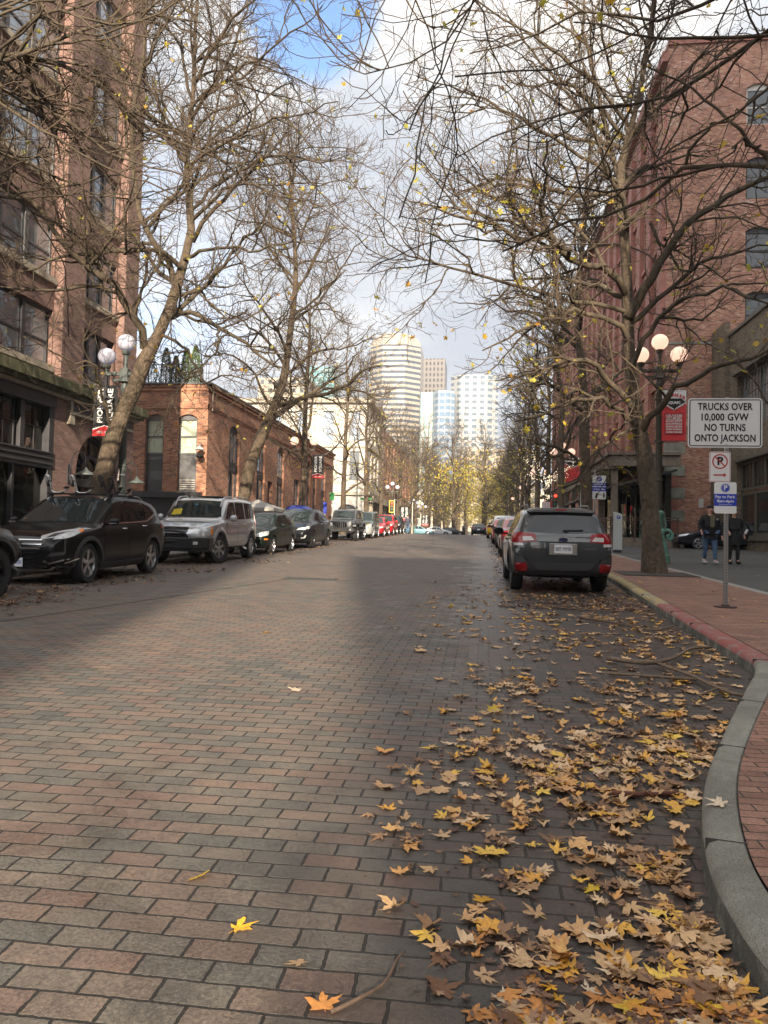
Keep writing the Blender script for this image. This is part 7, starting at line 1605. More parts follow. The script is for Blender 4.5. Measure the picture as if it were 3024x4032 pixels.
# ================================================================== street furniture
def globe_mat(name, c0, c1, es):
    s = NT(name); tcx = s.n('ShaderNodeTexCoord'); sp = s.n('ShaderNodeSeparateXYZ'); s.L(tcx.outputs['Object'], sp.inputs[0])
    s.b.inputs['Base Color'].default_value = (*c0, 1); s.b.inputs['Roughness'].default_value = 0.12; s.b.inputs['Emission Color'].default_value = (*c1, 1); s.b.inputs['Emission Strength'].default_value = es; return s.m
M_gl0 = globe_mat('opal globe unlit', (0.46, 0.46, 0.54), (0.6, 0.6, 0.8), 0.04)
M_gl1 = globe_mat('opal globe lit', (0.42, 0.35, 0.31), (1.0, 0.60, 0.42), 0.40)
def lamp(x, y, label, lit, ztop, pole=M_bronze, base=True, yaw_=0.0, full=True):
    z0 = gz(y) + KH; H = ztop - z0; t = thing('street_lamp', (x, y, z0), label, 'street lamp', yaw_, group='three globe street lamps'); g = M_gl1 if lit else M_gl0; n = 20 if full else 10; rg = .245
    hc = H - 2 * rg - .72      # height of the cross arm
    mb = MB(); mb.lathe([(.135, .9), (.12, 1.4), (.105, 2.6), (.095, hc - .5), (.12, hc - .45), (.12, hc - .38), (.085, hc - .3), (.085, hc)], n=n)
    for z in (2.45, 3.6, hc - .9): mb.lathe([(.11, z), (.135, z + .01), (.135, z + .05), (.11, z + .06)], n=n)
    mb.build('pole', pole, t, smooth=40)
    if base:
        mb = MB(); mb.lathe([(.36, 0), (.36, .22), (.30, .26), (.28, .55), (.22, .62), (.20, .85), (.24, .9), (.24, .96), (.16, 1.02), (.15, 1.35), (.19, 1.4), (.19, 1.5), (.13, 1.56)], n=8)
        for k in range(4):
            Mz = Matrix.Rotation(R(90 * k), 3, 'Z')
            P = [Mz @ Vector(p) for p in ((.20, 0, .98), (.34, 0, .95), (.42, 0, .82), (.38, 0, .70), (.30, 0, .72), (.29, 0, .80), (.34, 0, .83))]; mb.tube(catmull(P, 3), .05, 7)
            P = [Mz @ Vector(p) for p in ((.17, 0, 1.0), (.23, 0, 1.1), (.22, 0, 1.25), (.17, 0, 1.36))]; mb.tube(catmull(P, 3), .022, 6)
        mb.build('cast_base', M_patina, t, smooth=40)
    mb = MB(); mb.box((0, 0, hc + .0), (.22, .22, .26)); mb.box((0, 0, hc), (1.26, .08, .09))
    for sg in (-1, 1): mb.lathe([(.055, -.06), (.075, 0), (.055, .06)], (sg * .33, 0, hc), 8, M=Matrix.Rotation(R(90), 3, 'Y')); mb.lathe([(.05, 0), (.05, .12), (.11, .15), (.12, .22), (.10, .24)], (sg * .56, 0, hc + .02), n)
    mb.lathe([(.09, .13), (.06, .2), (.05, .35), (.075, .48), (.05, .52), (.10, .55), (.12, .62), (.10, .65)], (0, 0, hc), n); mb.lathe([(.20, -.24), (.16, -.14), (.14, -.1)], (0, 0, hc), 8)
    mb.box((0, 0, hc - .18), (.75, .07, .07)); mb.build('arm', pole, t, smooth=30)
    for p in ((0, 0, hc + .65 + rg * .95), (-.56, 0, hc + .26 + rg * .95), (.56, 0, hc + .26 + rg * .95)):
        mb = MB(); mb.sphere((0, 0, 0), rg, n + 4, n, sc=(1, 1, .97)); o = mb.build('globe', g, t, smooth=True); o.location = p
    return t
lR = lamp(5.25, 24.03, 'tall three globe lamp with glowing pink globes and green scrolled base on the right plaza', True, 7.72)
lL = lamp(-10.0, 20.32, 'three globe lamp with unlit white globes beside the left leaning tree', False, 6.90, M_steelp)
lamp(-10.0, 42.1, 'lit lamp behind the second banner on the left, pink globes either side of a trunk', True, 7.3, full=False)
lamp(-10.0, 85.0, 'white globed lamp above the traffic signal', False, 7.6, full=False)
lamp(-10.0, 111.0, 'small lamp beyond the traffic signal, left of the far path', False, 7.1, full=False); lamp(-9.7, 124, 'farthest lamp visible on the left side', False, 7.1, full=False)
for y, lab in ((50, 'lit lamp half hidden behind the second right tree'), (70, 'lit lamp fourth on the right rising over the white suv'), (92, 'lit cluster of globes low over the right row of cars, nearer'), (116, 'lit cluster of globes low over the right row of cars, farther'), (140, 'tiny lit lamp at the far right end of the street')):
    lamp(5.0, y, lab, True, gz(y) + 6.5, full=False)

# ---- black and red vertical banners on the left
M_banB = pmat('black banner cloth', (0.018, 0.018, 0.020), 0.8); M_banR = pmat('red banner cloth', (0.50, 0.018, 0.022), 0.75); M_banW = pmat('white print', (0.70, 0.70, 0.68), 0.7)
def wavy(name, x0, x1, z0, z1, y, mat, parent, amp=.012, poly=None):
    mb = MB(); nx, nz = 8, 16; V = []; F = []
    for d in (0, .006):
        for j in range(nz + 1):
            for i in range(nx + 1): V.append((x0 + (x1 - x0) * i / nx, y + d + amp * math.sin(3.1 * i / nx + j * .35) * (0.4 + .6 * j / nz), z0 + (z1 - z0) * j / nz))
    m = (nx + 1) * (nz + 1)
    for j in range(nz):
        for i in range(nx):
            a = j * (nx + 1) + i; F.append((a, a + 1, a + nx + 2, a + nx + 1)); F.append((m + a, m + a + nx + 1, m + a + nx + 2, m + a + 1))
    for j in range(nz):
        for i in (0, nx): a = j * (nx + 1) + i; F.append((a, a + nx + 1, m + a + nx + 1, m + a))
    mb.add(V, F); return mb.build(name, mat, parent, smooth=30)
def banner_black(x0, x1, z0, z1, y, label):
    w = x1 - x0; t = thing('street_banner', ((x0 + x1) / 2, y, z0), label, 'banner', group='black neighbourhood banners'); hw = w / 2; H = z1 - z0; rz = .20 * H
    wavy('cloth', -hw, hw, 0, H, 0, M_banB, t, .006)
    mb = MB(); mb.prism([(-hw, 0), (hw, 0), (hw, rz * .62), (0, rz), (-hw, rz * .62)], 0, .004, lambda u, v, ww: (u, -.014 - ww, v)); mb.build('red_panel', M_banR, t)
    mb = MB(); mb.prism([(-hw, rz * .62), (0, rz), (hw, rz * .62), (hw, rz * .70), (0, rz * 1.09), (-hw, rz * .70)], 0, .004, lambda u, v, ww: (u, -.014 - ww, v)); mb.build('white_edge', M_banW, t)
    for s_, dx in (('PIONEER', -.20), ('SQUARE', .22)):
        text('lettering', s_, .31 * w, M_banW, t, Mface(dx * w, -.02, rz * 1.15 + (H - rz * 1.2) * .5, 0, R(90)) , width=(H - rz * 1.3) * .93, bold=.007 * w)
    text('lettering', 'EST. 1852', .12 * w, M_banW, t, Mface(0, -.022, rz * .36), width=w * .62, bold=.003)
    mb = MB()
    for z in (H + .02, -.02): mb.tube([(-hw, .02, z), (hw + .25, .02, z)], .014, 6)
    mb.build('bracket', M_dkframe, t); return t
banner_black(-10.87, -10.17, 3.93, 5.32, 20.25, 'black banner reading PIONEER SQUARE beside the unlit lamp at left')
banner_black(-9.24, -8.62, 4.42, 5.68, 41.0, 'smaller black banner reading PIONEER SQUARE on the third left tree')
banner_black(-10.3, -9.1, 3.4, 5.2, 96, 'pale green and red banner far up the left side before the crossing'); banner_black(-9.6, -8.5, 3.3, 5.0, 122, 'farthest small banner on the left side of the street')
# ---- red and white banner on the right lamp
def banner_red(x0, x1, z0, z1, y, label, detail=True):
    w = x1 - x0; t = thing('street_banner', ((x0 + x1) / 2, y, z0), label, 'banner', group='red neighbourhood banners'); H = z1 - z0; hw = w / 2; Tb = lambda u, v, ww: (u, -.018 - ww, v)
    wavy('cloth', -hw, hw, 0, H, 0, M_banR if False else pmat('coral red banner cloth', (.62, .045, .05), .75), t, .010)
    zt = H * .60
    mb = MB(); mb.prism([(-hw, zt + .14 * H), (0, zt), (hw, zt + .14 * H), (hw, H), (-hw, H)], 0, .003, Tb); mb.build('white_panel', M_banW, t)
    mb = MB(); mb.prism([(-hw * .92, zt + .165 * H), (0, zt + .03 * H), (hw * .92, zt + .165 * H), (hw * .6, zt + .235 * H), (-hw * .6, zt + .235 * H)], .004, .007, Tb); mb.build('black_panel', M_banB, t)
    if detail:
        text('lettering', 'SQUARE', .15 * w, M_banW, t, Mface(0, -.028, zt + .15 * H), width=w * .52, bold=.005)
        for k, ch in enumerate('PIONEER'):
            a = (k - 3) * .125; text('lettering', ch, .19 * w, M_banR, t, Mface(a * w * 1.05, -.025, zt + .30 * H - abs(k - 3) ** 2 * .006 * H, 0, R(-(k - 3) * 6)), bold=.005)
        mb = MB(); o_ = [(-.40 * w, .12 * H), (.40 * w, .12 * H), (.40 * w, .53 * H), (-.40 * w, .53 * H)]; i_ = [(-.385 * w, .127 * H), (.385 * w, .127 * H), (.385 * w, .523 * H), (-.385 * w, .523 * H)]; ring_faces(mb, o_, i_, 0, .004, Tb); mb.build('border', M_banB, t)
        for k, (s_, hh) in enumerate((('N.W. CULTURE', .045), ('ART-MUSIC', .075), ('HISTORY-EVENTS', .05), ('SHOPPING', .045), ('DINING-DRINKS', .05), ('SUDDEN WATERFALLS', .038), ('& HIDDEN TREASURES', .038))):
            text('lettering', s_, hh * H * 1.15, M_banW, t, Mface(0, -.026, H * (.495 - .055 * k)), width=w * .66, bold=.003)
    mb = MB()
    for z in (H + .01, -.01): mb.tube([(-hw - .22, .02, z), (hw, .02, z)], .014, 6)
    mb.build('bracket', M_dkframe, t); return t
banner_red(5.31, 5.31 + .70, 4.38, 5.90, 23.95, 'red and white PIONEER SQUARE banner hanging from the glowing lamp at right')
banner_red(5.35, 6.35, 5.2, 6.75, 51.5, 'distant red and white banner between the two right hand trunks', False); banner_red(5.3, 6.2, gz(70) + 2.2, gz(70) + 3.8, 69.6, 'small far red banner above the white suv on the right', False)

# ---- main sign post
Ty = lambda y0: (lambda u, v, w: (u, y0 - w, v))
def sign(t, cx, cz, w, h, rad, mat, parent_name='sign_plate', y=0.0, border=None, bm=M_ink, inset=.015, bw=.012):
    mb = MB(); mb.prism([(cx + a, cz + b) for a, b in rrect(w, h, rad)], 0, .003, Ty(y)); p = mb.build(parent_name, mat, t)
    if border:
        m2 = MB(); o_ = [(cx + a, cz + b) for a, b in rrect(w - 2 * inset, h - 2 * inset, max(rad - inset, .01))]; i_ = [(cx + a, cz + b) for a, b in rrect(w - 2 * inset - 2 * bw, h - 2 * inset - 2 * bw, max(rad - inset - bw, .008))]
        ring_faces(m2, o_, i_, .003, .0045, Ty(y)); m2.build('border', bm, p)
    return p
def perforated_post(t, h, mat=M_metal):
    mb = MB(); mb.bb((-.026, -.026, 0), (.026, .026, h)); mb.build('post', mat, t, bevel=.003)
    mb = MB(); z = .03
    while z < h - .02:
        mb.prism([(.0065 * math.cos(k * math.pi / 4), z + .0065 * math.sin(k * math.pi / 4)) for k in range(8)], 0, .0008, Ty(-.026)); z += .0254 * 1.5
    o = mb.build('post_holes', M_black, t); o['kind'] = 'stuff'
PY = 11.32; PX = 3.395; z0 = gz(PY) + KH
sp_ = thing('sign_post', (PX, PY, z0), 'perforated steel post with truck, no parking and pay to park signs on the right sidewalk', 'sign post')
perforated_post(sp_, 2.95)
mb = MB(); mb.lathe([(.15, 0), (.15, .012), (.06, .02), (.05, .04)], n=20); mb.build('foot_plate', pmat('rusty plate', (.04, .022, .017), .8), sp_)
cz = 2.99 - z0; p = sign(sp_, -.035, cz, 1.0, .70, .05, M_white, y=-.03, border=True, inset=.018, bw=.014)
for k, (s_, ww) in enumerate((('TRUCKS OVER', .74), ('10,000 GVW', .635), ('NO TURNS', .55), ('ONTO JACKSON', .82))):
    text('lettering', s_, .140, M_ink, p, Mface(-.035 + (-.0), -.0355, cz + .225 - k * .148), width=ww, depth=.0015, bold=.0035, spacing=1.05)
mb = MB()
for zz in (cz + .27, cz - .30): mb.sphere((-.035 + .02, -.036, zz), .011, 8, 6)
mb.build('bolt', M_metal, p)
cz = 2.37 - z0; xn = -.098; p = sign(sp_, xn, cz, .29, .43, .03, M_white, y=-.03, border=True, bm=M_redink, inset=.008, bw=.006)
mb = MB(); n = 32; o_ = [(xn + .105 * math.cos(2 * math.pi * k / n), cz + .075 + .105 * math.sin(2 * math.pi * k / n)) for k in range(n)]; i_ = [(xn + .088 * math.cos(2 * math.pi * k / n), cz + .075 + .088 * math.sin(2 * math.pi * k / n)) for k in range(n)]
ring_faces(mb, o_, i_, .004, .0065, Ty(-.03)); d_ = .0085; a_ = R(-45)
mb.prism([(xn + math.cos(a_) * u - math.sin(a_) * v, cz + .075 + math.sin(a_) * u + math.cos(a_) * v) for u, v in ((-.095, -d_), (.095, -d_), (.095, d_), (-.095, d_))], .0062, .0075, Ty(-.03))
mb.prism([(xn - .085, cz - .125), (xn + .05, cz - .125), (xn + .05, cz - .145), (xn + .09, cz - .115), (xn + .05, cz - .085), (xn + .05, cz - .106), (xn - .085, cz - .106)], .004, .006, Ty(-.03)); mb.build('prohibition_mark', M_redink, p)
text('lettering', 'P', .155, M_ink, p, Mface(xn, -.0355, cz + .075), bold=.006, depth=.0015)
cz = 1.935 - z0; xn = -.022; p = sign(sp_, xn, cz, .30, .44, .03, M_white, y=-.03)
mb = MB(); mb.prism([(xn - .15, cz - .115), (xn + .15, cz - .115), (xn + .15, cz + .055), (xn - .15, cz + .055)], .003, .0042, Ty(-.03)); mb.prism([(xn + .062 * math.cos(2 * math.pi * k / 32), cz + .138 + .062 * math.sin(2 * math.pi * k / 32)) for k in range(32)], .003, .0042, Ty(-.03)); mb.build('blue_print', M_blueink, p)
mb = MB(); ring_faces(mb, [(xn + .055 * math.cos(2 * math.pi * k / 32), cz + .138 + .055 * math.sin(2 * math.pi * k / 32)) for k in range(32)], [(xn + .051 * math.cos(2 * math.pi * k / 32), cz + .138 + .051 * math.sin(2 * math.pi * k / 32)) for k in range(32)], .0042, .005, Ty(-.03)); mb.build('white_ring', M_white, p)
text('lettering', 'P', .092, M_white, p, Mface(xn, -.036, cz + .138), bold=.0035, depth=.0015); text('lettering', 'Pay to Park', .052, M_white, p, Mface(xn, -.036, cz + .012), width=.265, bold=.0012, depth=.0015)
text('lettering', '8am-6pm', .052, M_white, p, Mface(xn, -.036, cz - .047), width=.225, bold=.0012, depth=.0015); text('lettering', 'Except Sun-Hol', .022, M_white, p, Mface(xn, -.036, cz - .093), width=.17, depth=.0015)
# second parking sign
t = thing('sign_post', (3.38, 24.0, gz(24) + KH), 'parking sign with blue hour panels beside the second right tree', 'sign post'); perforated_post(t, 2.75)
zb = gz(24) + KH; cz = 2.94 - zb; xn = .125; p = sign(t, xn, cz, .40, .72, .03, M_white, y=-.03)
mb = MB(); mb.prism([(xn + .075 * math.cos(2 * math.pi * k / 24), cz + .25 + .075 * math.sin(2 * math.pi * k / 24)) for k in range(24)], .003, .0045, Ty(-.03))
for a, b in ((.04, .14), (-.12, .01)): mb.prism([(xn - .2, cz + a), (xn + .2, cz + a), (xn + .2, cz + b), (xn - .2, cz + b)], .003, .0045, Ty(-.03))
mb.build('blue_print', M_blueink, p); text('lettering', 'P', .12, M_white, p, Mface(xn, -.037, cz + .25), bold=.005); text('lettering', 'Pay 8am-6pm', .06, M_white, p, Mface(xn, -.037, cz + .10), width=.34, bold=.002); text('lettering', '2 Hours Max', .07, M_white, p, Mface(xn, -.037, cz - .058), width=.34, bold=.002)
mb = MB(); mb.prism([(xn - .13, cz - .32), (xn - .06, cz - .32), (xn - .04, cz - .18), (xn - .09, cz - .17)], .003, .0045, Ty(-.03)); mb.prism([(xn + .12, cz - .32), (xn + .16, cz - .32), (xn + .16, cz - .16), (xn + .12, cz - .16)], .003, .0045, Ty(-.03)); mb.build('pictogram', M_ink, p)
# parking meter kiosk
t = thing('parking_kiosk', (5.36, 31.6, gz(31.6) + KH), 'slim white parking pay station on the right sidewalk', 'parking meter', R(-8))
mb = MB(); mb.prism([(-.17, .10), (.17, .10), (.17, 1.50), (.10, 1.54), (-.17, 1.62)], -.15, .15, lambda u, v, w: (u, -w, v)); b_ = mb.build('cabinet', pmat('white enamel', (.50, .54, .53), .4), t, bevel=.015)
mb = MB(); mb.box((0, 0, .05), (.32, .28, .10)); mb.build('plinth', M_clad, t)
mb = MB(); mb.prism([(.02 + .075 * math.cos(2 * math.pi * k / 24), 1.40 + .075 * math.sin(2 * math.pi * k / 24)) for k in range(24)], 0, .004, Ty(-.151)); mb.build('blue_disc', M_blueink, t); text('lettering', 'P', .11, M_white, t, Mface(.02, -.159, 1.40), bold=.004)
mb = MB(); mb.box((.04, -.152, 1.22), (.05, .004, .03)); mb.build('slot', M_white, t)
# small signs: left no vehicles sign, yellow sign, far sign
t = thing('street_sign', (-10.07, 20.05, 2.84), 'small red and white vehicle restriction sign on the left lamp post', 'sign')
p = sign(t, .0, 0, .26, .34, .02, M_white, y=-.02, border=True, bm=M_redink, inset=.008, bw=.007)
for k, s_ in enumerate(('NO', 'VEHICLES', 'OVER', '10,000 GVW')): text('lettering', s_, .05, M_redink, p, Mface(0, -.0265, .10 - k * .066), width=(.08, .18, .11, .20)[k], bold=.001)
mb = MB(); mb.box((.12, .05, .0), (.28, .02, .03)); mb.build('bracket', M_metal, t)
def simple_sign(name, x, y, z, w, h, mat, label, lines=(), tm=M_redink, post=True):
    t = thing(name, (x, y, gz(y) + KH), label, 'sign'); zz = z - gz(y) - KH; p = sign(t, 0, zz, w, h, .02, mat, y=-.03, border=bool(lines), bm=tm, inset=.01, bw=.01)
    for k, s_ in enumerate(lines): text('lettering', s_, h / (len(lines) + 1.5), tm, p, Mface(0, -.037, zz + h * (.5 - (k + 1) / (len(lines) + 1))), width=w * .7)
    if post: mb = MB(); mb.bb((-.03, -.026, 0), (.03, .026, zz + h * .4)); mb.build('post', M_metal, t)
simple_sign('street_sign', 3.45, 43.0, 3.12, .46, .62, M_white, 'white and red regulation sign under the tree wrapped in lights', ('NO', 'VEHICLES', 'OVER', '10,000 GVW'))
simple_sign('warning_sign', 3.36, 26.2, 2.02, .36, .36, pmat('yellow sign sheet', (.62, .36, .02), .4), 'yellow warning sign low behind the crossover roof')
simple_sign('parking_sign', -9.0, 43.5, 2.9, .20, .66, M_blueink, 'narrow blue and white parking sign in front of the third left tree')
simple_sign('street_sign', -9.3, 47.0, 3.75, .30, .48, pmat('green sign sheet', (.03, .22, .06), .4), 'green and white hanging sign past the third left tree')
simple_sign('street_sign', -12.2, 80, 5.3, 1.2, .25, pmat('green sign sheet', (.03, .22, .06), .4), 'green street name sign in front of the white building')
# traffic signals
def signal(x, y, z, label, col, lit, face=-1):
    t = thing('traffic_signal', (x, y, gz(y) + KH), label, 'traffic light'); zz = z - gz(y) - KH
    mb = MB(); mb.lathe([(.10, 0), (.07, .3), (.06, zz + .8)], n=10); mb.build('pole', M_metal, t, smooth=40)
    mb = MB(); mb.box((-.28, -.1, zz), (.36, .22, 1.05)); h = mb.build('housing', M_black, t, bevel=.02)
    mb = MB(); ring_faces(mb, [(-.28 + a, zz + b) for a, b in rrect(.56, 1.3, .05)], [(-.28 + a, zz + b) for a, b in rrect(.42, 1.14, .03)], 0, .01, Ty(-.2)); mb.build('backplate', col, h)
    for k, (cc, nm) in enumerate((((1, .05, .02), 'red_lamp'), ((.12, .08, .02), 'amber_lamp'), ((.02, .10, .05), 'green_lamp'))):
        mb = MB(); mb.sphere((-.28, -.21, zz + .33 - k * .33), .12, 12, 8, sc=(1, .3, 1)); mb.build(nm, pmat('signal ' + nm, cc, .3, emit=cc if k == 0 and lit else None, es=1.2 if k == 0 and lit else 0), h)
signal(-9.2, 80.5, 4.55, 'traffic signal showing red with a yellow bordered backplate', pmat('yellow backplate', (.75, .40, .02), .5), True)
signal(5.6, 58.0, 4.3, 'dark traffic signal seen edge on behind the second right tree', M_black, False)
# pole rows near cross street
for x, y, h_, lab in ((-11.6, 70.5, 6.5, 'green grey pole standing right of the low brick building'), (-8.9, 98, 4.2, 'pale thin post before the crossing cars'), (5.9, 47.5, 7.5, 'thin pale pole behind the second right tree')):
    mb = MB(); mb.lathe([(.09, 0), (.07, .4), (.06, h_)], n=8); o = mb.build('utility_pole', M_steelp if x < -10 else pmat('pale post', (.4, .42, .38), .5), None, smooth=40, loc=(x, y, gz(y) + KH)); tag(o, lab, 'pole')
# tarp and umbrella on the left sidewalk
def lump(name, c, dim, mat, seed, label, cat, n=20, m=14):
    rng = np.random.default_rng(seed); V = []; F = []
    for j in range(m + 1):
        th = math.pi / 2 * j / m
        for k in range(n):
            a = 2 * math.pi * k / n; q = 1 + .06 * math.sin(a * 3 + j * .8) + .04 * math.sin(a * 7 + j * 1.3); V.append((dim[0] * math.cos(a) * math.cos(th) ** .45 * q, dim[1] * math.sin(a) * math.cos(th) ** .45 * q, dim[2] * math.sin(th) ** .8 * (1 + .03 * math.sin(a * 5))))
    for j in range(m):
        for k in range(n): F.append((j * n + k, j * n + (k + 1) % n, (j + 1) * n + (k + 1) % n, (j + 1) * n + k))
    o = MB().add(V, F).build(name, mat, None, smooth=60, loc=c); tag(o, label, cat); return o
lump('covered_load', (-9.95, 41.0, gz(41) + KH), (.95, 1.5, 1.75), pmat('blue tarpaulin', (.01, .03, .30), .35, bump=.5, nscale=3), 1, 'bright blue tarpaulin draped over a load on the left sidewalk', 'tarpaulin')
t = thing('canopy_tent', (-10.9, 36.5, gz(36.5) + KH), 'pale pitched canopy top showing above the black green hatchback', 'canopy')
mb = MB(); mb.add([(-1.1, -1.1, 1.55), (1.1, -1.1, 1.55), (1.1, 1.1, 1.55), (-1.1, 1.1, 1.55), (0, 0, 1.98), (-1.1, -1.1, 1.40), (1.1, -1.1, 1.40), (1.1, 1.1, 1.40), (-1.1, 1.1, 1.40)], [(0, 1, 4), (1, 2, 4), (2, 3, 4), (3, 0, 4), (0, 5, 6, 1), (1, 6, 7, 2), (2, 7, 8, 3), (3, 8, 5, 0)]); mb.build('canopy_top', pmat('pale grey canvas', (.33, .32, .30), .8), t)
for sx in (-1, 1):
    for sy in (-1, 1): mb = MB(); mb.bb((sx * 1.06 - .02, sy * 1.06 - .02, 0), (sx * 1.06 + .02, sy * 1.06 + .02, 1.5)); mb.build('leg', M_metal, t)
# string lights on far right tree
rng = np.random.default_rng(5); t = thing('string_lights', (4.0, 50.5, gz(50) + KH), 'tiny warm string lights wrapped around a trunk and limbs on the right', 'string lights')
V = []; F = []
def bulb(p, r_):
    o = len(V); V.extend([(p[0] + r_, p[1], p[2]), (p[0] - r_, p[1], p[2]), (p[0], p[1] + r_, p[2]), (p[0], p[1] - r_, p[2]), (p[0], p[1], p[2] + r_), (p[0], p[1], p[2] - r_)]); F.extend([tuple(i + o for i in q) for q in ((0, 2, 4), (2, 1, 4), (1, 3, 4), (3, 0, 4), (2, 0, 5), (1, 2, 5), (3, 1, 5), (0, 3, 5))])
for k in range(260):
    z = rng.uniform(2.0, 4.2); a = z * 9 + rng.normal(0, .5); bulb((.25 * math.cos(a), .25 * math.sin(a), z), .015)
for k in range(9):
    a = rng.uniform(0, 6.28); L = rng.uniform(1.5, 3.0); el = rng.uniform(.4, 1.0)
    for q in range(34): u = q / 34 * L; bulb((math.cos(a) * u * math.cos(el) + rng.normal(0, .06), math.sin(a) * u * math.cos(el) + rng.normal(0, .06), 3.6 + u * math.sin(el) * .9 + rng.normal(0, .06)), .015)
o = MB().add(V, F).build('bulb', pmat('warm bulb', (.9, .8, .6), .5, emit=(1, .82, .55), es=1.3), t); o['kind'] = 'stuff'

# ================================================================== people
M_skin = pmat('skin', (0.48, 0.27, 0.20), 0.55); M_hair = pmat('dark hair', (0.02, 0.014, 0.010), 0.7)
def skin_chain(name, J, E_, mat, parent, sub=2, root=0):
    me = bpy.data.meshes.new(name); me.from_pydata([j[0] for j in J], E_, []); o = bpy.data.objects.new(name, me); COL.objects.link(o)
    sk = o.modifiers.new('k', 'SKIN'); sk.use_smooth_shade = True
    for i, j in enumerate(J):
        v = me.skin_vertices[0].data[i]; r_ = j[1]; v.radius = (r_, r_) if not isinstance(r_, tuple) else r_; v.use_root = (i == root)
    sb = o.modifiers.new('s', 'SUBSURF'); sb.levels = sb.render_levels = sub
    bpy.context.view_layer.update(); dg = bpy.context.evaluated_depsgraph_get(); m2 = bpy.data.meshes.new_from_object(o.evaluated_get(dg)); bpy.data.objects.remove(o); m2.materials.clear(); m2.materials.append(mat)
    m2.polygons.foreach_set('use_smooth', [True] * len(m2.polygons)); r_ = bpy.data.objects.new(name, m2); COL.objects.link(r_); r_.parent = parent; return r_
def person(loc, rz, label, h=1.78, wide=1.0, stride=.16, top=M_banB, legs=None, shoes=None, coat=0.0, arms=((.40, .10, 1.02), (-.40, -.02, .86)), hat=None, hair=None, group=None, cat='person'):
    "faces -Y before rotation; stride shifts the feet fore and aft; arms give the hand positions"
    t = thing('person', loc, label, cat, rz, group); k = h / 1.78; J = []; E_ = []
    def j(x, y, z, r_, p=None):
        J.append(((x * k, y * k, z * k), r_ * k)); i = len(J) - 1
        if p is not None: E_.append((p, i))
        return i
    pel = j(0, 0, .98, .13 * wide); wa = j(0, 0, 1.12, .125 * wide, pel); ch = j(0, 0, 1.32, .14 * wide, wa); nk0 = j(0, 0, 1.47, .075, ch); nk = j(0, -.01, 1.54, .055, nk0); hd0 = j(0, -.02, 1.60, .075, nk); hd1 = j(0, -.02, 1.68, .092, hd0); hd2 = j(0, -.01, 1.745, .07, hd1)
    hips = []; feet = []
    for sg, st in ((1, stride), (-1, -stride)):
        hp = j(sg * .10, 0, .92, .10 * wide, pel); kn = j(sg * .115, -st * .55 - .03, .50, .060, hp); an = j(sg * .115, -st, .11 + (.03 if st < 0 else 0), .042, kn); to = j(sg * .125, -st - .13, .05, .035, an)
    for sg, (hx, hy, hz) in zip((1, -1), arms):
        sh = j(sg * .19 * wide ** .5, 0, 1.43, .062, ch); el = j(sg * (.27 + .03 * wide), .03 + abs(hy) * .1, 1.16, .045, sh); wr = j(hx, -hy, hz, .028, el); pa = j(hx * .98, -hy - .035, hz - .055, .026, wr)
        for q, dx in enumerate((-.022, -.008, .008, .015)): f1 = j(hx * .98 + dx, -hy - .055, hz - .10, .0085, pa); f2 = j(hx * .97 + dx, -hy - .07, hz - .125 - .006 * (q in (1, 2)), .0075, f1)
        j(hx * .98 - sg * .038, -hy - .06, hz - .075, .009, pa)
    body = skin_chain('body', J, E_, M_skin, t, 1)
    mb = MB(); mb.sphere((0, -.128 * k, 1.655 * k), .016, 8, 6, sc=(1, 1.2, 1.5)); mb.build('nose', M_skin, body, smooth=True)
    mb = MB()
    for sg in (-1, 1): mb.sphere((sg * .033 * k, -.104 * k, 1.685 * k), .010, 8, 6)
    mb.build('eye', M_hair, body); mb = MB(); mb.box((0, -.112 * k, 1.605 * k), (.045, .01, .008)); mb.build('mouth', pmat('lips', (.25, .08, .07), .5), body)
    mb = MB()
    for sg in (-1, 1): mb.sphere((sg * .096 * k, -.01, 1.665 * k), .026, 8, 6, sc=(.4, .8, 1.3))
    mb.build('ear', M_skin, body, smooth=True)
    V0 = [J[i] for i in range(len(J))]
    def sub(idx, grow): return [(J[i][0], J[i][1] + grow) for i in idx]
    # indices: 0 pel 1 waist 2 chest 3 nk0 ... legs 8-11, 12-15; arms 16.. (sh, el, wr, pa + 9 finger joints = 13 each)
    A0, A1 = 16, 16 + 4 + 9
    idx = [0, 1, 2, 3, A0, A0 + 1, A0 + 2, A1, A1 + 1, A1 + 2]; P = sub(idx, .028); E2 = [(0, 1), (1, 2), (2, 3), (2, 4), (4, 5), (5, 6), (2, 7), (7, 8), (8, 9)]
    P[6] = (P[6][0], .045 * k); P[9] = (P[9][0], .045 * k); P[3] = ((P[3][0][0], P[3][0][1], P[3][0][2] - .01), .075 * k)
    P.append(((0, 0, (.93 - coat * .5) * k), .185 * k * wide)); P.append(((0, 0, (.86 - coat) * k), (.182 + .02 * (coat > 0)) * k * wide)); E2 += [(0, 10), (10, 11)]; skin_chain('jacket' if coat == 0 else 'coat', P, E2, top, t)
    if legs:
        idx = [0, 8, 9, 10, 12, 13, 14]; P = sub(idx, .015); P[0] = (P[0][0], P[0][1]); P[3] = (P[3][0], .058 * k); P[6] = (P[6][0], .058 * k); skin_chain('trousers', P, [(0, 1), (1, 2), (2, 3), (0, 4), (4, 5), (5, 6)], legs, t)
    for a, b in ((10, 11), (14, 15)):
        pa, pb = Vector(J[a][0]), Vector(J[b][0]); mb = MB(); mb.sphere(((pa.x + pb.x) / 2, (pa.y + pb.y) / 2 - .005, max(.045, pb.z)), .5, 12, 8, sc=(.105, .29, .095)); mb.sphere((pa.x, pa.y, pa.z - .02), .055, 10, 8, sc=(1, 1.1, 1)); mb.build('shoe', shoes or M_blackp, t, smooth=True)
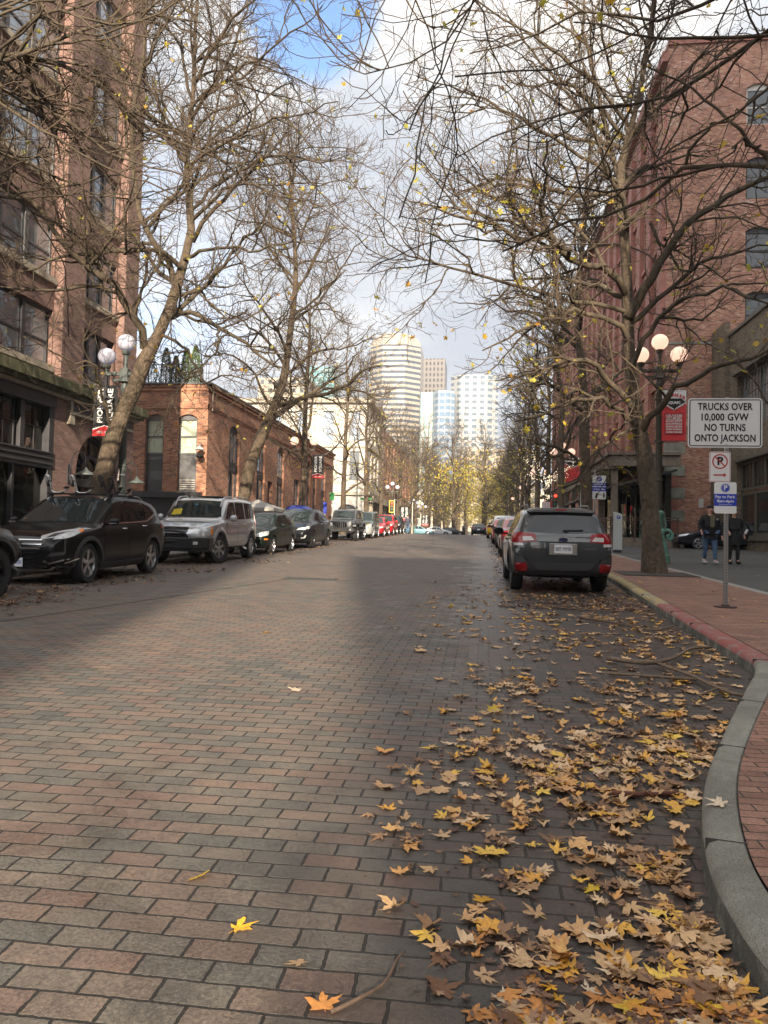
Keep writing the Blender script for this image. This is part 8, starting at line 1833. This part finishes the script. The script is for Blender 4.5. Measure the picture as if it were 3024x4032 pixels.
    hm = hat or hair or M_hair; mb = MB(); mb.sphere((0, .022 * k, 1.735 * k), .104 * k, 14, 10, sc=(1, 1.1, .72)); mb.build('hat' if hat else 'hair', hm, t, smooth=True)
    if hair and not hat and coat > 0: mb = MB(); mb.sphere((0, .05 * k, 1.62 * k), .10 * k, 12, 8, sc=(1.05, .8, 1.3)); mb.build('hair', hm, t, smooth=True)
    return t, k
M_jean = pmat('blue denim', (.065, .115, .20), .85, noise=.25, nscale=12); M_blkcl = pmat('black cloth', (.010, .010, .011), .85); M_shoeg = pmat('grey trainers', (.38, .38, .40), .6)
t, k = person((6.71, 23.9, gz(23.9) + KH), R(8), 'heavyset man in black jacket, blue jeans and backwards cap walking on the plaza', 1.72, 1.28, .13, M_blkcl, M_jean, M_shoeg, arms=((.36, .04, .86), (-.33, .14, 1.02)), hat=M_blkcl)
mb = MB(); mb.prism([(-.07, 1.10), (.04, 1.08), (.07, 1.42), (0, 1.47), (-.08, 1.42)], 0, .012, Ty(-.197)); mb.build('shirt', pmat('patterned shirt', (.14, .13, .08), .8, noise=.6, nscale=40), t)
mb = MB(); mb.prism([(.14 + .035 * math.cos(q * .5236), 1.33 + .035 * math.sin(q * .5236)) for q in range(12)], 0, .01, Ty(-.195)); mb.build('jacket_emblem', pmat('grey patch', (.25, .25, .23), .7), t)
t, k = person((7.46, 24.15, gz(24.1) + KH), R(5), 'woman in long black coat and black boots walking right of the heavyset man', 1.66, 1.0, .03, M_blkcl, M_blkcl, M_blkcl, coat=.32, arms=((.30, .10, .95), (-.22, .18, 1.04)), hair=M_hair)
mb = MB(); mb.sphere((.33, -.05, .86), .12, 12, 8, sc=(.6, 1, 1.3)); mb.build('handbag', M_blk, t, smooth=True); mb = MB(); mb.box((.30, -.17, .98), (.06, .03, .14), 0, Matrix.Rotation(.4, 3, 'Y')); mb.build('papers', M_white, t)
person((-7.0, 72.5, gz(72.5)), R(180), 'tiny dark figure standing beyond the red suv on the left', 1.75, 1, .08, pmat('navy cloth', (.03, .035, .06), .8), M_jean)
person((-2.55, 108, gz(108)), R(60), 'tiny figure in grey seen far off at the end of the street, left of two', 1.75, 1, .15, pmat('grey cloth', (.14, .15, .17), .8), M_blkcl); person((-1.1, 109, gz(109)), R(60), 'tiny figure in black with a white bag far off, right of two', 1.75, 1, .15, M_blkcl, M_blkcl)

# ================================================================== air
mb = MB(); mb.bb((-300, -80, -3.5), (300, 620, 150)); hz = mb.build('haze', pmat('haze air', (1, 1, 1))); t_ = MATS['haze air'].node_tree; t_.nodes.remove(t_.nodes['Principled BSDF'])
pv = t_.nodes.new('ShaderNodeVolumePrincipled'); pv.inputs['Color'].default_value = (0.86, 0.90, 0.97, 1); pv.inputs['Density'].default_value = 0.00035; pv.inputs['Anisotropy'].default_value = 0.2
t_.links.new(pv.outputs[0], t_.nodes['Material Output'].inputs['Volume']); tag(hz, kind='stuff', label='thin pale air between the street and the distant towers', cat='haze')
